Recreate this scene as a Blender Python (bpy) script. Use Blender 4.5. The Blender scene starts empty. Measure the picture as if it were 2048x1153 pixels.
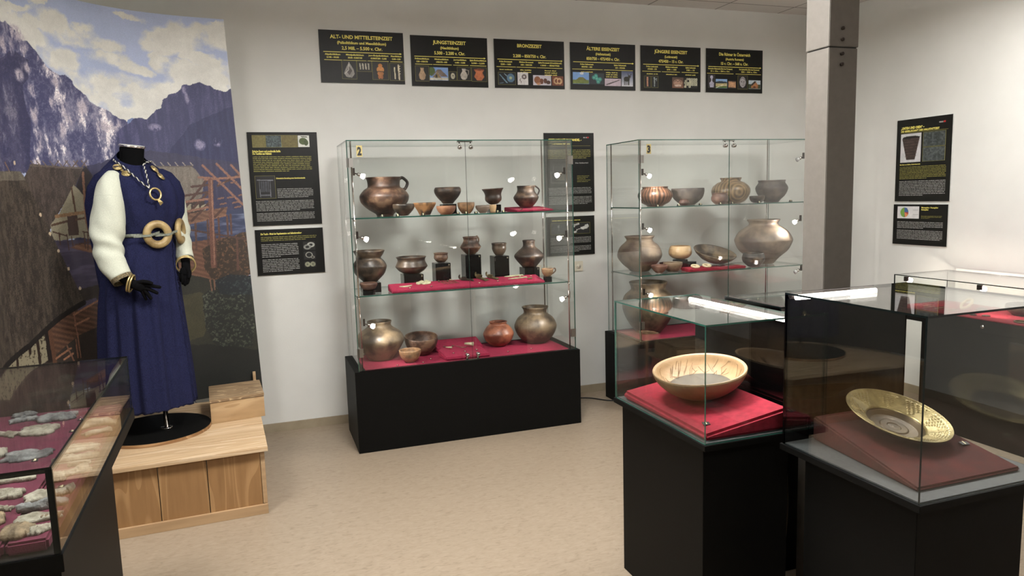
import bpy, bmesh, math, random, json
import numpy as np
from mathutils import Vector, Matrix, noise as mnoise
random.seed(7)
PI = math.pi
SC = bpy.context.scene
COL = SC.collection

# ------------------------------------------------------------ camera
cam = bpy.data.cameras.new('camera'); cam.sensor_width = 36.0; cam.lens = 25.655
cam.clip_start = 0.05
camo = bpy.data.objects.new('camera', cam); COL.objects.link(camo)
def cam_rot(rx, ry, rz):
    cz, sz, cx, sx, cy, sy = math.cos(rz), math.sin(rz), math.cos(rx), math.sin(rx), math.cos(ry), math.sin(ry)
    return (Matrix(((cz, -sz, 0), (sz, cz, 0), (0, 0, 1))) @ Matrix(((1, 0, 0), (0, cx, -sx), (0, sx, cx)))
            @ Matrix(((cy, 0, sy), (0, 1, 0), (-sy, 0, cy))))
R = cam_rot(-0.126127678, 0.0292826083, -0.334642636)
right, fwd, up = R.col[0], R.col[1], R.col[2]
camo.matrix_world = Matrix(((right[0], up[0], -fwd[0], 0), (right[1], up[1], -fwd[1], 0), (right[2], up[2], -fwd[2], 1.62), (0, 0, 0, 1)))
SC.camera = camo

# ------------------------------------------------------------ world, exposure
SC.view_settings.view_transform = 'Standard'
SC.view_settings.look = 'None'
SC.view_settings.gamma = 1.0
SC.view_settings.use_curve_mapping = False
SC.view_settings.exposure = 0.36
SC.cycles.transparent_max_bounces = 48
SC.cycles.max_bounces = 10
SC.cycles.glossy_bounces = 6
SC.cycles.transmission_bounces = 8
SC.cycles.caustics_reflective = False
SC.cycles.caustics_refractive = False
W_ = bpy.data.worlds.new('world'); SC.world = W_; W_.use_nodes = True
W_.node_tree.nodes['Background'].inputs[0].default_value = (0.9, 0.95, 1, 1)
W_.node_tree.nodes['Background'].inputs[1].default_value = 0.25

def area_light(name, loc, size, power, color, rot=(0, 0, 0), size_y=None, parent=None, spread=None):
    l = bpy.data.lights.new(name, 'AREA'); l.energy = power; l.color = color; l.size = size
    if size_y: l.shape = 'RECTANGLE'; l.size_y = size_y
    if spread: l.spread = spread
    o = bpy.data.objects.new(name, l); COL.objects.link(o); o.location = loc; o.rotation_euler = rot
    return o
# assumed unseen luminaires with uplights added to brighten the ceiling (their housings are built with the ceiling below)
PANELS = [(0.9, 2.6, 86), (-1.1, 2.6, 40), (3.6, 2.9, 38), (0.2, -0.6, 30), (2.9, -0.9, 10)]
for k, (x, y, p) in enumerate(PANELS):
    area_light('assumed_panel_light', (x, y, 2.835), 0.6, p * 0.72, (1.0, 0.988, 0.968))
    area_light('added_ceiling_uplight', (x, y, 2.875), 0.6, p * 0.55, (1.0, 0.988, 0.968), (PI, 0, 0))

# ------------------------------------------------------------ helpers
def lin(c):
    if max(c) > 1.0: c = tuple(v / 255.0 for v in c)
    return tuple(v / 12.92 if v <= 0.04045 else ((v + 0.055) / 1.055) ** 2.4 for v in c)
def rgba(c): return (*lin(c), 1.0)

def new_mat(name):
    m = bpy.data.materials.new(name); m.use_nodes = True
    nt = m.node_tree; b = nt.nodes['Principled BSDF']
    return m, nt, b
def plain(name, c, rough=0.6, metal=0.0, spec=None, coat=0.0):
    m, nt, b = new_mat(name)
    b.inputs['Base Color'].default_value = rgba(c); b.inputs['Roughness'].default_value = rough; b.inputs['Metallic'].default_value = metal
    if spec is not None: b.inputs['Specular IOR Level'].default_value = spec
    if coat: b.inputs['Coat Weight'].default_value = coat
    return m
def noisy(name, c1, c2, scale=8.0, rough=0.6, metal=0.0, detail=6.0, stretch=(1, 1, 1), lo=0.35, hi=0.65, bump=0.0, bscale=None, rnd=True, c3=None, spec=None, r2=None):
    """two (or three) tone noise-mottled surface with optional bump"""
    m, nt, b = new_mat(name); N, L = nt.nodes, nt.links
    tc = N.new('ShaderNodeTexCoord'); mp = N.new('ShaderNodeMapping'); mp.inputs['Scale'].default_value = stretch
    if rnd:
        oi = N.new('ShaderNodeObjectInfo'); ml = N.new('ShaderNodeVectorMath'); ml.operation = 'SCALE'; ml.inputs[0].default_value = (37, 19, 53)
        L.new(oi.outputs['Random'], ml.inputs['Scale']); L.new(ml.outputs[0], mp.inputs['Location'])
    L.new(tc.outputs['Object'], mp.inputs['Vector'])
    n = N.new('ShaderNodeTexNoise'); n.inputs['Scale'].default_value = scale; n.inputs['Detail'].default_value = detail; n.inputs['Roughness'].default_value = 0.6
    L.new(mp.outputs[0], n.inputs['Vector'])
    r = N.new('ShaderNodeValToRGB'); r.color_ramp.elements[0].position = lo; r.color_ramp.elements[1].position = hi
    r.color_ramp.elements[0].color = rgba(c1); r.color_ramp.elements[1].color = rgba(c2)
    if c3: e = r.color_ramp.elements.new((lo + hi) / 2 + 0.02); e.color = rgba(c3)
    L.new(n.outputs['Fac'], r.inputs[0]); L.new(r.outputs[0], b.inputs['Base Color'])
    b.inputs['Roughness'].default_value = rough; b.inputs['Metallic'].default_value = metal
    if spec is not None: b.inputs['Specular IOR Level'].default_value = spec
    if r2 is not None:
        mr = N.new('ShaderNodeMapRange'); mr.inputs['To Min'].default_value = rough; mr.inputs['To Max'].default_value = r2
        L.new(n.outputs['Fac'], mr.inputs[0]); L.new(mr.outputs[0], b.inputs['Roughness'])
    if bump:
        n2 = N.new('ShaderNodeTexNoise'); n2.inputs['Scale'].default_value = bscale or scale * 6; n2.inputs['Detail'].default_value = 4
        L.new(mp.outputs[0], n2.inputs['Vector'])
        bp = N.new('ShaderNodeBump'); bp.inputs['Strength'].default_value = bump; bp.inputs['Distance'].default_value = 0.01
        L.new(n2.outputs['Fac'], bp.inputs['Height']); L.new(bp.outputs[0], b.inputs['Normal'])
    return m
def emit(name, c, s):
    m, nt, b = new_mat(name)
    b.inputs['Base Color'].default_value = (0.8, 0.8, 0.8, 1); b.inputs['Emission Color'].default_value = (*c, 1); b.inputs['Emission Strength'].default_value = s
    return m
def glass_mat(name, tint=(0.986, 0.994, 0.990), ior=1.5):
    m = bpy.data.materials.new(name); m.use_nodes = True; nt = m.node_tree; N, L = nt.nodes, nt.links
    N.clear(); out = N.new('ShaderNodeOutputMaterial'); t = N.new('ShaderNodeBsdfTransparent'); g = N.new('ShaderNodeBsdfGlossy'); mx = N.new('ShaderNodeMixShader'); f = N.new('ShaderNodeFresnel')
    t.inputs['Color'].default_value = (*tint, 1); g.inputs['Roughness'].default_value = 0.0; g.inputs['Color'].default_value = (1, 1, 1, 1); f.inputs['IOR'].default_value = ior
    geo = N.new('ShaderNodeNewGeometry'); ab = N.new('ShaderNodeMix'); ab.data_type = 'VECTOR'
    # the back face of a pane reflects like its front face
    iv = N.new('ShaderNodeVectorMath'); iv.operation = 'SCALE'
    mr = N.new('ShaderNodeMath'); mr.operation = 'MULTIPLY_ADD'; mr.inputs[1].default_value = -2.0; mr.inputs[2].default_value = 1.0
    L.new(geo.outputs['Backfacing'], mr.inputs[0]); L.new(geo.outputs['Normal'], iv.inputs[0]); L.new(mr.outputs[0], iv.inputs['Scale'])
    # front-facing fresnel from the dot product (Schlick)
    dt = N.new('ShaderNodeVectorMath'); dt.operation = 'DOT_PRODUCT'; L.new(geo.outputs['Normal'], dt.inputs[0]); L.new(geo.outputs['Incoming'], dt.inputs[1])
    a = N.new('ShaderNodeMath'); a.operation = 'ABSOLUTE'; L.new(dt.outputs['Value'], a.inputs[0])
    o = N.new('ShaderNodeMath'); o.operation = 'SUBTRACT'; o.inputs[0].default_value = 1.0; L.new(a.outputs[0], o.inputs[1])
    p = N.new('ShaderNodeMath'); p.operation = 'POWER'; p.inputs[1].default_value = 5.0; L.new(o.outputs[0], p.inputs[0])
    q = N.new('ShaderNodeMath'); q.operation = 'MULTIPLY_ADD'; q.inputs[1].default_value = 0.96; q.inputs[2].default_value = 0.04; L.new(p.outputs[0], q.inputs[0])
    for n in (f, ab, iv, mr): N.remove(n)
    L.new(q.outputs[0], mx.inputs[0]); L.new(t.outputs[0], mx.inputs[1]); L.new(g.outputs[0], mx.inputs[2]); L.new(mx.outputs[0], out.inputs[0])
    return m
def wood_mat(name, c1, c2, axis=0, scale=1.0, dist=3.0, rough=0.55, dark=None, ring=14.0):
    m, nt, b = new_mat(name); N, L = nt.nodes, nt.links
    tc = N.new('ShaderNodeTexCoord'); mp = N.new('ShaderNodeMapping')
    s = [6.0, 6.0, 6.0]; s[axis] = 0.55; mp.inputs['Scale'].default_value = [v * scale for v in s]
    oi = N.new('ShaderNodeObjectInfo'); ml = N.new('ShaderNodeVectorMath'); ml.operation = 'SCALE'; ml.inputs[0].default_value = (7, 9, 13)
    L.new(oi.outputs['Random'], ml.inputs['Scale']); L.new(ml.outputs[0], mp.inputs['Location']); L.new(tc.outputs['Object'], mp.inputs['Vector'])
    n0 = N.new('ShaderNodeTexNoise'); n0.inputs['Scale'].default_value = 1.1; n0.inputs['Detail'].default_value = 2; n0.inputs['Distortion'].default_value = 0.6
    L.new(mp.outputs[0], n0.inputs['Vector'])
    mu = N.new('ShaderNodeMath'); mu.operation = 'MULTIPLY'; mu.inputs[1].default_value = ring; L.new(n0.outputs['Fac'], mu.inputs[0])
    fr = N.new('ShaderNodeMath'); fr.operation = 'FRACT'; L.new(mu.outputs[0], fr.inputs[0])
    r = N.new('ShaderNodeValToRGB'); cr = r.color_ramp
    cr.elements[0].position = 0.0; cr.elements[0].color = rgba(c2); cr.elements[1].position = 1.0; cr.elements[1].color = rgba(c1)
    e = cr.elements.new(0.72); e.color = rgba(c2); e = cr.elements.new(0.9); e.color = rgba(c1); cr.elements[0].color = rgba(c2)
    L.new(fr.outputs[0], r.inputs[0])
    n1 = N.new('ShaderNodeTexNoise'); n1.inputs['Scale'].default_value = 9; n1.inputs['Detail'].default_value = 6; L.new(mp.outputs[0], n1.inputs['Vector'])
    mx = N.new('ShaderNodeMix'); mx.data_type = 'RGBA'; mx.blend_type = 'MULTIPLY'; mx.inputs[0].default_value = 0.35
    L.new(r.outputs[0], mx.inputs[6]); L.new(n1.outputs['Color'], mx.inputs[7])
    n1r = N.new('ShaderNodeValToRGB'); n1r.color_ramp.elements[0].color = (0.55, 0.5, 0.45, 1); n1r.color_ramp.elements[0].position = 0.3; n1r.color_ramp.elements[1].position = 0.6
    L.new(n1.outputs['Fac'], n1r.inputs[0]); L.new(n1r.outputs[0], mx.inputs[7])
    L.new(mx.outputs[2], b.inputs['Base Color']); b.inputs['Roughness'].default_value = rough
    return m

M = {}
M['glass'] = glass_mat('case_glass')
M['edge'] = noisy('glass_edge_green', (20, 62, 52), (60, 110, 96), 3, 0.12, 0, 2, (1, 1, 1), 0.3, 0.8, spec=0.8)
M['edge_dark'] = plain('glass_edge_silicone', (14, 22, 22), 0.15)
M['black'] = noisy('black_laminate', (9, 9, 8), (12, 12, 11), 90, 0.55, 0, 3, spec=0.12)
M['black_soft'] = plain('black_block_acrylic', (18, 17, 16), 0.18)
M['panel'] = plain('black_panel_gloss', (6, 5, 5), 0.06, spec=0.3)
M['chrome'] = plain('chrome', (205, 200, 195), 0.12, 1.0)
M['steel'] = plain('brushed_steel', (150, 146, 140), 0.35, 1.0)
M['dark_metal'] = plain('dark_metal', (60, 52, 48), 0.4, 0.8)
M['alu_dark'] = plain('anodised_rail', (92, 84, 82), 0.4, 0.6)
M['velvet'] = noisy('magenta_velvet', (132, 18, 52), (150, 26, 62), 60, 0.9, 0, 3, bump=0.25, bscale=500, rnd=False)
M['velvet_red'] = noisy('red_felt', (128, 20, 38), (148, 28, 48), 40, 0.95, 0, 3, bump=0.2, bscale=500, rnd=False)
M['velvet_dark'] = noisy('dark_red_velvet', (54, 11, 8), (72, 17, 12), 14, 0.95, 0, 4, bump=0.2, bscale=400, rnd=False)
M['velvet_plum'] = noisy('plum_velvet', (76, 18, 40), (92, 24, 50), 24, 0.95, 0, 4, bump=0.2, bscale=400, rnd=False)
M['board_grey'] = noisy('grey_case_floor', (60, 63, 63), (70, 73, 73), 60, 0.6)
M['white'] = plain('white_card', (225, 225, 220), 0.6)
M['cream_plastic'] = plain('cream_plastic', (214, 208, 190), 0.35)
M['socket_dark'] = plain('socket_hole', (40, 38, 36), 0.5)
M['red_switch'] = plain('red_switch', (170, 30, 26), 0.3)
M['yellow'] = plain('yellow_print', (244, 232, 120), 0.6)
M['yellow_dim'] = plain('olive_yellow_print', (150, 146, 76), 0.6)
M['white_print'] = plain('white_print', (172, 172, 168), 0.6)
M['board'] = noisy('black_poster_foil', (14, 14, 12), (20, 19, 16), 30, 0.45, spec=0.3)
M['board_side'] = plain('foam_board_edge', (196, 198, 194), 0.6)
M['gold_label'] = plain('gold_label', (176, 160, 104), 0.45, 0.3)
M['ink'] = plain('black_ink', (12, 12, 10), 0.5)
M['tagcream'] = plain('cream_numeral', (222, 214, 170), 0.6)
M['led'] = emit('led_tube', (1.0, 0.94, 0.86), 9.0)
M['bulb'] = emit('halogen_bulb', (1.0, 0.88, 0.84), 16.0)
M['bulb_off'] = plain('clear_bulb', (190, 190, 190), 0.1, 0.3)
M['lamp_panel'] = emit('ceiling_diffuser', (1.0, 0.955, 0.90), 5.0)
# pottery
M['p_brown'] = noisy('burnished_brown_clay', (50, 38, 31), (118, 94, 74), 9, 0.42, 0, 9, (1, 1, 1.3), 0.42, 0.60, 0.15, 34, c3=(84, 62, 50), r2=.5)
M['p_umber'] = noisy('dark_umber_clay', (38, 31, 27), (96, 78, 62), 10, 0.46, 0, 9, (1, 1, 1.6), 0.42, 0.60, 0.15, 40, c3=(62, 50, 42), r2=.55)
M['p_dark'] = noisy('smoked_black_clay', (40, 34, 30), (92, 78, 64), 10, 0.36, 0, 9, (1, 1, 1), 0.43, 0.62, 0.10, 40)
M['p_tan'] = noisy('tan_clay', (108, 84, 62), (160, 130, 98), 14, 0.58, 0, 9, (1, 1, 1), 0.41, 0.60, 0.12, 50, c3=(146, 110, 76))
M['p_orange'] = noisy('orange_clay', (116, 76, 56), (172, 124, 92), 9, 0.58, 0, 9, (1, 1, 1), 0.41, 0.6, 0.1, 50)
M['p_two'] = noisy('half_smoked_clay', (52, 42, 34), (172, 128, 86), 9, 0.5, 0, 3, (1, 1, 0.5), 0.44, 0.56, 0.2, 40)
M['p_red'] = noisy('red_burnished_clay', (96, 54, 40), (152, 96, 70), 11, 0.40, 0, 9, (1, 1, 1), 0.41, 0.60, 0.08, 40)
M['p_grey'] = noisy('grey_clay', (78, 72, 68), (108, 98, 90), 9, 0.58, 0, 9, (1, 1, 1), 0.41, 0.60, 0.08, 60)
M['p_taupe'] = noisy('taupe_clay', (92, 78, 68), (138, 122, 104), 6, 0.50, 0, 9, (1, 1, 1), 0.41, 0.60, 0.10, 30)
M['p_bronze'] = noisy('olive_brown_clay', (64, 54, 44), (120, 104, 82), 9, 0.42, 0, 9, (1, 1, 1), 0.41, 0.60, 0.10, 30)
M['p_cream'] = noisy('pale_ochre_clay', (150, 118, 80), (190, 160, 120), 10, 0.43, 0, 9, (1, 1, 1), 0.41, 0.60, 0.06, 40)
M['p_redbrown'] = noisy('red_brown_clay', (74, 52, 44), (126, 94, 78), 9, 0.48, 0, 9, (1, 1, 1), 0.41, 0.60, 0.1, 50)
def striped_clay(name, c1, c2, kind):
    m, nt, b = new_mat(name); N, L = nt.nodes, nt.links
    tc = N.new('ShaderNodeTexCoord'); wv = N.new('ShaderNodeTexWave')
    if kind == 'rings':
        wv.wave_type = 'RINGS'; wv.rings_direction = 'SPHERICAL'; wv.inputs['Scale'].default_value = 14
        mp = N.new('ShaderNodeMapping'); mp.inputs['Location'].default_value = (0.02, 0.12, -0.09); L.new(tc.outputs['Object'], mp.inputs[0]); L.new(mp.outputs[0], wv.inputs[0])
    else:
        wv.bands_direction = 'X'; wv.inputs['Scale'].default_value = 9; wv.inputs['Distortion'].default_value = 5
        gr = N.new('ShaderNodeTexGradient'); gr.gradient_type = 'RADIAL'; L.new(tc.outputs['Object'], gr.inputs[0])
        cb = N.new('ShaderNodeCombineXYZ'); L.new(gr.outputs['Fac'], cb.inputs[0]); L.new(cb.outputs[0], wv.inputs[0])
    n = N.new('ShaderNodeTexNoise'); n.inputs['Scale'].default_value = 12; n.inputs['Detail'].default_value = 5; L.new(tc.outputs['Object'], n.inputs[0])
    a = N.new('ShaderNodeMath'); a.operation = 'MULTIPLY_ADD'; a.inputs[1].default_value = 0.30; L.new(wv.outputs['Fac'], a.inputs[0]); L.new(n.outputs['Fac'], a.inputs[2])
    r = N.new('ShaderNodeValToRGB'); r.color_ramp.elements[0].position = 0.50; r.color_ramp.elements[1].position = 0.82
    r.color_ramp.elements[0].color = rgba(c1); r.color_ramp.elements[1].color = rgba(c2)
    L.new(a.outputs[0], r.inputs[0]); L.new(r.outputs[0], b.inputs['Base Color']); b.inputs['Roughness'].default_value = 0.35
    return m
M['p_arcs'] = striped_clay('arc_incised_clay', (84, 68, 48), (140, 116, 84), 'rings')
M['p_ribs'] = striped_clay('ribbed_red_brown_clay', (60, 46, 38), (134, 96, 74), 'ribs')
M['bronze'] = noisy('green_brown_bronze', (70, 60, 44), (128, 116, 82), 30, 0.45, 0.5)
M['iron'] = noisy('dark_iron', (46, 44, 38), (82, 78, 66), 30, 0.5, 0.4)
M['pale_metal'] = noisy('pale_corroded_sheet', (150, 148, 116), (196, 194, 160), 40, 0.6, 0.1, bump=0.3)
M['ivory'] = noisy('ivory_bone', (196, 180, 140), (226, 214, 182), 40, 0.5)
M['wood_bowl'] = noisy('pale_wood_bowl', (138, 110, 78), (168, 138, 102), 6, 0.5, 0, 6, (1, 5, 1), 0.3, 0.7, 0.08, 30, rnd=False)
M['wood_bowl_out'] = noisy('olive_wood_outside', (104, 86, 60), (140, 118, 84), 5, 0.45, 0, 6, (1, 4, 1), 0.3, 0.7, 0.05, 30, rnd=False)
M['wood_bowl_in'] = noisy('grey_wood_centre', (52, 47, 38), (84, 76, 62), 12, 0.6, 0, 6, (1, 1, 1), 0.3, 0.7, rnd=False)
M['scratch'] = plain('dark_scratch', (92, 68, 42), 0.8)
M['gold'] = noisy('hammered_brass', (104, 92, 60), (168, 152, 104), 12, 0.33, 0.65, 5, rnd=False, bump=0.05)
M['gold_floor'] = noisy('worn_brass_centre', (62, 51, 35), (90, 75, 50), 10, 0.4, 0.5, 5, rnd=False)
M['bone_grey'] = noisy('weathered_grey_bone', (72, 73, 73), (132, 134, 132), 26, 0.75, 0, 8, (1, 1, 1), 0.4, 0.62, 0.5, 90)
M['bone_pale'] = noisy('pale_bone', (112, 106, 90), (164, 160, 144), 22, 0.75, 0, 8, (1, 1, 1), 0.4, 0.62, 0.5, 90)
M['bone_brown'] = noisy('brown_bone', (88, 74, 54), (140, 122, 94), 22, 0.75, 0, 8, (1, 1, 1), 0.4, 0.62, 0.5, 90)
# costume
def cloth_mat(name, c1, c2, s=260, bump=0.35):
    return noisy(name, c1, c2, s, 0.95, 0, 2, (1, 1, 1), 0.3, 0.7, bump, s, rnd=False, spec=0.15)
M['blue_cloth'] = cloth_mat('navy_wool', (19, 21, 44), (38, 41, 74))
M['linen'] = cloth_mat('undyed_linen', (178, 182, 166), (200, 202, 186), 300, 0.15)
M['glove'] = plain('black_velvet_body', (9, 9, 10), 0.95, spec=0.1)
M['brass'] = plain('polished_brass', (190, 170, 118), 0.32, 0.75)
M['ring_bone'] = noisy('ochre_belt_ring', (122, 100, 62), (168, 146, 100), 16, 0.45, 0.1, 6, bump=0.1)
M['band'] = noisy('woven_grey_band', (92, 96, 86), (134, 138, 124), 120, 0.8)
M['cord_dark'] = plain('dark_cord', (34, 32, 34), 0.8)
M['cord_white'] = plain('white_cord', (196, 194, 184), 0.8)
M['trim_cloth'] = noisy('brown_woven_trim', (40, 34, 26), (130, 116, 84), 160, 0.9)
# woods and room
M['w_plank'] = wood_mat('pine_plank', (206, 182, 150), (190, 162, 126), 0, 1.0, ring=9)
M['w_front'] = wood_mat('pine_front_panel', (164, 128, 86), (146, 110, 70), 2, 0.7, ring=10)
M['w_box'] = wood_mat('pine_box_side', (186, 158, 120), (170, 140, 102), 0, 0.7, ring=5)
M['w_boxtop'] = wood_mat('figured_box_lid', (190, 166, 130), (134, 110, 82), 0, 1.7, ring=16)
M['w_strip'] = wood_mat('pine_strip', (190, 162, 126), (176, 146, 110), 0, 0.8, ring=5)
M['w_ply'] = wood_mat('plywood_edge', (176, 140, 100), (140, 104, 68), 0, 1.0, ring=6)
M['wall'] = noisy('white_wall_paint', (214, 215, 210), (220, 221, 216), 2.2, 0.75, 0, 3, rnd=False, bump=0.06, bscale=160)
M['ceil'] = None
M['wall_dim'] = noisy('darkened_unseen_wall', (66, 60, 55), (74, 68, 62), 4, 0.8, 0, 3, rnd=False)  # unseen wall behind the camera, colour darkened so glass reflections stay dark
M['skirting'] = noisy('beige_skirting', (146, 134, 112), (156, 144, 122), 12, 0.5, rnd=False)
M['column'] = noisy('grey_beige_column_paint', (106, 101, 94), (112, 107, 100), 30, 0.5, rnd=False)
M['cable'] = plain('black_cable', (16, 16, 16), 0.5)
M['cable_brown'] = plain('brown_cable', (96, 80, 60), 0.5)
def floor_mat():
    m, nt, b = new_mat('marbled_linoleum'); N, L = nt.nodes, nt.links
    tc = N.new('ShaderNodeTexCoord'); mp = N.new('ShaderNodeMapping'); mp.inputs['Scale'].default_value = (1, 2.6, 1); mp.inputs['Rotation'].default_value = (0, 0, 0.35); L.new(tc.outputs['Object'], mp.inputs[0])
    n = N.new('ShaderNodeTexNoise'); n.inputs['Scale'].default_value = 22; n.inputs['Detail'].default_value = 9; n.inputs['Distortion'].default_value = 1.2; L.new(mp.outputs[0], n.inputs[0])
    r = N.new('ShaderNodeValToRGB'); cr = r.color_ramp; cr.elements[0].position = 0.30; cr.elements[0].color = rgba((137, 122, 104)); cr.elements[1].position = 0.66; cr.elements[1].color = rgba((157, 142, 123))
    e = cr.elements.new(0.42); e.color = rgba((149, 134, 115)); L.new(n.outputs['Fac'], r.inputs[0]); L.new(r.outputs[0], b.inputs['Base Color'])
    b.inputs['Roughness'].default_value = 0.38; b.inputs['Specular IOR Level'].default_value = 0.35
    return m
M['floor'] = floor_mat()
def ceil_mat():
    m, nt, b = new_mat('mineral_ceiling_tiles'); N, L = nt.nodes, nt.links
    tc = N.new('ShaderNodeTexCoord'); mp = N.new('ShaderNodeMapping'); mp.inputs['Location'].default_value = (0.065, -0.11, 0); L.new(tc.outputs['Object'], mp.inputs[0])
    br = N.new('ShaderNodeTexBrick'); br.offset = 0; br.inputs['Scale'].default_value = 1.0; br.inputs['Brick Width'].default_value = 0.625; br.inputs['Row Height'].default_value = 0.625; br.inputs['Mortar Size'].default_value = 0.006
    br.inputs['Color1'].default_value = rgba((214, 210, 206)); br.inputs['Color2'].default_value = rgba((218, 214, 210)); br.inputs['Mortar'].default_value = rgba((132, 128, 124)); L.new(mp.outputs[0], br.inputs[0]); L.new(br.outputs['Color'], b.inputs['Base Color'])
    n = N.new('ShaderNodeTexNoise'); n.inputs['Scale'].default_value = 120; L.new(tc.outputs['Object'], n.inputs[0]); bp = N.new('ShaderNodeBump'); bp.inputs['Strength'].default_value = 0.3; bp.inputs['Distance'].default_value = 0.01; L.new(n.outputs['Fac'], bp.inputs['Height']); L.new(bp.outputs[0], b.inputs['Normal'])
    b.inputs['Roughness'].default_value = 0.9
    return m
M['ceil'] = ceil_mat()
def vcol_mat(name, rough=0.5, grain=0.0):
    m, nt, b = new_mat(name); N, L = nt.nodes, nt.links
    a = N.new('ShaderNodeAttribute'); a.attribute_name = 'Col'
    if grain:
        tc = N.new('ShaderNodeTexCoord'); n = N.new('ShaderNodeTexNoise'); n.inputs['Scale'].default_value = 300; n.inputs['Detail'].default_value = 3; L.new(tc.outputs['Object'], n.inputs[0])
        mr = N.new('ShaderNodeMapRange'); mr.inputs['To Min'].default_value = 1 - grain; mr.inputs['To Max'].default_value = 1 + grain; L.new(n.outputs['Fac'], mr.inputs[0])
        vm = N.new('ShaderNodeVectorMath'); vm.operation = 'SCALE'; L.new(a.outputs['Color'], vm.inputs[0]); L.new(mr.outputs[0], vm.inputs['Scale']); L.new(vm.outputs[0], b.inputs['Base Color'])
    else: L.new(a.outputs['Color'], b.inputs['Base Color'])
    b.inputs['Roughness'].default_value = rough
    return m
M['print'] = vcol_mat('printed_picture', 0.5)
M['mural'] = vcol_mat('printed_backdrop', 0.55, 0.25)

# ---- object helpers: meshes are written in room coordinates and moved into their thing's frame
MW = {}
def wm(o): return MW.get(o.name, Matrix.Identity(4))
def tag(o, label, cat, group=None, kind=None):
    o['label'] = label; o['category'] = cat
    if group: o['group'] = group
    if kind: o['kind'] = kind
    return o
def thing(name, label, cat, loc=(0, 0, 0), rotz=0.0, group=None, mat=None):
    o = bpy.data.objects.new(name, None); COL.objects.link(o); o.empty_display_size = 0.05
    m = mat if mat is not None else (Matrix.Translation(loc) @ Matrix.Rotation(rotz, 4, 'Z'))
    o.matrix_world = m; MW[o.name] = m.copy()
    return tag(o, label, cat, group)
def link(name, me, parent=None, label=None, origin=None):
    o = bpy.data.objects.new(name, me); COL.objects.link(o)
    if parent is not None:
        pm = wm(parent); me.transform(pm.inverted()); o.parent = parent; MW[o.name] = pm.copy()
        # own frame equals the parent's frame
    elif origin is not None:
        m = Matrix.Translation(origin); me.transform(m.inverted()); o.matrix_world = m; MW[o.name] = m
    if label: o['label'] = label
    return o
def obj(name, bm, mats, parent=None, smooth=False, label=None, origin=None, bevel=0.0):
    me = bpy.data.meshes.new(name)
    if bevel:
        bmesh.ops.bevel(bm, geom=bm.edges[:], offset=bevel, segments=2, affect='EDGES', clamp_overlap=True)
    bmesh.ops.recalc_face_normals(bm, faces=bm.faces[:]) if not getattr(bm, 'keepn', False) else None
    bm.to_mesh(me); bm.free()
    for m in (mats if isinstance(mats, (list, tuple)) else [mats]): me.materials.append(m if not isinstance(m, str) else M[m])
    if smooth:
        for p in me.polygons: p.use_smooth = True
    return link(name, me, parent, label, origin)
def structure(name, bm, mat, **k):
    o = obj(name, bm, mat, **k); o['kind'] = 'structure'; return o
def B(): return bmesh.new()
def box(bm, x0, x1, y0, y1, z0, z1, mi=0, M4=None):
    vs = [bm.verts.new((x, y, z)) for z in (z0, z1) for y in (y0, y1) for x in (x0, x1)]
    if M4 is not None:
        for v in vs: v.co = M4 @ v.co
    fs = []
    for q in ((0, 2, 3, 1), (4, 5, 7, 6), (0, 1, 5, 4), (2, 6, 7, 3), (0, 4, 6, 2), (1, 3, 7, 5)):
        f = bm.faces.new([vs[i] for i in q]); f.material_index = mi; fs.append(f)
    return vs
def prism(bm, pts, z0, z1, mi=0, M4=None):
    """pts: xy outline; z0/z1 numbers or per-point lists"""
    n = len(pts)
    za = z0 if isinstance(z0, (list, tuple)) else [z0] * n; zb = z1 if isinstance(z1, (list, tuple)) else [z1] * n
    a = [bm.verts.new((p[0], p[1], za[i])) for i, p in enumerate(pts)]; b = [bm.verts.new((p[0], p[1], zb[i])) for i, p in enumerate(pts)]
    if M4 is not None:
        for v in a + b: v.co = M4 @ v.co
    fs = [bm.faces.new(a[::-1]), bm.faces.new(b)] + [bm.faces.new((a[i], a[(i + 1) % n], b[(i + 1) % n], b[i])) for i in range(n)]
    for f in fs: f.material_index = mi
    return a + b
def ring_loft(bm, rings, close=True, cap0=True, cap1=True, mi=0):
    V = [[bm.verts.new(p) for p in r] for r in rings]; n = len(V[0])
    for a, b in zip(V, V[1:]):
        for i in range(n if close else n - 1):
            f = bm.faces.new((a[i], a[(i + 1) % n], b[(i + 1) % n], b[i])); f.material_index = mi
    if cap0: bm.faces.new(V[0][::-1]).material_index = mi
    if cap1: bm.faces.new(V[-1]).material_index = mi
    return V
def frame_of(t):
    t = t.normalized(); a = Vector((0, 0, 1)) if abs(t.z) < 0.9 else Vector((1, 0, 0))
    u = t.cross(a).normalized(); return u, t.cross(u).normalized()
def tube(bm, pts, rad, seg=12, cap=True, mi=0, flat=1.0, closed=False):
    pts = [Vector(p) for p in pts]; n = len(pts); rings = []
    rr = rad if isinstance(rad, (list, tuple)) else [rad] * n
    t0 = None; u = None
    for i, p in enumerate(pts):
        if closed: t = pts[(i + 1) % n] - pts[i - 1]
        else: t = (pts[min(i + 1, n - 1)] - pts[max(i - 1, 0)])
        t.normalize()
        if u is None: u, v = frame_of(t)
        else:
            u = (u - t * u.dot(t)).normalized(); v = t.cross(u).normalized()
        rings.append([p + (u * math.cos(2 * PI * k / seg) + v * math.sin(2 * PI * k / seg) * flat) * rr[i] for k in range(seg)])
    if closed: rings.append(rings[0]); return ring_loft(bm, rings, True, False, False, mi)
    return ring_loft(bm, rings, True, cap, cap, mi)
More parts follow.
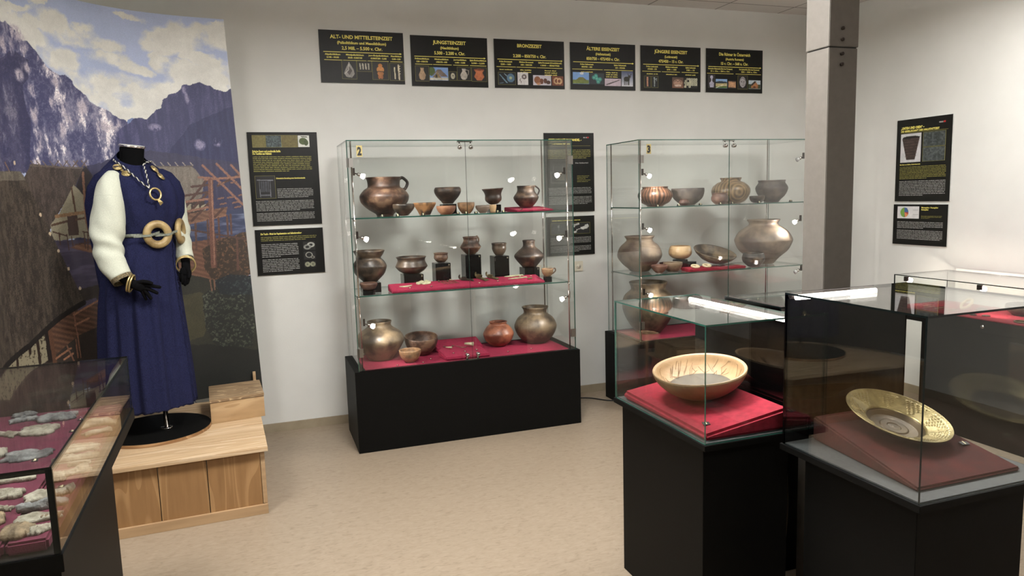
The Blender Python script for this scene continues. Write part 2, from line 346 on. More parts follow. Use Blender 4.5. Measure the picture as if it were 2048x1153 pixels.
def catmull(P, n=6):
    P = [Vector(p) for p in P]; P = [2 * P[0] - P[1]] + P + [2 * P[-1] - P[-2]]; o = []
    for i in range(1, len(P) - 2):
        a, b, c, d = P[i - 1:i + 3]
        for k in range(n):
            t = k / n; o.append(0.5 * ((2 * b) + (c - a) * t + (2 * a - 5 * b + 4 * c - d) * t * t + (3 * b - a - 3 * c + d) * t ** 3))
    o.append(P[-2]); return o
def lathe(bm, prof, c=(0, 0, 0), seg=48, mi=0, M4=None, wob=0.0, ph=0.0):
    """closed profile of (r, z) from the outside base up, over the rim and down inside"""
    rings = []
    for r, z in prof:
        rings.append([Vector((c[0] + max(r, 1e-4) * (1 + wob * math.sin(2 * a + ph)) * math.cos(a), c[1] + max(r, 1e-4) * (1 - wob * math.sin(2 * a + ph)) * math.sin(a), c[2] + z)) for a in (2 * PI * k / seg for k in range(seg))])
    if M4 is not None: rings = [[M4 @ p for p in r] for r in rings]
    return ring_loft(bm, rings, True, True, True, mi)
def cyl(bm, p0, p1, r, seg=20, mi=0, r1=None):
    tube(bm, [p0, p1], [r, r if r1 is None else r1], seg, True, mi)
def torus(bm, c, n, R_, r, seg=40, s2=14, mi=0, sx=1.0, flat=1.0):
    n = Vector(n).normalized(); u, v = frame_of(n); c = Vector(c)
    pts = [c + u * math.cos(2 * PI * k / seg) * R_ + v * math.sin(2 * PI * k / seg) * R_ * sx for k in range(seg)]
    rings = []
    for k in range(seg):
        a = 2 * PI * k / seg; d = (u * math.cos(a) + v * math.sin(a))
        rings.append([pts[k] + (d * math.cos(2 * PI * j / s2) + n * math.sin(2 * PI * j / s2) * flat) * r for j in range(s2)])
    rings.append(rings[0])
    ring_loft(bm, rings, True, False, False, mi)
    bmesh.ops.remove_doubles(bm, verts=bm.verts[:], dist=1e-6)
def ctree(o, parent=None):
    """a thing with copies of its parts and sub-parts"""
    c = o.copy(); COL.objects.link(c); c.parent = parent
    for ch in list(o.children): ctree(ch, c)
    return c
# ------------------------------------------------------------ the room
XR, YB, ZC = 4.76, 5.316, 3.09
XL, YF = -2.4, -3.2
bm = B(); box(bm, XL - 0.1, XR + 0.1, YF - 0.1, YB + 0.1, -0.08, 0.0); structure('floor', bm, 'floor')
bm = B(); box(bm, XL - 0.1, XR + 0.1, YF - 0.1, YB + 0.1, ZC, ZC + 0.08); structure('ceiling', bm, 'ceil')
bm = B(); box(bm, XL - 0.1, XR + 0.1, YB, YB + 0.1, 0, ZC); structure('wall_back', bm, 'wall')
bm = B(); box(bm, XR, XR + 0.1, YF, YB, 0, ZC); structure('wall_right', bm, 'wall')
bm = B(); box(bm, XL - 0.1, XL, YF, YB, 0, ZC); structure('wall_left', bm, 'wall')
bm = B(); box(bm, XL - 0.1, XR + 0.1, YF - 0.1, YF, 0, ZC); structure('wall_front', bm, 'wall_dim')
bm = B(); box(bm, XL, XR, YB - 0.012, YB, 0, 0.062); structure('baseboard_back', bm, 'skirting')
bm = B(); box(bm, XR - 0.012, XR, YF, YB - 0.012, 0, 0.062); structure('baseboard_right', bm, 'skirting')
# steel clad column
t = thing('column', 'square grey beige clad steel column with round bolts, right of the numbered tall cases', 'column', (2.10, 2.285, 0)); t['kind'] = 'structure'
bm = B(); box(bm, 2.037, 2.170, 2.226, 2.344, 0, 2.128); obj('column_casing', bm, 'column', t, bevel=0.002)
bm = B(); box(bm, 2.035, 2.172, 2.224, 2.346, 2.132, ZC); obj('column_casing', bm, 'column', t, bevel=0.002)
bm = B(); box(bm, 2.041, 2.166, 2.230, 2.340, 2.12, 2.14); obj('joint_gap', bm, 'ink', t)
for z in (2.197, 2.157, 2.106, 2.068):
    bm = B(); cyl(bm, (2.094, 2.229, z), (2.094, 2.217, z), 0.0062, 12); obj('bolt', bm, 'dark_metal', t, True)
# assumed out-of-view luminaires, hung so their uplights brighten the ceiling
for k, (x, y, p) in enumerate(PANELS):
    t = thing('assumed_hung_light', 'assumed square light panel out of the picture, hung low to brighten the ceiling', 'light', (x, y, ZC), group='assumed hung light panels')
    bm = B(); box(bm, x - .32, x + .32, y - .32, y - .305, 2.84, 2.87); box(bm, x - .32, x + .32, y + .305, y + .32, 2.84, 2.87); box(bm, x - .32, x - .305, y - .305, y + .305, 2.84, 2.87); box(bm, x + .305, x + .32, y - .305, y + .305, 2.84, 2.87); obj('frame', bm, 'white', t)
    bm = B(); box(bm, x - .305, x + .305, y - .305, y + .305, 2.85, 2.86); obj('diffuser', bm, 'lamp_panel', t)
    for sx in (-1, 1):
        bm = B(); tube(bm, [(x + sx * .3125, y, 2.87), (x + sx * .3125, y, ZC)], .0015, 6); obj('hanging_wire', bm, 'steel', t)

# ------------------------------------------------------------ display case makers
def pane(name, parent, x0, x1, y0, y1, z0, z1, edge='edge', M4=None, origin=None):
    bm = B(); vs = box(bm, x0, x1, y0, y1, z0, z1)
    d = (x1 - x0, y1 - y0, z1 - z0); ax = d.index(min(d))
    bm.faces.ensure_lookup_table()
    big = {0: (4, 5), 1: (2, 3), 2: (0, 1)}[ax]
    for i, f in enumerate(bm.faces): f.material_index = 0 if i in big else 1
    if M4 is not None: bmesh.ops.transform(bm, matrix=M4, verts=bm.verts)
    return obj(name, bm, ['glass', edge], parent)
T = 0.006
GCOL = ['edge', 'edge_dark']

def spot_part(parent, p, sx, on=True, power=3.2, col=(1.0, 0.92, 0.84)):
    """little halogen spot clamped to a corner post; sx = +1 points right, -1 points left"""
    x, y, z = p
    bm = B(); box(bm, x - 0.006, x + 0.006, y - 0.006, y + 0.006, z - 0.004, z + 0.042); tube(bm, [(x, y, z + 0.01), (x + sx * 0.022, y - 0.004, z + 0.004)], 0.004, 8)
    s = obj('spot_lamp', bm, 'dark_metal', parent, False)
    a = Vector((x + sx * 0.020, y - 0.004, z + 0.005)); d = Vector((sx * 0.9, 0.10, -0.38)).normalized()
    bm = B(); tube(bm, [a, a + d * 0.022], [0.009, 0.011], 14); obj('lamp_socket', bm, 'chrome', s, True)
    b0 = a + d * 0.022
    bm = B(); tube(bm, [b0, b0 + d * 0.010, b0 + d * 0.024, b0 + d * 0.028], [0.010, 0.015, 0.017, 0.010], 16); obj('bulb', bm, 'bulb' if on else 'bulb_off', s, True)
    if on:
        l = bpy.data.lights.new('halogen_light', 'SPOT'); l.energy = power; l.color = col; l.spot_size = 2.3; l.spot_blend = 0.8; l.shadow_soft_size = 0.016
        o = bpy.data.objects.new('halogen_light', l); COL.objects.link(o); o.location = b0 + d * 0.034
        o.rotation_euler = (Vector((sx * 0.86, 0.30, -0.42))).to_track_quat('-Z', 'Y').to_euler()
    return s

def tall_case(x0, x1, gx0, gx1, y0, y1, zb, num, label, spots, cloth_label):
    zt = 1.985; gy0, gy1 = y0 + 0.005, y1 - 0.02
    t = thing('display_case', label, 'display case', ((x0 + x1) / 2, (y0 + y1) / 2, 0), group='tall glass cases')
    bm = B(); box(bm, x0, x1, y0, y1, 0.0, zb); obj('base_cabinet', bm, 'black', t, bevel=0.0015)
    pane('side_pane', t, gx0, gx0 + T, gy0 + T, gy1 - T, zb, zt - T)
    pane('side_pane', t, gx1 - T, gx1, gy0 + T, gy1 - T, zb, zt - T)
    pane('back_pane', t, gx0, gx1, gy1 - T, gy1, zb, zt - T)
    pane('top_pane', t, gx0, gx1, gy0, gy1, zt - T, zt)
    cxm = (gx0 + gx1) / 2
    for s, (a, b) in enumerate(((gx0 + 0.001, cxm - 0.0012), (cxm + 0.0012, gx1 - 0.001))):
        d = pane('door', t, a, b, gy0 - 0.001, gy0 + T - 0.001, zb + 0.008, zt - T - 0.002)
        hx = a if s == 0 else b; sg = 1 if s == 0 else -1
        for hz in (0.655, 1.848):
            bm = B(); box(bm, min(hx + sg * .008, hx + sg * .034), max(hx + sg * .008, hx + sg * .034), gy0 - 0.007, gy0 + 0.008, hz - .027, hz + .027)
            tube(bm, [(hx + sg * .002, gy0 + 0.004, hz - .029), (hx + sg * .002, gy0 + 0.004, hz + .029)], 0.006, 10); obj('hinge', bm, 'steel', d)
        kx = cxm - 0.037 if s == 0 else cxm + 0.037
        for kz, up in ((zt - 0.048, 1), (zb + 0.040, -1)):
            bm = B(); tube(bm, [(kx, gy0 + 0.012, kz), (kx, gy0 - 0.016, kz)], [0.013, 0.013], 16); tube(bm, [(kx, gy0 - 0.016, kz), (kx, gy0 - 0.022, kz)], [0.013, 0.008], 16)
            box(bm, kx - .004, kx + .004, gy0 + .004, gy0 + .010, min(kz, kz + up * .034), max(kz, kz + up * .034))
            k = obj('lock', bm, 'chrome', d, True)
            bm = B(); tube(bm, [(kx, gy0 - 0.021, kz), (kx, gy0 - 0.0235, kz)], 0.0055, 10); obj('keyhole', bm, 'ink', k)
    bm = B(); box(bm, cxm - 0.05, cxm + 0.05, gy0 + 0.006, gy0 + 0.014, zt - T - 0.010, zt - T); obj('door_stop', bm, 'steel', t)
    bm = B(); box(bm, cxm - 0.05, cxm + 0.05, gy0 + 0.006, gy0 + 0.014, zb + 0.001, zb + 0.010); obj('door_stop', bm, 'chrome', t)
    for zs in (1.006, 1.500):
        pane('shelf', t, gx0 + 0.020, gx1 - 0.020, gy0 + 0.045, gy1 - T - 0.02, zs, zs + 0.008)
    for px_ in (gx0 + 0.030, gx1 - 0.030):
        for py_ in (gy0 + 0.036, gy1 - T - 0.014):
            bm = B(); tube(bm, [(px_, py_, zb + .002), (px_, py_, zt - T)], 0.005, 12)
            for zs in (1.006, 1.500): tube(bm, [(px_, py_, zs - 0.010), (px_, py_, zs - 0.0005)], 0.0095, 12)
            obj('shelf_post', bm, 'chrome', t, True)
    for px_, z, sx, on, pw in spots:
        spot_part(t, (px_, gy0 + 0.050, z), sx, on, pw)
    # number plate stuck on the left door
    bx = gx0 + 0.060
    bm = B(); box(bm, bx, bx + 0.036, gy0 - 0.0022, gy0 - 0.001, 1.884, 1.952); p = obj('number_plate', bm, 'gold_label', t)
    n = text_mesh(num, 0.066, 'ink', bold=0.004); place_text(n, 'numeral', (bx + 0.018, gy0 - 0.0030, 1.8945), p, 'C', 0.026)
    # thin glass inner bottom strip and magenta floor cloth
    bm = B(); box(bm, gx0 + 0.045, gx1 - 0.045, gy0 + 0.030, gy1 - 0.040, zb, zb + 0.006)
    c = obj('floor_cloth', bm, 'velvet', origin=((gx0 + gx1) / 2, (gy0 + gy1) / 2, zb)); tag(c, cloth_label, 'cloth', 'magenta cloths on the case floors')
    return t

# ---- text
def text_mesh(s, size, mat, bold=0.0, shear=0.0, spacing=1.0):
    cu = bpy.data.curves.new('txt', 'FONT'); cu.body = s; cu.size = size; cu.align_x = 'CENTER'; cu.offset = bold * size if bold > 0.02 else bold * 1.0
    cu.resolution_u = 2; cu.space_character = spacing
    o = bpy.data.objects.new('txt', cu); COL.objects.link(o)
    dg = bpy.context.evaluated_depsgraph_get(); dg.update()
    me = bpy.data.meshes.new_from_object(o.evaluated_get(dg)); bpy.data.objects.remove(o); bpy.data.curves.remove(cu)
    me.materials.clear(); me.materials.append(M[mat]); return me
def place_text(me, name, pos, parent, align='C', width=None, rot=None):
    """stands the text upright facing -y at pos"""
    xs = [v.co.x for v in me.vertices]
    if xs:
        w = max(xs) - min(xs)
        if width and w > 0: me.transform(Matrix.Diagonal((width / w, width / w if False else 1, 1, 1)))
    me.transform(Matrix.Rotation(PI / 2, 4, 'X')); me.transform(Matrix.Translation(pos) @ (rot if rot is not None else Matrix.Identity(4)))
    return link(name, me, parent)

# ------------------------------------------------------------ boards and their print
class Board:
    """a foam board: u to the right, v down, both in metres, front at local -y"""
    def __init__(s, label, cat, pos, rotz, w, h, thick=0.010, group=None, name='info_board'):
        s.w, s.h, s.t = w, h, thick
        s.m = Matrix.Translation(pos) @ Matrix.Rotation(rotz, 4, 'Z')     # pos = top left of the back face
        s.root = thing(name, label, cat, group=group, mat=Matrix.Translation(pos) @ Matrix.Rotation(rotz, 4, 'Z'))
        bm = B(); box(bm, 0, w, -thick, 0, -h, 0); 
        for i, f in enumerate(bm.faces): f.material_index = 0
        bm.faces.ensure_lookup_table()
        for i in (0, 1, 4, 5, 3): bm.faces[i].material_index = 1
        bmesh.ops.transform(bm, matrix=s.m, verts=bm.verts); s.panel = obj('panel', bm, ['board', 'board_side'], s.root)
        s.layers = {}
    def layer(s, key, mat):
        k = key if key.startswith('=') else '%s#%d' % (key, len(s.layers))
        if k not in s.layers: s.layers[k] = (bmesh.new(), mat)
        return s.layers[k][0]
    def txt(s, key, mat, string, uc, v, size, width=None, bold=0.0006, align='C'):
        """string centred on uc (metres) with its baseline at v"""
        me = text_mesh(string, size, mat, bold)
        xs = [p.co.x for p in me.vertices]
        if not xs: return
        a, b = min(xs), max(xs); sc = (width / (b - a)) if width else 1.0
        off = uc if align == 'C' else uc
        for p in me.vertices:
            x = (p.co.x - (a + b) / 2) * sc if align == 'C' else (p.co.x - a) * sc
            z = p.co.y
            p.co = Vector((off + x, -s.t - 0.0008, -v + z))
        bm = s.layer(key, mat); bm.from_mesh(me); bpy.data.meshes.remove(me)
    def rect(s, key, mat, u0, u1, v0, v1, lift=0.0006):
        bm = s.layer(key, mat); box(bm, u0, u1, -s.t - lift, -s.t + 0.0002, -v1, -v0)
    def outline(s, key, mat, u0, u1, v0, v1, w=0.0012):
        for a in ((u0, u1, v0, v0 + w), (u0, u1, v1 - w, v1), (u0, u0 + w, v0, v1), (u1 - w, u1, v0, v1)): s.rect(key, mat, *a, lift=0.0012)
    def lines(s, key, mat, u0, u1, v0, v1, n, thick=0.40, last=0.7, rnd=None):
        """rows of print too small to read: words as bars of letter-sized strokes"""
        r = rnd or random; dv = (v1 - v0) / n
        bm = s.layer(key, mat)
        for i in range(n):
            u = u0; end = u1 if i < n - 1 else u0 + (u1 - u0) * last; v = v0 + i * dv
            while u < end - dv * 0.6:
                L = min(r.uniform(1.0, 4.5) * dv, end - u)
                h = dv * thick * .8
                x = u
                while x < u + L:
                    ww = dv * r.uniform(0.16, 0.34); hh = h * r.uniform(0.75, 1.25)
                    z = -(v + dv * 0.5)
                    vs = [bm.verts.new((a, -s.t - 0.0007, b)) for a, b in ((x, z - h / 2), (min(x + ww, u + L), z - h / 2), (min(x + ww, u + L), z - h / 2 + hh), (x, z - h / 2 + hh))]
                    bm.faces.new(vs); x += ww * 1.3
                u += L + dv * 0.38
    def done(s):
        for k, (bm, mat) in s.layers.items():
            k = k.lstrip('=').split('#')[0]; me = bpy.data.meshes.new(k); bm.to_mesh(me); bm.free(); me.materials.clear(); me.materials.append(M[mat]); me.transform(s.m)
            for p in me.polygons: p.material_index = 0
            link(k, me, s.root)
    def pic(s, u0, u1, v0, v1, img, frame=None):
        H_, W2, _ = img.shape
        me = grid_mesh('picture', img, lambda a, b: (u0 + (u1 - u0) * a, -s.t - 0.0010, -(v0 + (v1 - v0) * b)))
        me.transform(s.m); me.materials.append(M['print']); o = link('picture', me, s.root)
        if frame: 
            bm = bmesh.new()
            w = 0.0013
            for a in ((u0 - w, u1 + w, v0 - w, v0), (u0 - w, u1 + w, v1, v1 + w), (u0 - w, u0, v0, v1), (u1, u1 + w, v0, v1)): box(bm, a[0], a[1], -s.t - 0.0016, -s.t + .0002, -a[3], -a[2])
            bmesh.ops.transform(bm, matrix=s.m, verts=bm.verts); obj('picture_frame', bm, frame, s.root)

def grid_mesh(name, img, f):
    """a mesh of one quad per picture element with its printed colour on its corners"""
    H_, W2, _ = img.shape
    me = bpy.data.meshes.new(name)
    co = np.empty((H_ * W2, 3), np.float32)
    jj, ii = np.meshgrid(np.linspace(0, 1, W2), np.linspace(0, 1, H_))
    P = f(jj.ravel(), ii.ravel())
    for k in range(3): co[:, k] = P[k]
    idx = np.arange(H_ * W2).reshape(H_, W2)
    q = np.stack([idx[:-1, :-1], idx[1:, :-1], idx[1:, 1:], idx[:-1, 1:]], -1).reshape(-1, 4)
    nq = len(q)
    me.vertices.add(len(co)); me.vertices.foreach_set('co', co.ravel())
    me.loops.add(nq * 4); me.loops.foreach_set('vertex_index', q.ravel().astype(np.int32))
    me.polygons.add(nq); me.polygons.foreach_set('loop_start', np.arange(0, nq * 4, 4, dtype=np.int32))
    me.update(); me.validate()
    a = me.attributes.new('Col', 'BYTE_COLOR', 'POINT')
    c = np.ones((H_ * W2, 4), np.float32); c[:, :3] = np.clip(img.reshape(-1, 3), 0, 1)
    a.data.foreach_set('color_srgb', c.ravel())
    return me

# ---- a small raster painter for the printed pictures
RNG = np.random.default_rng(5)
def fbm(H_, W2, sx, sy, octaves=5, seed=0, gain=0.55):
    r = np.random.default_rng(seed); out = np.zeros((H_, W2)); amp = 1; tot = 0
    for o in range(octaves):
        gx, gy = max(2, int(sx * 2 ** o)), max(2, int(sy * 2 ** o))
        if gx > W2 * 1.5 and gy > H_ * 1.5: break
        g = r.random((gy + 2, gx + 2)); y = np.linspace(0, gy, H_); x = np.linspace(0, gx, W2)
        yi = y.astype(int); xi = x.astype(int); fy = (y - yi)[:, None]; fx = (x - xi)[None, :]
        fy = fy * fy * (3 - 2 * fy); fx = fx * fx * (3 - 2 * fx)
        a = g[yi][:, xi]; b = g[yi][:, xi + 1]; c = g[yi + 1][:, xi]; d = g[yi + 1][:, xi + 1]
        out += amp * ((a * (1 - fx) + b * fx) * (1 - fy) + (c * (1 - fx) + d * fx) * fy); tot += amp; amp *= gain
    out /= tot; return (out - out.min()) / (out.max() - out.min() + 1e-9)
def mask_poly(X, Y, pts):
    m = np.zeros(X.shape, bool); n = len(pts); j = n - 1
    for i in range(n):
        xi, yi = pts[i]; xj, yj = pts[j]
        if yi != yj:
            c = ((yi > Y) != (yj > Y)) & (X < (xj - xi) * (Y - yi) / (yj - yi) + xi); m ^= c
        j = i
    return m
def mask_line(X, Y, pts, w):
    m = np.zeros(X.shape, bool)
    for (x0, y0), (x1, y1) in zip(pts, pts[1:]):
        dx, dy = x1 - x0, y1 - y0; L = dx * dx + dy * dy + 1e-12
        t = np.clip(((X - x0) * dx + (Y - y0) * dy) / L, 0, 1)
        m |= ((X - x0 - t * dx) ** 2 + (Y - y0 - t * dy) ** 2) < (w / 2) ** 2
    return m
def picture(w, h, bg, *ops, n=44, var=0.10, seed=1):
    """bg colour, then ('e',cx,cy,rx,ry,col) ('p',col,pts) ('l',col,width,pts) ('g',col_top,col_bottom) in unit coordinates"""
    W2 = n; H_ = max(8, int(n * h / w)); Y, X = np.meshgrid(np.linspace(0, 1, H_), np.linspace(0, 1, W2), indexing='ij')
    img = np.ones((H_, W2, 3)) * np.array(bg) / 255.0
    f = fbm(H_, W2, 8, 8 * h / w, 3, seed)
    for o in ops:
        if o[0] == 'e': m = ((X - o[1]) / o[3]) ** 2 + ((Y - o[2]) / o[4]) ** 2 < 1; c = o[5]
        elif o[0] == 'p': m = mask_poly(X, Y, o[2]); c = o[1]
        elif o[0] == 'l': m = mask_line(X, Y, o[3], o[2]); c = o[1]
        elif o[0] == 'g':
            img = (np.array(o[1]) * (1 - Y)[..., None] + np.array(o[2]) * Y[..., None]) / 255.0; continue
        img[m] = np.array(c) / 255.0 * (1 - var + 2 * var * f[m])[:, None]
    return np.clip(img * (0.95 + 0.1 * f)[..., None], 0, 1)
# ------------------------------------------------------------ six timeline boards along the top of the back wall
YW = YB - 0.001
def vessel(cx, col, w=0.3, hd=0.0):
    return [('p', col, [(cx - w * .5, .12), (cx + w * .5, .12), (cx + w * .45, .32), (cx + w, .58), (cx + w * .8, .82), (cx + w * .4, .93), (cx - w * .4, .93), (cx - w * .8, .82), (cx - w, .58), (cx - w * .45, .32)])]
def pot_pic(w, h, bg, col, **k): return picture(w, h, bg, *vessel(.5, col), **k)
SKYB, GRN = (126, 168, 224), (110, 130, 60)
def tl_pics(i, w, h):
    """pictures of board i: (u0,u1,v0,v1, painter, framed)"""
    D = (22, 22, 20)
    L = [
     [(.25, .42, .57, .92, lambda a, b: picture(a, b, D, ('p', (150, 146, 140), [(.5, .08), (.78, .45), (.86, .72), (.66, .93), (.3, .9), (.12, .7), (.28, .4)]), ('p', (86, 80, 78), [(.5, .3), (.7, .55), (.5, .8), (.3, .6)]), ('l', (200, 196, 190), .04, [(.5, .1), (.45, .5), (.2, .7)])), 1),
      (.43, .60, .57, .77, lambda a, b: picture(a, b, D, *[('p', (170, 166, 150), [(x, .2), (x + .1, .22), (x + .12, .8), (x + .02, .82)]) for x in (.15, .34, .54, .74)]), 1),
      (.61, .80, .57, .92, lambda a, b: picture(a, b, D, ('e', .5, .22, .13, .10, (186, 120, 60)), ('e', .5, .45, .24, .18, (198, 136, 76)), ('e', .5, .66, .2, .14, (178, 116, 62)), ('e', .42, .85, .08, .12, (170, 104, 56)), ('e', .58, .85, .08, .12, (170, 104, 56)), ('l', (60, 36, 20), .03, [(.32, .55), (.68, .55)])), 1),
      (.82, .99, .60, .93, lambda a, b: picture(a, b, D, ('l', (214, 204, 176), .09, [(.34, .25), (.36, .88)]), ('l', (214, 204, 176), .11, [(.62, .1), (.66, .92)]), *[('l', (214, 204, 176), .05, [(.62, y), (.74, y - .06)]) for y in (.2, .35, .5, .65)]), 1)],
     [(.05, .22, .60, .90, lambda a, b: picture(a, b, D, *vessel(.5, (168, 140, 110), .26)), 1),
      (.23, .47, .62, .88, lambda a, b: picture(a, b, (126, 160, 214), ('p', (200, 196, 180), [(0, .8), (1, .75), (1, 1), (0, 1)]), ('e', .1, .3, .2, .35, (80, 100, 50)), ('p', (112, 98, 90), [(.06, .72), (.42, .15), (.62, .18), (.98, .7), (.6, .7), (.42, .3)]), ('p', (132, 112, 76), [(.14, .78), (.42, .3), (.62, .8)]), ('p', (40, 34, 26), [(.3, .8), (.32, .55), (.4, .55), (.42, .8)])), 0),
      (.48, .58, .70, .87, lambda a, b: picture(a, b, D, ('e', .5, .5, .28, .36, (178, 172, 150)), ('e', .52, .45, .07, .08, (50, 46, 40))), 1),
      (.59, .77, .60, .87, lambda a, b: picture(a, b, D, *vessel(.48, (186, 178, 168), .27), ('l', (160, 150, 140), .05, [(.64, .2), (.84, .25), (.8, .55)])), 1),
      (.78, .98, .60, .88, lambda a, b: picture(a, b, D, ('p', (182, 106, 66), [(.14, .12), (.86, .12), (.72, .36), (.84, .66), (.66, .92), (.34, .92), (.16, .66), (.28, .36)]), ('e', .5, .14, .34, .06, (120, 60, 36))), 1)],
     [(.05, .29, .68, .93, lambda a, b: picture(a, b, (18, 26, 32), ('e', .72, .45, .23, .36, (92, 124, 150)), ('e', .72, .45, .08, .12, (180, 190, 150)), ('l', (110, 140, 160), .07, [(.1, .2), (.5, .85)]), ('l', (140, 160, 170), .05, [(.35, .1), (.5, .3)]), ('l', (90, 110, 130), .05, [(.08, .9), (.3, .85)])), 1),
      (.32, .47, .67, .93, lambda a, b: picture(a, b, (222, 220, 220), ('e', .62, .35, .24, .2, (110, 100, 100)), ('e', .62, .35, .1, .08, (200, 196, 196)), ('l', (96, 84, 80), .05, [(.3, .5), (.2, .62), (.34, .74), (.3, .86)])), 0),
      (.54, .80, .72, .93, lambda a, b: picture(a, b, (206, 202, 212), ('e', .24, .48, .18, .36, (150, 96, 64)), ('e', .48, .6, .1, .28, (110, 66, 46)), ('e', .68, .55, .1, .26, (96, 60, 46)), ('e', .85, .7, .12, .2, (80, 50, 40)), ('e', .3, .86, .12, .1, (190, 140, 100))), 0),
      (.815, .98, .73, .93, lambda a, b: picture(a, b, (120, 64, 42), ('e', .4, .5, .28, .36, (196, 160, 116)), ('e', .4, .5, .15, .2, (110, 56, 36)), ('e', .66, .52, .24, .34, (206, 170, 126)), ('e', .62, .52, .12, .18, (120, 64, 42))), 0)],
     [(.035, .28, .63, .88, lambda a, b: picture(a, b, SKYB, ('e', .55, .1, .12, .1, (236, 240, 246)), ('p', (118, 132, 62), [(0, .66), (1, .66), (1, 1), (0, 1)]), ('p', (110, 112, 58), [(.16, .7), (.4, .42), (.62, .42), (.88, .7)])), 0),
      (.285, .51, .64, .88, lambda a, b: picture(a, b, (44, 52, 60), *[('e', x, y, .13, .18, (70, 150, 140)) for x, y in ((.3, .4), (.45, .25), (.5, .5), (.72, .55), (.6, .78))], *[('e', x, y, .05, .07, (110, 190, 170)) for x, y in ((.3, .4), (.45, .25), (.5, .5), (.72, .55), (.6, .78))]), 0),
      (.52, .77, .75, .91, lambda a, b: picture(a, b, (206, 190, 204), ('p', (50, 36, 36), [(.06, .82), (.3, .6), (.92, .12), (.94, .18), (.36, .72), (.08, .88)])), 0),
      (.78, .96, .58, .91, lambda a, b: picture(a, b, (140, 150, 180), ('g', (76, 86, 120), (226, 228, 234)), ('e', .45, .52, .26, .17, (44, 42, 34)), ('e', .68, .36, .12, .10, (56, 52, 40)), *[('l', (44, 42, 34), .07, [(x, .6), (x, .9)]) for x in (.26, .4, .56, .66)], ('l', (44, 42, 34), .04, [(.6, .3), (.56, .16)]), ('l', (44, 42, 34), .04, [(.76, .28), (.86, .18)])), 0)],
     [(.06, .165, .67, .92, lambda a, b: picture(a, b, (26, 20, 18), ('e', .5, .14, .14, .07, (196, 140, 110)), ('p', (190, 136, 110), [(.36, .22), (.64, .22), (.6, .5), (.64, .92), (.4, .92), (.38, .5)])), 1),
      (.18, .285, .67, .92, lambda a, b: picture(a, b, (20, 24, 24), ('e', .42, .16, .13, .07, (150, 158, 158)), ('p', (140, 148, 150), [(.34, .24), (.56, .24), (.52, .92), (.36, .92)]), ('l', (150, 158, 158), .07, [(.5, .3), (.8, .2), (.76, .4)])), 1),
      (.52, .71, .68, .92, lambda a, b: picture(a, b, (60, 42, 34), ('g', (90, 72, 60), (130, 90, 70)), ('e', .5, .5, .4, .3, (176, 140, 120)), ('l', (60, 40, 34), .04, [(.2, .4), (.35, .3), (.5, .4), (.65, .3), (.8, .4)]), ('e', .5, .78, .3, .1, (214, 190, 176))), 0),
      (.72, .945, .68, .92, lambda a, b: picture(a, b, (28, 28, 24), *[('e', .08 + .17 * (k % 6) + .05 * ((k // 6) % 2), .14 + .18 * (k // 6), .085, .10, (206, 206, 180)) for k in range(27) if k not in (0, 7, 25)], *[('e', .08 + .17 * (k % 6) + .05 * ((k // 6) % 2), .14 + .18 * (k // 6), .035, .04, (120, 118, 100)) for k in range(27) if k not in (0, 7, 25)]), 0)],
     [(.035, .16, .59, .90, lambda a, b: picture(a, b, (50, 46, 46), ('e', .52, .2, .2, .13, (186, 184, 204)), ('p', (186, 184, 204), [(.42, .3), (.62, .3), (.62, .5), (.84, .64), (.8, .95), (.3, .95), (.2, .64), (.44, .5)])), 0),
      (.17, .37, .69, .90, lambda a, b: picture(a, b, (140, 176, 220), ('p', (40, 52, 60), [(0, .3), (.4, .22), (1, .3), (1, .5), (0, .5)]), ('p', (196, 180, 130), [(0, .5), (1, .45), (1, .8), (0, .85)]), ('p', (90, 120, 50), [(0, .82), (1, .76), (1, 1), (0, 1)]), ('l', (220, 214, 196), .06, [(.02, .98), (.5, .7), (.9, .66)])), 0),
      (.385, .53, .72, .90, lambda a, b: picture(a, b, (60, 50, 42), ('p', (186, 140, 104), [(.06, .1), (.94, .14), (.94, .9), (.06, .86)]), ('p', (200, 156, 118), [(.16, .24), (.84, .26), (.84, .76), (.16, .74)])), 0),
      (.56, .73, .60, .91, lambda a, b: picture(a, b, (26, 26, 26), ('e', .5, .48, .32, .4, (176, 172, 176)), ('p', (130, 126, 130), [(.2, .3), (.5, .22), (.8, .34), (.78, .26), (.5, .12), (.24, .2)]), ('e', .38, .45, .06, .03, (70, 68, 70)), ('e', .62, .45, .06, .03, (70, 68, 70)), ('l', (100, 96, 100), .03, [(.4, .7), (.6, .7)])), 1),
      (.75, .965, .70, .90, lambda a, b: picture(a, b, (200, 214, 224), ('p', (60, 70, 40), [(0, .45), (1, .5), (1, 1), (0, 1)]), ('p', (168, 112, 70), [(.2, .9), (.26, .5), (.62, .2), (.82, .6), (.8, .95)]), ('p', (52, 46, 42), [(.1, .62), (.5, .08), (.66, .12), (.34, .6)]), ('e', .5, .8, .12, .12, (90, 54, 34))), 0)]]
    return L[i]
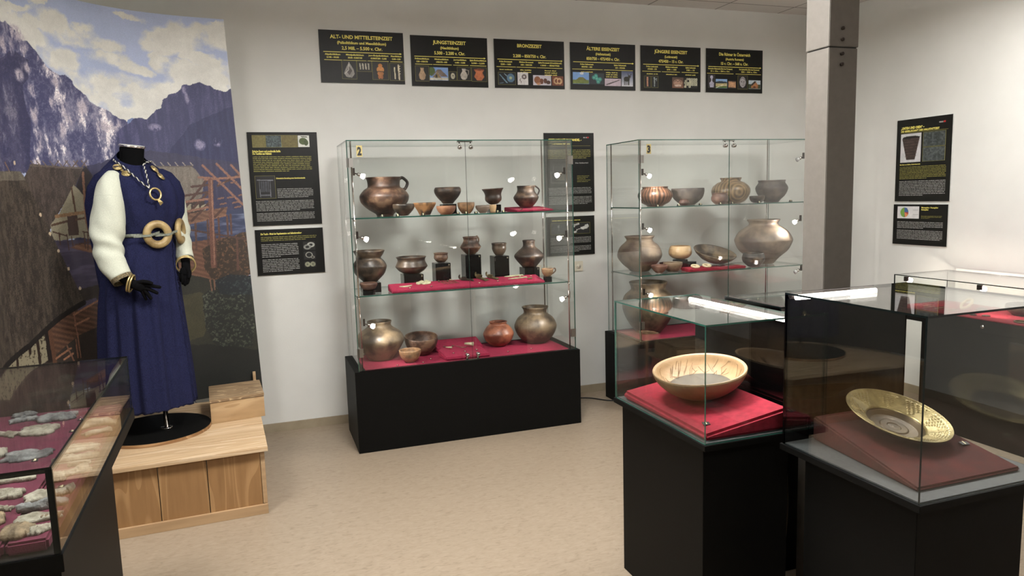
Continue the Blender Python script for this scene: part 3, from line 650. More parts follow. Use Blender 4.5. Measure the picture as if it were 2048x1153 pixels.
TL = [
 (0.497, 0.584, 'ALT- UND MITTELSTEINZEIT', .74, '(Paläolithikum und Mesolithikum)', .58, '2,5 Mill. – 5.500 v. Chr.', .48,
  [('Altpaläolithikum', '2,5 Mill. – 300.000', .15, .18), ('Mittelpaläolithikum', '300.000 – 45.000/37.000', .41, .21), ('Jung-/Endpaläolithikum', '45.000/37.500 – 12.000', .69, .24), ('Mesolithikum', '12.000 – 5.500', .905, .13)], [(.05, .26), (.27, .54), (.56, .81), (.83, .98)], None),
 (1.131, 0.575, 'JUNGSTEINZEIT', .43, '(Neolithikum)', .24, '5.500 - 2.200 v. Chr.', .40,
  [('Frühneolithikum', '5.500 – 4.900/4.700', .14, .18), ('Mittelneolithikum', '4.900/4.700 – 4.400', .39, .18), ('Jungneolithikum', '4.400 – 3.500', .63, .17), ('Spät-/Endneolithikum', '3.500 – 2.200', .87, .22)], [(.05, .27), (.28, .52), (.54, .74), (.76, .98)], None),
 (1.757, 0.566, 'BRONZEZEIT', .35, None, 0, '2.200 – 850/750 v. Chr.', .47,
  [('Frühe Bronzezeit', '2200 – 1600', .16, .18), ('Mittlere Bronzezeit', '1600 – 1350/1300', .45, .20), ('Späte Bronzezeit (Urnenfelderzeit)', '1300 – 850/750', .79, .34)], [(.03, .30), (.31, .59), (.60, .97)], [(.16, 1), (.45, 2), (.80, 3)]),
 (2.372, 0.565, 'ÄLTERE EISENZEIT', .51, '(Hallstattzeit)', .23, '850/750 – 475/450 v. Chr.', .51,
  [('Frühe Hallstattzeit', '850/750 – 620', .25, .20), ('Späte Hallstattzeit', '620 – 475/450', .76, .19)], [(.03, .49), (.51, .96)], [(.25, 1), (.63, 3)]),
 (2.983, 0.558, 'JÜNGERE EISENZEIT', .55, '(Latènezeit)', .21, '475/450 – 15 v. Chr.', .41,
  [('Frühe Latènezeit', '475/450 – 275', .19, .19), ('Mittlere Latènezeit', '275 – 150', .51, .20), ('Späte Latènezeit', '150 – 15', .83, .17)], [(.03, .33), (.35, .65), (.68, .96)], [(.19, 1), (.51, 1), (.83, 1)]),
 (3.592, 0.562, 'Die Römer in Österreich', .55, '(Austria Romana)', .32, '15 v. Chr. – 568 n. Chr.', .48,
  [('Römische Kaiserzeit (Zeit des Prinzipats)', '15 v. Chr. – 284 n. Chr.', .25, .42), ('Die Spätantike (Zeit des Dominats)', '284 – 568 n. Chr.', .76, .36)], [(.02, .48), (.52, .97)], None)]
for i, (x0, w, tt, tw, sub, sw, dt, dw, labs, und, extra) in enumerate(TL):
    h = 0.354
    b = Board('black timeline board headed %s in yellow, high on the back wall' % tt, 'timeline board', (x0, YW, 2.776 + (0.010 if i == 0 else 0)), 0, w, h, group='timeline boards high on the back wall', name='timeline_board')
    b.txt('heading', 'yellow', tt, w / 2, h * .155, .034, w * tw, 0.0011)
    if sub: b.txt('subheading', 'yellow', sub, w / 2, h * .255, .026, w * sw, 0.0008)
    b.txt('date_range', 'yellow', dt, w / 2, h * .362, .031, w * dw, 0.0009)
    b.rect('=timeline_arrow', 'yellow', w * .045, w * .955, h * .405, h * .418)
    bm = b.layer('=timeline_arrow', 'yellow'); prism(bm, [(w * .95, -h * .4115 - .007), (w * .975, -h * .4115), (w * .95, -h * .4115 + .007)], -.0106, -.0100)
    n_ = 6
    bm.verts.ensure_lookup_table()
    for v in bm.verts[-6:]: v.co = Vector((v.co.x, v.co.z - 0.0006, v.co.y))
    for a, c, u, ww in labs:
        b.txt('period_label', 'yellow', a, w * u, h * .472, .015, w * ww, 0.0005); b.txt('period_label', 'yellow', c, w * u, h * .528, .015, w * ww * .8, 0.0005)
    for u0, u1 in und: b.rect('period_rule', 'yellow', w * u0, w * u1, h * .560, h * .570)
    if extra:
        for u, n in extra: b.lines('small_print', 'yellow', w * (u - .09), w * (u + .09), h * .60, h * (.60 + .045 * n), n, 0.5, 1.0)
    for (u0, u1, v0, v1, fn, fr) in tl_pics(i, w, h):
        b.pic(w * u0, w * u1, h * v0, h * v1, fn(w * (u1 - u0), h * (v1 - v0)), 'yellow_dim' if fr else None)
    b.done()

# ------------------------------------------------------------ info boards
def weave(w, h, seed, c1, c2, n=60):
    H_, W2 = max(8, int(n * h / w)), n; Y, X = np.meshgrid(np.arange(H_), np.arange(W2), indexing='ij')
    f = fbm(H_, W2, 14, 10, 3, seed) * 0.7 + 0.3 * ((X + Y) % 3 == 0); return (np.array(c1) * (1 - f)[..., None] + np.array(c2) * f[..., None]) / 255.0
b = Board('tall black information board on textiles, right of the mountain backdrop, upper of its pair', 'information board', (-0.012, YW, 2.095), 0, 0.457, 0.632, group='text boards on the walls')
w, h = b.w, b.h
for u0, u1, s_, c1, c2 in ((.07, .25, 1, (96, 88, 44), (140, 132, 76)), (.26, .48, 2, (14, 20, 22), (120, 140, 140)), (.485, .71, 3, (80, 72, 34), (130, 120, 66))):
    b.pic(w * u0, w * u1, h * .035, h * .16, weave(w * (u1 - u0), h * .12, s_, c1, c2), 'yellow_dim')
b.pic(w * .72, w * .885, h * .035, h * .16, picture(.07, .08, (214, 216, 208), ('e', .45, .5, .36, .3, (70, 84, 40)), ('e', .7, .62, .2, .26, (62, 76, 36)), ('l', (60, 70, 36), .08, [(.3, .1), (.8, .14)])))
b.txt('heading', 'yellow', 'Einfache Fasern und prachtvolle Stoffe:', w * .06, h * .213, .019, w * .40, .0007, 'L')
b.txt('heading', 'yellow', 'Die Textilien aus Hallstatt', w * .06, h * .238, .019, w * .27, .0007, 'L')
b.lines('body_text', 'yellow_dim', w * .06, w * .90, h * .253, h * .425, 9, .55, .6)
b.pic(w * .07, w * .35, h * .465, h * .705, picture(.12, .15, (14, 14, 16), *[('l', (84, 86, 96), .02, [(.28 + .05 * k, .25), (.28 + .05 * k, .7)]) for k in range(9)], ('l', (120, 122, 130), .04, [(.1, .18), (.9, .2)]), ('l', (110, 112, 120), .03, [(.2, .24), (.22, .95)]), ('l', (110, 112, 120), .03, [(.76, .24), (.74, .95)]), *[('e', .28 + .06 * k, .86, .02, .04, (110, 112, 120)) for k in range(8)], n=50), 'yellow_dim')
b.txt('heading', 'yellow', 'Schematische Darstellung eines Gewichtswebstuhls', w * .37, h * .500, .014, w * .42, .0004, 'L')
b.lines('white_body_text', 'white_print', w * .375, w * .895, h * .60, h * .705, 6, .5, .9)
b.lines('white_body_text', 'white_print', w * .06, w * .895, h * .73, h * .845, 7, .5, .75)
b.lines('white_body_text', 'white_print', w * .06, w * .895, h * .86, h * .955, 6, .5, .6); b.done()
b = Board('small black information board on costume with ring pictures, lower of the pair beside the backdrop', 'information board', (-0.006, YW, 1.436), 0, 0.452, 0.316, group='text boards on the walls')
w, h = b.w, b.h
b.txt('heading', 'yellow', 'Die Tracht - Mittel der Repräsentation und Selbstdarstellung', w * .08, h * .115, .018, w * .60, .0006, 'L')
b.lines('yellow_body_text', 'yellow_dim', w * .08, w * .90, h * .15, h * .26, 3, .5, .8)
b.lines('body_text', 'white_print', w * .08, w * .62, h * .31, h * .615, 8, .5, .5); b.lines('body_text', 'white_print', w * .08, w * .62, h * .645, h * .935, 8, .5, .8)
D = (20, 20, 18)
b.pic(w * .69, w * .87, h * .30, h * .49, picture(.08, .06, D, ('e', .65, .38, .32, .3, (170, 172, 164)), ('e', .65, .38, .16, .14, D), ('e', .35, .62, .32, .3, (130, 132, 126)), ('e', .35, .62, .16, .14, D)))
b.pic(w * .69, w * .87, h * .52, h * .70, picture(.08, .06, D, ('e', .45, .42, .3, .36, (150, 150, 140)), ('e', .45, .42, .22, .27, D), ('e', .75, .72, .16, .18, (130, 130, 120)), ('e', .75, .72, .08, .1, D)))
b.pic(w * .69, w * .87, h * .74, h * .87, picture(.08, .04, D, ('e', .28, .5, .22, .42, (140, 142, 118)), ('e', .72, .5, .22, .42, (140, 142, 118)), ('e', .28, .5, .06, .12, (80, 82, 64)), ('e', .72, .5, .06, .12, (80, 82, 64)))); b.done()

b = Board('tall black information board headed GESELLSCHAFT IM WANDEL, half behind the case numbered 2', 'information board', (2.137, YW, 2.090), 0, 0.425, 0.612, group='text boards on the walls')
w, h = b.w, b.h
b.txt('heading', 'yellow', 'GESELLSCHAFT IM WANDEL -', w * .09, h * .10, .024, w * .66, .0010, 'L')
b.txt('heading', 'yellow', 'VOM 8. BIS 4. JAHRHUNDERT V. CHR.', w * .09, h * .145, .016, w * .48, .0005, 'L') if False else b.lines('heading', 'yellow', w * .09, w * .55, h * .125, h * .150, 1, .6, 1)
b.rect('rule', 'yellow_dim', w * .08, w * .93, h * .160, h * .163)
b.lines('yellow_body_text', 'yellow_dim', w * .08, w * .93, h * .205, h * .325, 6, .5, .9)
b.pic(w * .08, w * .56, h * .385, h * .655, picture(.2, .17, D, ('l', (120, 118, 112), .012, [(.2, .1), (.2, .4), (.1, .4), (.1, .9), (.9, .9)]), ('l', (120, 118, 112), .012, [(.6, .05), (.6, .35), (.9, .35), (.9, .9)]), *[('e', .35 + .04 * (k % 8), .5 + .05 * (k // 8), .012, .014, (150, 146, 120)) for k in range(48)], n=70, seed=4))
b.txt('small_heading', 'white_print', 'Das Gräberfeld', w * .62, h * .385, .013, w * .26, .0004, 'L')
for k in range(5): b.lines('legend', 'yellow_dim', w * .65, w * (.92 - .05 * (k % 3)), h * (.535 + .018 * k), h * (.552 + .018 * k), 1, .5, 1)
b.lines('body_text', 'white_print', w * .08, w * .94, h * .685, h * .785, 6, .5, .4); b.lines('body_text', 'white_print', w * .08, w * .94, h * .80, h * .905, 6, .5, .9)
b.lines('logo', 'white_print', w * .79, w * .86, h * .048, h * .068, 1, .9, 1); b.rect('logo_block', 'red_switch', w * .86, w * .90, h * .048, h * .066); b.done()
b = Board('small black information board with two grey pictures, under the GESELLSCHAFT IM WANDEL board', 'information board', (2.143, YW, 1.444), 0, 0.415, 0.308, group='text boards on the walls')
w, h = b.w, b.h
b.lines('heading', 'yellow', w * .12, w * .70, h * .08, h * .125, 1, .55, 1)
b.pic(w * .09, w * .44, h * .17, h * .45, picture(.15, .09, (40, 42, 46), ('e', .5, .6, .4, .4, (60, 62, 66)), ('l', (150, 150, 150), .02, [(.5, .1), (.46, .7)]), ('e', .46, .3, .05, .12, (150, 150, 150)), seed=8), 'yellow_dim')
b.pic(w * .50, w * .90, h * .17, h * .45, picture(.16, .09, (18, 18, 18), *[('e', .12 + .8 * ((k * 37) % 29) / 29, .12 + .76 * ((k * 17) % 23) / 23, .05, .09, (190, 190, 186)) for k in range(26)], ('e', .5, .8, .2, .2, (18, 18, 18)), seed=9), 'yellow_dim')
b.lines('body_text', 'white_print', w * .08, w * .92, h * .53, h * .72, 6, .5, .5); b.lines('body_text', 'white_print', w * .08, w * .92, h * .755, h * .92, 5, .5, .7); b.done()

b = Board('tall black information board headed UNTEN UND OBEN with a bucket picture, on the right wall', 'information board', (XR - 0.001, 4.449, 2.107), -PI / 2, 0.481, 0.620, group='text boards on the walls')
w, h = b.w, b.h
b.txt('heading', 'yellow', '„UNTEN UND OBEN“ –', w * .08, h * .118, .025, w * .43, .0010, 'L')
b.txt('heading', 'yellow', 'DIE GESELLSCHAFT DER HALLSTATTZEIT', w * .08, h * .152, .019, w * .70, .0007, 'L')
b.rect('rule', 'yellow_dim', w * .07, w * .93, h * .160, h * .163)
b.pic(w * .085, w * .46, h * .175, h * .52, picture(.18, .2, (196, 196, 198), ('p', (58, 46, 42), [(.06, .16), (.94, .12), (.72, .92), (.3, .92)]), ('e', .5, .14, .42, .06, (30, 26, 24)), *[('l', (90, 74, 68), .012, [(.1 + .02 * k, .2 + .1 * k), (.9 - .02 * k, .18 + .1 * k)]) for k in range(7)], n=60), 'white_print')
for v0, v1, sd in ((.175, .345, 11), (.355, .52, 12)):
    b.pic(w * .50, w * .89, h * v0, h * v1, weave(.18, .1, sd, (20, 24, 24), (112, 122, 122), 50), 'yellow_dim')
b.txt('caption', 'yellow', 'Die Situla von Kuffarn, Niederösterreich', w * .08, h * .555, .012, w * .38, .0003, 'L')
b.lines('yellow_body_text', 'yellow_dim', w * .08, w * .92, h * .57, h * .73, 9, .5, .6)
b.lines('body_text', 'white_print', w * .08, w * .92, h * .745, h * .935, 10, .5, .55)
b.lines('logo', 'white_print', w * .77, w * .84, h * .065, h * .085, 1, .9, 1); b.rect('logo_block', 'red_switch', w * .845, w * .88, h * .062, h * .082); b.done()
b = Board('small black information board with a coloured pie chart, under the bucket board', 'information board', (XR - 0.001, 4.455, 1.464), -PI / 2, 0.481, 0.309, group='text boards on the walls')
w, h = b.w, b.h
b.pic(w * .08, w * .49, h * .05, h * .35, picture(.2, .1, (214, 214, 214), ('e', .33, .5, .19, .40, (112, 158, 66)), ('p', (66, 96, 150), [(.33, .5), (.33, .08), (.45, .14), (.52, .5)]), ('p', (170, 66, 60), [(.33, .5), (.52, .5), (.50, .68)]), ('p', (214, 136, 84), [(.33, .5), (.50, .66), (.42, .86), (.36, .9)]), ('p', (60, 70, 110), [(.33, .5), (.36, .9), (.32, .9)]), *[('l', (150, 150, 150), .012, [(.72, .16 + .13 * k), (.96, .16 + .13 * k)]) for k in range(6)], n=70, var=.04))
b.txt('heading', 'yellow', 'Männergräber - Frauengräber', w * .53, h * .095, .015, w * .30, .0004, 'L'); b.txt('heading', 'yellow', 'Kindergräber', w * .53, h * .145, .015, w * .13, .0004, 'L')
b.lines('yellow_body_text', 'yellow_dim', w * .53, w * .90, h * .27, h * .35, 3, .4, .4)
b.lines('body_text', 'white_print', w * .08, w * .92, h * .42, h * .60, 5, .5, .6); b.lines('body_text', 'white_print', w * .08, w * .92, h * .63, h * .87, 7, .5, .95); b.done()

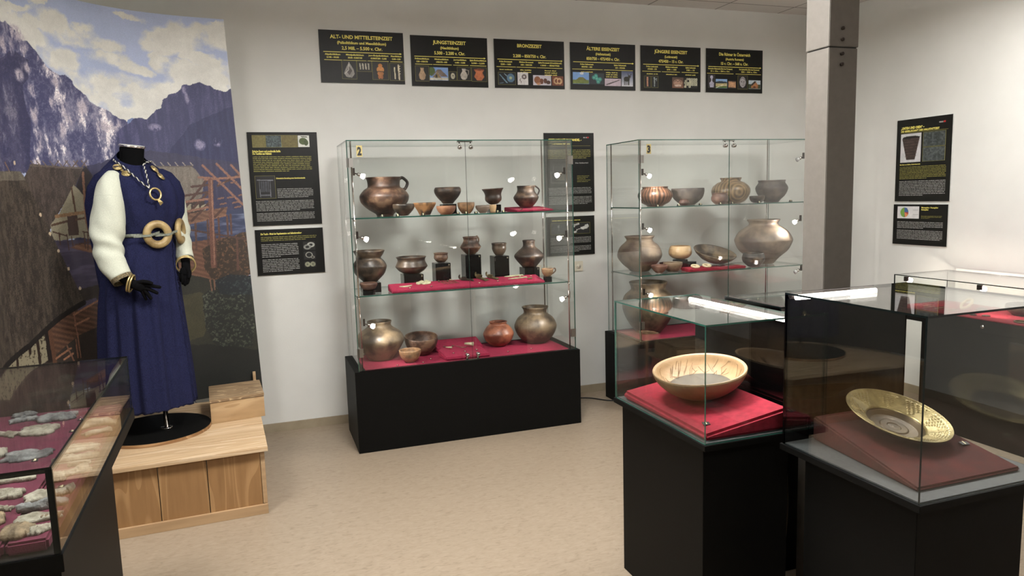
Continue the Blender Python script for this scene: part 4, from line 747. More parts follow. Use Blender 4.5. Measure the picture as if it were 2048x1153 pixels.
# ------------------------------------------------------------ mountain backdrop
MU = json.loads(r'''{"poly":[[-0.098,5.036],[-0.1357,5.03],[-0.1739,5.0244],[-0.2124,5.019],[-0.2507,5.0135],[-0.2886,5.0077],[-0.3258,5.0013],[-0.3621,4.9942],[-0.397,4.986],[-0.4307,4.9771],[-0.4636,4.9678],[-0.4956,4.9579],[-0.5269,4.9474],[-0.5574,4.9361],[-0.5872,4.9239],[-0.6164,4.9105],[-0.645,4.896],[-0.6729,4.8802],[-0.7001,4.8634],[-0.7266,4.8454],[-0.7524,4.8266],[-0.7776,4.8068],[-0.8022,4.7862],[-0.8263,4.7649],[-0.85,4.743],[-0.8733,4.7201],[-0.8964,4.6962],[-0.919,4.6713],[-0.9409,4.6457],[-0.9622,4.6196],[-0.9825,4.5931],[-1.0019,4.5665],[-1.02,4.54],[-1.0369,4.5135],[-1.0527,4.4869],[-1.0674,4.4601],[-1.0813,4.4329],[-1.0943,4.4054],[-1.1067,4.3775],[-1.1186,4.3491],[-1.13,4.32],[-1.1411,4.2903],[-1.1517,4.2601],[-1.1618,4.2293],[-1.1712,4.1981],[-1.1799,4.1665],[-1.1877,4.1346],[-1.1944,4.1024],[-1.2,4.07],[-1.2045,4.0374],[-1.2079,4.0046],[-1.2103,3.9715],[-1.2119,3.9381],[-1.2125,3.9043],[-1.2124,3.8701],[-1.2116,3.8353],[-1.21,3.8],[-1.2074,3.7639],[-1.2035,3.7271],[-1.1987,3.6897],[-1.1931,3.6519],[-1.1872,3.6138],[-1.1812,3.5757],[-1.1753,3.5377],[-1.17,3.5]],"ops":[["p","sky",[172,185,214],[172,185,214],[[1.472,2.737],[-0.375,3.096],[-0.246,1.766],[1.771,1.759]]],["c","",[226,226,220],0,[1.113,2.582,0.122,0.040999999999999925]],["c","",[226,226,220],0,[1.008,2.591,0.11299999999999999,0.058000000000000274]],["c","",[226,226,220],0,[0.912,2.558,0.123,0.053999999999999826]],["c","",[226,226,220],0,[0.806,2.598,0.08100000000000007,0.04899999999999993]],["c","",[226,226,220],0,[0.742,2.547,0.11399999999999999,0.04500000000000037]],["c","",[226,226,220],0,[0.654,2.468,0.127,0.039000000000000146]],["c","",[226,226,220],0,[0.561,2.431,0.08400000000000007,0.03400000000000025]],["c","",[226,226,220],0,[0.964,2.405,0.10399999999999998,0.06399999999999961]],["c","",[226,226,220],0,[1.136,2.453,0.10899999999999999,0.06800000000000006]],["c","",[226,226,220],0,[1.217,2.523,0.09699999999999998,0.07600000000000007]],["c","",[226,226,220],0,[1.305,2.575,0.08499999999999996,0.06200000000000028]],["c","",[226,226,220],0,[1.241,2.65,0.16100000000000003,0.02499999999999991]],["c","",[226,226,220],0,[1.065,2.693,0.03600000000000003,0.03200000000000003]],["c","",[226,226,220],0,[0.892,2.296,0.132,0.08299999999999974]],["c","",[226,226,220],0,[0.751,2.271,0.17300000000000004,0.09899999999999975]],["c","",[226,226,220],0,[0.612,2.241,0.14100000000000001,0.11500000000000021]],["c","",[226,226,220],0,[0.471,2.251,0.16899999999999998,0.08800000000000008]],["c","",[226,226,220],0,[0.351,2.332,0.142,0.07499999999999973]],["c","",[226,226,220],0,[0.541,2.13,0.16900000000000004,0.05799999999999983]],["c","",[226,226,220],0,[0.346,2.625,0.10699999999999998,0.08199999999999985]],["c","",[226,226,220],0,[0.235,2.62,0.09999999999999998,0.06499999999999995]],["c","",[226,226,220],0,[0.102,2.674,0.103,0.06599999999999984]],["c","",[226,226,220],0,[0.032,2.649,0.089,0.06599999999999984]],["c","",[226,226,220],0,[0.389,2.49,0.07900000000000001,0.05300000000000038]],["c","",[226,226,220],0,[0.254,2.441,0.14300000000000002,0.06599999999999984]],["c","",[226,226,220],0,[0.083,2.435,0.133,0.07900000000000018]],["c","",[226,226,220],0,[0.522,2.756,0.08200000000000002,0.016999999999999904]],["c","",[226,226,220],0,[0.022,2.749,0.06,0.015000000000000124]],["c","",[226,226,220],0,[0.001,2.378,0.09,0.03699999999999992]],["c","",[226,226,220],0,[0.159,2.536,0.08700000000000001,0.03000000000000025]],["p","flat",[110,128,170],0,[[0.63,2.097],[0.609,2.127],[0.585,2.14],[0.558,2.132],[0.545,2.101]]],["p","rock",[68,70,104],[186,180,190],[[1.53,2.5],[1.311,2.545],[1.288,2.546],[1.276,2.558],[1.247,2.536],[1.218,2.518],[1.206,2.496],[1.18,2.481],[1.147,2.478],[1.133,2.466],[1.101,2.441],[1.087,2.413],[1.069,2.396],[1.044,2.369],[1.016,2.355],[0.98,2.337],[0.944,2.345],[0.917,2.324],[0.899,2.289],[0.868,2.266],[0.841,2.247],[0.817,2.211],[0.776,2.193],[0.734,2.183],[0.694,2.155],[0.654,2.135],[0.626,2.131],[0.612,2.109],[0.63,1.821],[1.756,1.793]]],["p","rockdark",[50,50,78],0,[[1.574,2.334],[1.351,2.357],[1.304,2.385],[1.263,2.421],[1.208,2.402],[1.153,2.387],[1.179,2.283],[1.22,2.252],[1.216,2.153],[1.201,2.054],[1.255,1.81],[1.756,1.793]]],["r","",[188,178,188],0,[1.16,2.21,0.03299999999999992,0.08300000000000018]],["r","",[188,178,188],0,[1.17,2.12,0.030000000000000027,0.06700000000000017]],["r","",[188,178,188],0,[1.157,1.976,0.03299999999999992,0.04699999999999993]],["r","",[188,178,188],0,[0.905,2.213,0.04200000000000004,0.06000000000000005]],["r","",[188,178,188],0,[0.866,2.177,0.03600000000000003,0.04400000000000004]],["r","",[188,178,188],0,[0.977,2.166,0.018000000000000016,0.03799999999999981]],["r","",[188,178,188],0,[0.947,2.129,0.041999999999999926,0.05500000000000016]],["r","",[188,178,188],0,[1.02,2.043,0.03600000000000003,0.049000000000000155]],["r","",[188,178,188],0,[1.058,2.184,0.018000000000000016,0.04300000000000015]],["r","",[188,178,188],0,[1.227,2.506,0.07300000000000018,0.04499999999999993]],["r","",[188,178,188],0,[1.294,2.435,0.05499999999999994,0.05500000000000016]],["r","",[188,178,188],0,[1.17,2.434,0.03200000000000003,0.03600000000000003]],["r","",[188,178,188],0,[1.113,2.406,0.02499999999999991,0.020000000000000018]],["r","",[188,178,188],0,[1.234,2.299,0.03400000000000003,0.03500000000000014]],["r","",[188,178,188],0,[1.011,2.294,0.029999999999999916,0.027000000000000135]],["r","",[188,178,188],0,[0.682,2.094,0.03500000000000003,0.040999999999999925]],["r","",[188,178,188],0,[0.763,2.074,0.04700000000000004,0.03399999999999981]],["r","",[188,178,188],0,[1.17,2.347,0.026000000000000023,0.03100000000000014]],["p","forest",[50,52,88],[92,92,128],[[0.739,1.82],[0.675,2.06],[0.63,2.097],[0.594,2.116],[0.569,2.135],[0.54,2.142],[0.512,2.138],[0.489,2.145],[0.466,2.175],[0.444,2.194],[0.415,2.207],[0.405,2.249],[0.392,2.261],[0.368,2.274],[0.344,2.294],[0.32,2.301],[0.301,2.32],[0.281,2.35],[0.258,2.358],[0.236,2.35],[0.206,2.36],[0.177,2.37],[0.149,2.357],[0.121,2.352],[0.1,2.334],[0.065,2.327],[0.037,2.322],[-0.0,2.335],[-0.114,2.331],[-0.061,1.801]]],["p","forest",[36,40,76],[60,64,100],[[0.262,2.111],[0.14,2.175],[-0.109,2.274],[-0.058,1.769],[0.441,1.776],[0.392,1.957]]],["r","",[140,135,165],0,[0.261,2.277,0.014000000000000012,0.04300000000000015]],["r","",[140,135,165],0,[0.273,2.321,0.014000000000000012,0.02400000000000002]],["r","",[140,135,165],0,[0.217,1.99,0.035,0.03699999999999992]],["r","",[140,135,165],0,[0.113,2.006,0.028999999999999998,0.030999999999999694]],["r","",[140,135,165],0,[0.462,2.09,0.039000000000000035,0.02400000000000002]],["p","forest",[46,46,72],[66,64,92],[[0.961,1.836],[0.805,1.876],[0.505,1.955],[-0.067,1.865],[-0.006,1.254],[1.039,1.339]]],["p","water",[66,60,78],[92,86,108],[[1.184,1.458],[0.686,1.425],[0.748,0.954],[1.116,1.072]]],["p","dirt",[52,44,40],[84,70,58],[[1.28,1.151],[0.777,1.197],[0.673,0.57],[0.753,-0.041],[2.728,0.694],[2.414,1.101]]],["p","water",[48,56,84],[112,122,146],[[0.44,1.533],[-0.231,1.62],[-0.208,1.374],[0.461,1.349]]],["p","thatch",[128,118,106],[160,150,136],[[0.551,1.857],[0.28,1.858],[0.262,1.842],[0.218,1.767],[0.24,1.665],[0.313,1.636],[0.415,1.624],[0.467,1.671],[0.526,1.777]]],["l","",[110,100,90],0.008,[[0.545,1.857],[0.277,1.858]]],["l","",[190,180,165],0.005,[[0.525,1.86],[0.54,1.881]]],["l","",[190,180,165],0.005,[[0.483,1.861],[0.497,1.881]]],["l","",[190,180,165],0.005,[[0.44,1.861],[0.455,1.882]]],["l","",[190,180,165],0.005,[[0.4,1.861],[0.415,1.882]]],["l","",[190,180,165],0.005,[[0.358,1.861],[0.372,1.882]]],["l","",[190,180,165],0.005,[[0.315,1.861],[0.329,1.882]]],["l","",[190,180,165],0.005,[[0.271,1.861],[0.286,1.882]]],["p","flat",[70,55,50],0,[[0.424,1.624],[0.229,1.662],[0.226,1.574],[0.416,1.544]]],["p","flat",[186,178,150],0,[[0.387,1.617],[0.354,1.628],[0.359,1.591],[0.392,1.58]]],["p","flat",[186,178,150],0,[[0.339,1.615],[0.308,1.627],[0.312,1.59],[0.343,1.578]]],["p","flat",[186,178,150],0,[[0.298,1.614],[0.262,1.625],[0.266,1.588],[0.302,1.577]]],["p","flat",[186,178,150],0,[[0.251,1.612],[0.221,1.624],[0.225,1.587],[0.255,1.575]]],["p","planks",[120,84,66],[160,118,92],[[0.424,1.551],[0.096,1.601],[0.11,1.551],[0.423,1.477]]],["l","",[165,118,90],0.012,[[0.431,1.486],[0.11,1.548]]],["p","planks",[118,80,62],[156,110,84],[[0.43,1.366],[0.364,1.386],[0.161,1.406],[-0.038,1.422],[-0.059,1.158],[0.188,1.145],[0.248,1.143],[0.419,1.206],[0.453,1.287]]],["p","brush",[70,56,42],[150,108,78],[[0.272,1.337],[0.162,1.4],[-0.04,1.441],[-0.06,1.168],[0.128,1.147],[0.233,1.142],[0.271,1.209]]],["l","",[110,76,64],0.012,[[0.384,1.493],[0.391,1.376]]],["l","",[110,76,64],0.012,[[0.338,1.46],[0.349,1.31]]],["l","",[110,76,64],0.012,[[0.296,1.502],[0.307,1.339]]],["l","",[110,76,64],0.012,[[0.223,1.524],[0.234,1.366]]],["l","",[110,76,64],0.012,[[0.157,1.534],[0.165,1.394]]],["l","",[110,76,64],0.012,[[0.105,1.544],[0.111,1.423]]],["l","",[110,76,64],0.012,[[0.083,1.55],[0.09,1.428]]],["l","",[110,76,64],0.012,[[0.189,1.427],[0.204,1.22]]],["l","",[110,76,64],0.012,[[0.06,1.395],[0.074,1.195]]],["l","",[96,68,60],0.012,[[0.411,1.485],[0.217,1.438],[-0.019,1.384]]],["l","",[92,62,54],0.014,[[0.206,1.767],[0.406,1.531]]],["l","",[92,62,54],0.014,[[0.196,1.698],[0.391,1.509]]],["l","",[92,62,54],0.014,[[0.196,1.636],[0.314,1.521]]],["l","",[92,62,54],0.014,[[0.124,1.593],[0.177,1.541]]],["l","",[92,62,54],0.014,[[0.016,1.796],[0.142,1.735]]],["l","",[92,62,54],0.014,[[0.361,1.674],[0.196,1.698]]],["l","",[92,62,54],0.014,[[0.294,1.732],[0.185,1.742]]],["l","",[168,120,98],0.014,[[0.247,1.79],[0.169,1.782]]],["l","",[168,120,98],0.014,[[0.214,1.774],[0.001,1.789]]],["l","",[168,120,98],0.014,[[0.216,1.863],[0.001,1.611]]],["l","",[168,120,98],0.014,[[0.133,1.872],[-0.003,1.713]]],["l","",[168,120,98],0.014,[[0.048,1.865],[-0.0,1.802]]],["l","",[168,120,98],0.014,[[0.336,1.64],[0.194,1.655]]],["l","",[168,120,98],0.014,[[0.331,1.581],[0.2,1.604]]],["l","",[134,90,74],0.03,[[0.18,1.767],[0.206,1.428],[0.218,1.231]]],["l","",[176,128,104],0.008,[[0.174,1.767],[0.197,1.427],[0.211,1.237]]],["l","",[150,108,88],0.01,[[0.134,1.747],[0.101,1.753]]],["l","",[150,108,88],0.01,[[0.059,1.752],[0.026,1.758]]],["l","",[150,108,88],0.01,[[0.019,1.672],[-0.015,1.678]]],["l","",[150,108,88],0.01,[[0.09,1.658],[0.056,1.663]]],["l","",[150,108,88],0.01,[[0.147,1.653],[0.114,1.659]]],["l","",[150,108,88],0.01,[[0.136,1.618],[0.103,1.624]]],["l","",[150,108,88],0.01,[[0.063,1.625],[0.03,1.631]]],["l","",[150,108,88],0.01,[[0.051,1.596],[0.017,1.602]]],["p","grass",[44,46,40],[70,70,52],[[0.508,1.192],[0.419,1.206],[0.233,1.142],[-0.059,1.158],[-0.049,-0.256],[0.753,-0.041]]],["p","grass",[66,64,44],[100,96,66],[[0.417,1.064],[0.31,1.069],[0.247,1.014],[0.275,0.888],[0.322,0.789],[0.392,0.773],[0.446,0.749],[0.452,0.909]]],["p","leaves",[40,44,38],[112,120,100],[[0.303,1.052],[0.224,1.093],[0.017,1.026],[-0.004,0.858],[0.035,0.694],[0.145,0.674],[0.262,0.723],[0.306,0.826]]],["p","leaves",[36,44,48],[80,92,92],[[0.225,1.135],[0.125,1.172],[-0.011,1.149],[-0.002,1.024],[0.199,1.042]]],["p","grass",[30,33,30],[44,46,40],[[0.498,0.757],[0.292,0.727],[-0.009,0.655],[-0.049,-0.256],[0.659,-0.074]]],["l","",[140,104,84],0.008,[[0.248,1.143],[0.244,1.072]]],["l","",[140,104,84],0.008,[[0.224,1.141],[0.225,1.077]]],["p","thatch",[72,62,58],[112,98,88],[[1.34,1.745],[1.304,1.781],[1.24,1.853],[1.114,1.85],[0.911,1.843],[0.968,1.748],[1.059,1.646],[1.149,1.541],[1.184,1.495],[1.212,1.565]]],["l","",[118,106,96],0.01,[[1.248,1.846],[0.912,1.84]]],["l","",[140,120,105],0.006,[[1.24,1.869],[1.212,1.839]]],["l","",[140,120,105],0.006,[[1.199,1.87],[1.171,1.841]]],["l","",[140,120,105],0.006,[[1.159,1.872],[1.132,1.842]]],["l","",[140,120,105],0.006,[[1.113,1.874],[1.087,1.843]]],["l","",[140,120,105],0.006,[[1.063,1.876],[1.037,1.845]]],["l","",[140,120,105],0.006,[[1.013,1.878],[0.987,1.846]]],["l","",[140,120,105],0.006,[[0.964,1.879],[0.938,1.847]]],["l","",[140,120,105],0.006,[[0.915,1.881],[0.889,1.849]]],["l","",[120,100,88],0.006,[[1.056,1.876],[1.09,1.843]]],["l","",[120,100,88],0.006,[[1.0,1.878],[1.033,1.845]]],["l","",[120,100,88],0.006,[[0.939,1.88],[0.972,1.847]]],["l","",[120,100,88],0.006,[[0.885,1.882],[0.917,1.848]]],["p","flat",[48,42,46],0,[[0.915,1.837],[0.892,1.849],[0.863,1.805],[0.842,1.72],[0.862,1.58],[0.931,1.671],[0.97,1.737]]],["p","flat",[178,170,142],0,[[0.984,1.748],[0.954,1.721],[0.919,1.671],[0.881,1.552],[0.897,1.439],[0.988,1.459],[1.118,1.449],[1.171,1.458],[1.166,1.537],[1.1,1.593],[1.043,1.667]]],["p","flat",[84,62,54],0,[[1.05,1.586],[0.987,1.589],[0.992,1.474],[1.059,1.472]]],["l","",[108,80,62],0.012,[[0.999,1.732],[0.994,1.601]]],["l","",[108,80,62],0.012,[[1.157,1.534],[1.056,1.551]]],["l","",[108,80,62],0.012,[[0.998,1.557],[0.878,1.574]]],["l","",[170,130,92],0.018,[[1.122,1.58],[0.868,1.602]]],["l","",[150,108,84],0.014,[[0.916,1.815],[0.936,1.554],[0.928,1.481]]],["p","planks",[130,88,66],[170,122,90],[[1.06,1.407],[0.994,1.424],[0.872,1.403],[0.878,1.358],[0.945,1.372]]],["l","",[96,66,54],0.008,[[1.156,1.499],[1.072,1.473]]],["l","",[96,66,54],0.008,[[1.117,1.492],[1.119,1.427]]],["l","",[96,66,54],0.008,[[1.068,1.478],[1.068,1.396]]],["l","",[96,66,54],0.008,[[1.041,1.466],[1.039,1.416]]],["l","",[96,66,54],0.008,[[0.965,1.489],[0.922,1.481]]],["l","",[96,66,54],0.008,[[0.958,1.488],[0.963,1.399]]],["l","",[96,66,54],0.008,[[0.935,1.481],[0.949,1.387]]],["l","",[96,66,54],0.008,[[1.026,1.42],[0.924,1.43]]],["p","planks",[84,58,46],[140,98,72],[[1.273,1.003],[1.081,1.08],[0.916,1.098],[0.922,0.953],[1.074,0.924],[1.267,0.848]]],["p","flat",[96,88,112],0,[[1.079,1.094],[0.94,1.113],[0.931,1.083],[1.065,1.058]]],["p","flat",[40,30,26],0,[[1.322,1.025],[1.265,1.042],[1.265,0.821],[1.341,0.825]]],["p","speck",[166,156,128],[84,72,56],[[2.208,0.856],[1.849,0.874],[1.551,0.942],[1.317,1.011],[1.324,0.835],[1.475,0.81],[1.702,0.73]]],["l","",[56,40,32],0.022,[[1.379,0.978],[1.386,0.839]]],["l","",[56,40,32],0.022,[[1.443,0.945],[1.452,0.905]]],["l","",[56,40,32],0.022,[[1.561,0.939],[1.571,0.858]]],["l","",[110,74,54],0.03,[[1.28,1.023],[1.273,0.817]]],["l","",[178,124,92],0.011,[[1.095,1.04],[0.916,1.098]]],["l","",[178,124,92],0.011,[[1.098,0.982],[1.001,1.005]]],["l","",[178,124,92],0.011,[[1.262,0.831],[1.146,0.863]]],["l","",[178,124,92],0.011,[[1.206,0.813],[1.138,0.831]]],["l","",[150,104,80],0.009,[[1.094,1.082],[1.088,0.8]]],["l","",[150,104,80],0.009,[[1.171,0.882],[1.138,0.792]]],["l","",[150,104,80],0.009,[[1.105,0.902],[1.108,0.802]]],["p","thatch",[58,50,44],[104,92,78],[[1.887,1.794],[1.474,1.81],[1.326,1.813],[1.302,1.791],[1.293,1.766],[1.257,1.695],[1.212,1.604],[1.166,1.484],[1.117,1.359],[1.059,1.216],[1.018,1.107],[1.082,1.077],[1.19,1.051],[1.291,1.007],[1.442,0.949],[1.584,0.911],[1.809,0.876],[2.541,0.936]]],["p","thatch",[104,96,84],[140,130,114],[[1.887,1.794],[1.326,1.813],[1.302,1.791],[1.296,1.768],[1.911,1.751]]],["l","",[34,28,24],0.03,[[1.02,1.096],[1.192,1.04],[1.444,0.94],[1.776,0.869]]],["l","",[150,118,100],0.008,[[1.426,1.853],[1.405,1.813]]],["r","dot",[200,180,150],0,[1.356,1.854,0.008,0.01]],["r","dot",[200,180,150],0,[1.225,1.592,0.008,0.01]],["r","dot",[200,180,150],0,[1.178,1.49,0.008,0.01]],["r","dot",[200,180,150],0,[1.137,1.396,0.008,0.01]],["r","dot",[200,180,150],0,[1.088,1.294,0.008,0.01]],["r","dot",[200,180,150],0,[1.032,1.179,0.008,0.01]]]}''')
mp_ = np.array(MU['poly']); ms = np.r_[0, np.cumsum(np.linalg.norm(np.diff(mp_, axis=0), axis=1))]
S1, Z1, Z0 = ms[-1], 2.76, 0.382
def mural_xyz(u, v, off=0.0):
    s = np.asarray(u) * S1; z = Z1 + (Z0 - Z1) * np.asarray(v)
    x = np.interp(s, ms, mp_[:, 0]) + 0.07 * (2.76 - z) / 2.38; y = np.interp(s, ms, mp_[:, 1])
    if off:
        dx = np.gradient(mp_[:, 0], ms); dy = np.gradient(mp_[:, 1], ms); tx = np.interp(s, ms, dx); ty = np.interp(s, ms, dy)
        L = np.hypot(tx, ty); x = x + off * ty / L; y = y - off * tx / L
    return x, y, z
def paint_mural(W2=640, H_=700):
    Y, X = np.meshgrid(np.linspace(Z1, Z0, H_), np.linspace(0, S1, W2), indexing='ij')
    Yw = Y + (fbm(H_, W2, 60, 70, 2, 3) - .5) * .014; Xw = X + (fbm(H_, W2, 60, 70, 2, 4) - .5) * .014
    img = np.zeros((H_, W2, 3)); fine = RNG.random((H_, W2))
    n1 = fbm(H_, W2, 18, 22, 6, 11); n2 = fbm(H_, W2, 30, 34, 5, 12, .7); nv = fbm(H_, W2, 130, 16, 4, 13); nl = fbm(H_, W2, 170, 190, 2, 14, .8); nd = fbm(H_, W2, 120, 40, 3, 15, .8)
    # rocks: streaks running down to the right
    sh = np.roll(fbm(H_ , W2, 26, 12, 6, 21, .75), 0, 1); n3 = fbm(H_, W2, 44, 20, 5, 22, .75)
    cwx = (fbm(H_, W2, 9, 12, 6, 41, .62) - .5) * .16; cwy = (fbm(H_, W2, 9, 12, 6, 42, .62) - .5) * .13
    cloudm = np.zeros((H_, W2))
    for op in MU['ops']:
        k, kind, c1, c2, g = op
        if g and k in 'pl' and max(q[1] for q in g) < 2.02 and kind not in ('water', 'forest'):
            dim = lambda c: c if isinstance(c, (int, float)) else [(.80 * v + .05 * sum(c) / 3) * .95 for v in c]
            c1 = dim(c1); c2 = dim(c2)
        if k == 'c':
            d = ((X + cwx - g[0]) / g[2]) ** 2 + ((Y + cwy - g[1]) / g[3]) ** 2
            cloudm = np.maximum(cloudm, np.clip(1.35 - d * .62, 0, 1.05) * (0.12 + 1.25 * n1)); continue
        if cloudm is not None and k == 'p' and kind == 'flat' and cloudm.max() > 0:
            a = np.clip((cloudm - .20) * 2.4, 0, 1)[..., None]; shade = (218 + 14 * n2)[..., None] * np.array([1, 1, .965])
            shade = shade * (1 - 0.10 * np.clip(n1 - .5, 0, 1)[..., None]) - (12 * (1 - n2))[..., None]
            img = img * (1 - a) + a * shade / 255.0; cloudm = np.zeros((H_, W2))
        if k == 'r':
            d = ((X - g[0]) / g[2]) ** 2 + ((Y - g[1]) / g[3]) ** 2
            if kind == 'dot': img[d < 1] = np.array(c1) / 255.0; continue
            a = (np.clip(1.25 - d, 0, 1) * np.clip((n3 - .40) * 6.5, 0, 1))[..., None]; img = img * (1 - a) + a * np.array(c1) / 255.0 * (.8 + .3 * fine)[..., None]; continue
        if k == 'l':
            m = mask_line(X, Y, g, c2 and 0 or 0) if False else mask_line(X, Y, g, c2); img[m] = np.array(c1) / 255.0 * (.85 + .3 * fine[m])[:, None]; continue
        m = mask_poly(Xw if kind in ('rock', 'forest', 'rockdark', 'brush', 'leaves', 'grass', 'dirt', 'water') else X, Yw if kind in ('rock', 'forest', 'rockdark', 'brush', 'leaves', 'grass', 'dirt') else Y, g)
        if not m.any(): continue
        a1 = np.array(c1) / 255.0; a2 = (np.array(c2) / 255.0) if not isinstance(c2, (int, float)) else a1
        if kind == 'sky': img[:] = a1 * (0.97 + .06 * n1)[..., None]; continue
        if kind == 'flat': f = .92 + .16 * fine[m]; img[m] = a1 * f[:, None]; continue
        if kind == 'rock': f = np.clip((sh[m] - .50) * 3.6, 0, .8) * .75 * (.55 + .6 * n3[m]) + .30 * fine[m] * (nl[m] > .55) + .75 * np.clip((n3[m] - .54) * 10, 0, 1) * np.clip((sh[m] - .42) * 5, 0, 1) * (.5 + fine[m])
        elif kind == 'rockdark': img[m] = img[m] * .35 + .65 * a1 * (.85 + .3 * fine[m])[:, None]; continue
        elif kind == 'forest': f = np.clip((nv[m] - .5) * 1.3 + .35 * (n2[m]) + fine[m] * .55 - .25, 0, 1)
        elif kind == 'thatch': f = np.clip((nd[m] - .5) * 2.0 + fine[m] * 1.0 - .12, 0, 1)
        elif kind == 'planks': f = np.clip(((np.sin((Y[m] * 1.0 - X[m] * .38) * 210)) * .5 + .5) * .7 + fine[m] * .4 - .1, 0, 1)
        elif kind in ('brush', 'leaves'): f = (np.clip((nl[m] - .52) * 6, 0, 1) * (fine[m] > .35)) * (.4 + .8 * n2[m])
        elif kind == 'grass': f = np.clip(n2[m] * .6 + fine[m] * .5 - .2, 0, 1)
        elif kind == 'water': f = np.clip((fbm(H_, W2, 20, 120, 3, 31)[m] - .45) * 3, 0, 1) * .8
        elif kind == 'speck': f = (nl[m] > .66).astype(float)
        else: f = np.clip(n2[m] * .7 + fine[m] * .4 - .2, 0, 1)
        img[m] = a1 * (1 - f)[:, None] + a2 * f[:, None]
    return np.clip(img, 0, 1)
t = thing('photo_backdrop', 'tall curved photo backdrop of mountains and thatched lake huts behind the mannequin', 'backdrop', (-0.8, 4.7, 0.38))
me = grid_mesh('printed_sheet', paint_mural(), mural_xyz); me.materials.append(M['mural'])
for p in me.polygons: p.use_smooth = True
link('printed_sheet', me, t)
bm = B(); N_ = 60
rows = []
for off in (0.0006, 0.006):
    for v in (0, 1):
        x, y, z = mural_xyz(np.linspace(0, 1, N_), np.full(N_, float(v)), off); rows.append([bm.verts.new((float(a), float(b_), float(c))) for a, b_, c in zip(x, y, z)])
for i in range(N_ - 1):
    bm.faces.new((rows[2][i], rows[2][i + 1], rows[3][i + 1], rows[3][i])); bm.faces.new((rows[0][i], rows[0][i + 1], rows[2][i + 1], rows[2][i])); bm.faces.new((rows[1][i], rows[3][i], rows[3][i + 1], rows[1][i + 1]))
    bm.faces.new((rows[0][i], rows[1][i], rows[1][i + 1], rows[0][i + 1]))
bm.faces.new((rows[0][0], rows[2][0], rows[3][0], rows[1][0])); bm.faces.new((rows[0][-1], rows[1][-1], rows[3][-1], rows[2][-1]))
obj('backing_board', bm, 'board_side', t)
# ------------------------------------------------------------ the two tall cases
SP2 = [(0.600, 1.776, 1, True, 5.0), (0.600, 1.382, 1, True, 5.0), (0.612, 0.824, 1, True, 5.0), (2.022, 1.758, -1, True, 5.0), (2.028, 1.327, -1, True, 5.0), (2.040, 0.901, -1, True, 5.0)]
case2 = tall_case(0.530, 2.092, 0.556, 2.064, 4.600, 5.140, 0.534, '2', 'tall glass display case on a black base, numbered 2, right of the backdrop', SP2, 'magenta cloth on the floor of the case numbered 2')
SP3 = [(2.634, 1.74, 1, True, 7.0), (2.634, 1.352, 1, True, 3.6), (2.640, 0.875, 1, True, 3.6), (4.046, 1.842, -1, False, 0), (4.030, 1.360, -1, True, 6.0), (4.046, 0.968, -1, False, 0)]
case3 = tall_case(2.556, 4.110, 2.578, 4.085, 4.610, 5.140, 0.534, '3', 'tall glass display case on a black base, numbered 3, half behind the column', SP3, 'magenta cloth on the floor of the case numbered 3')

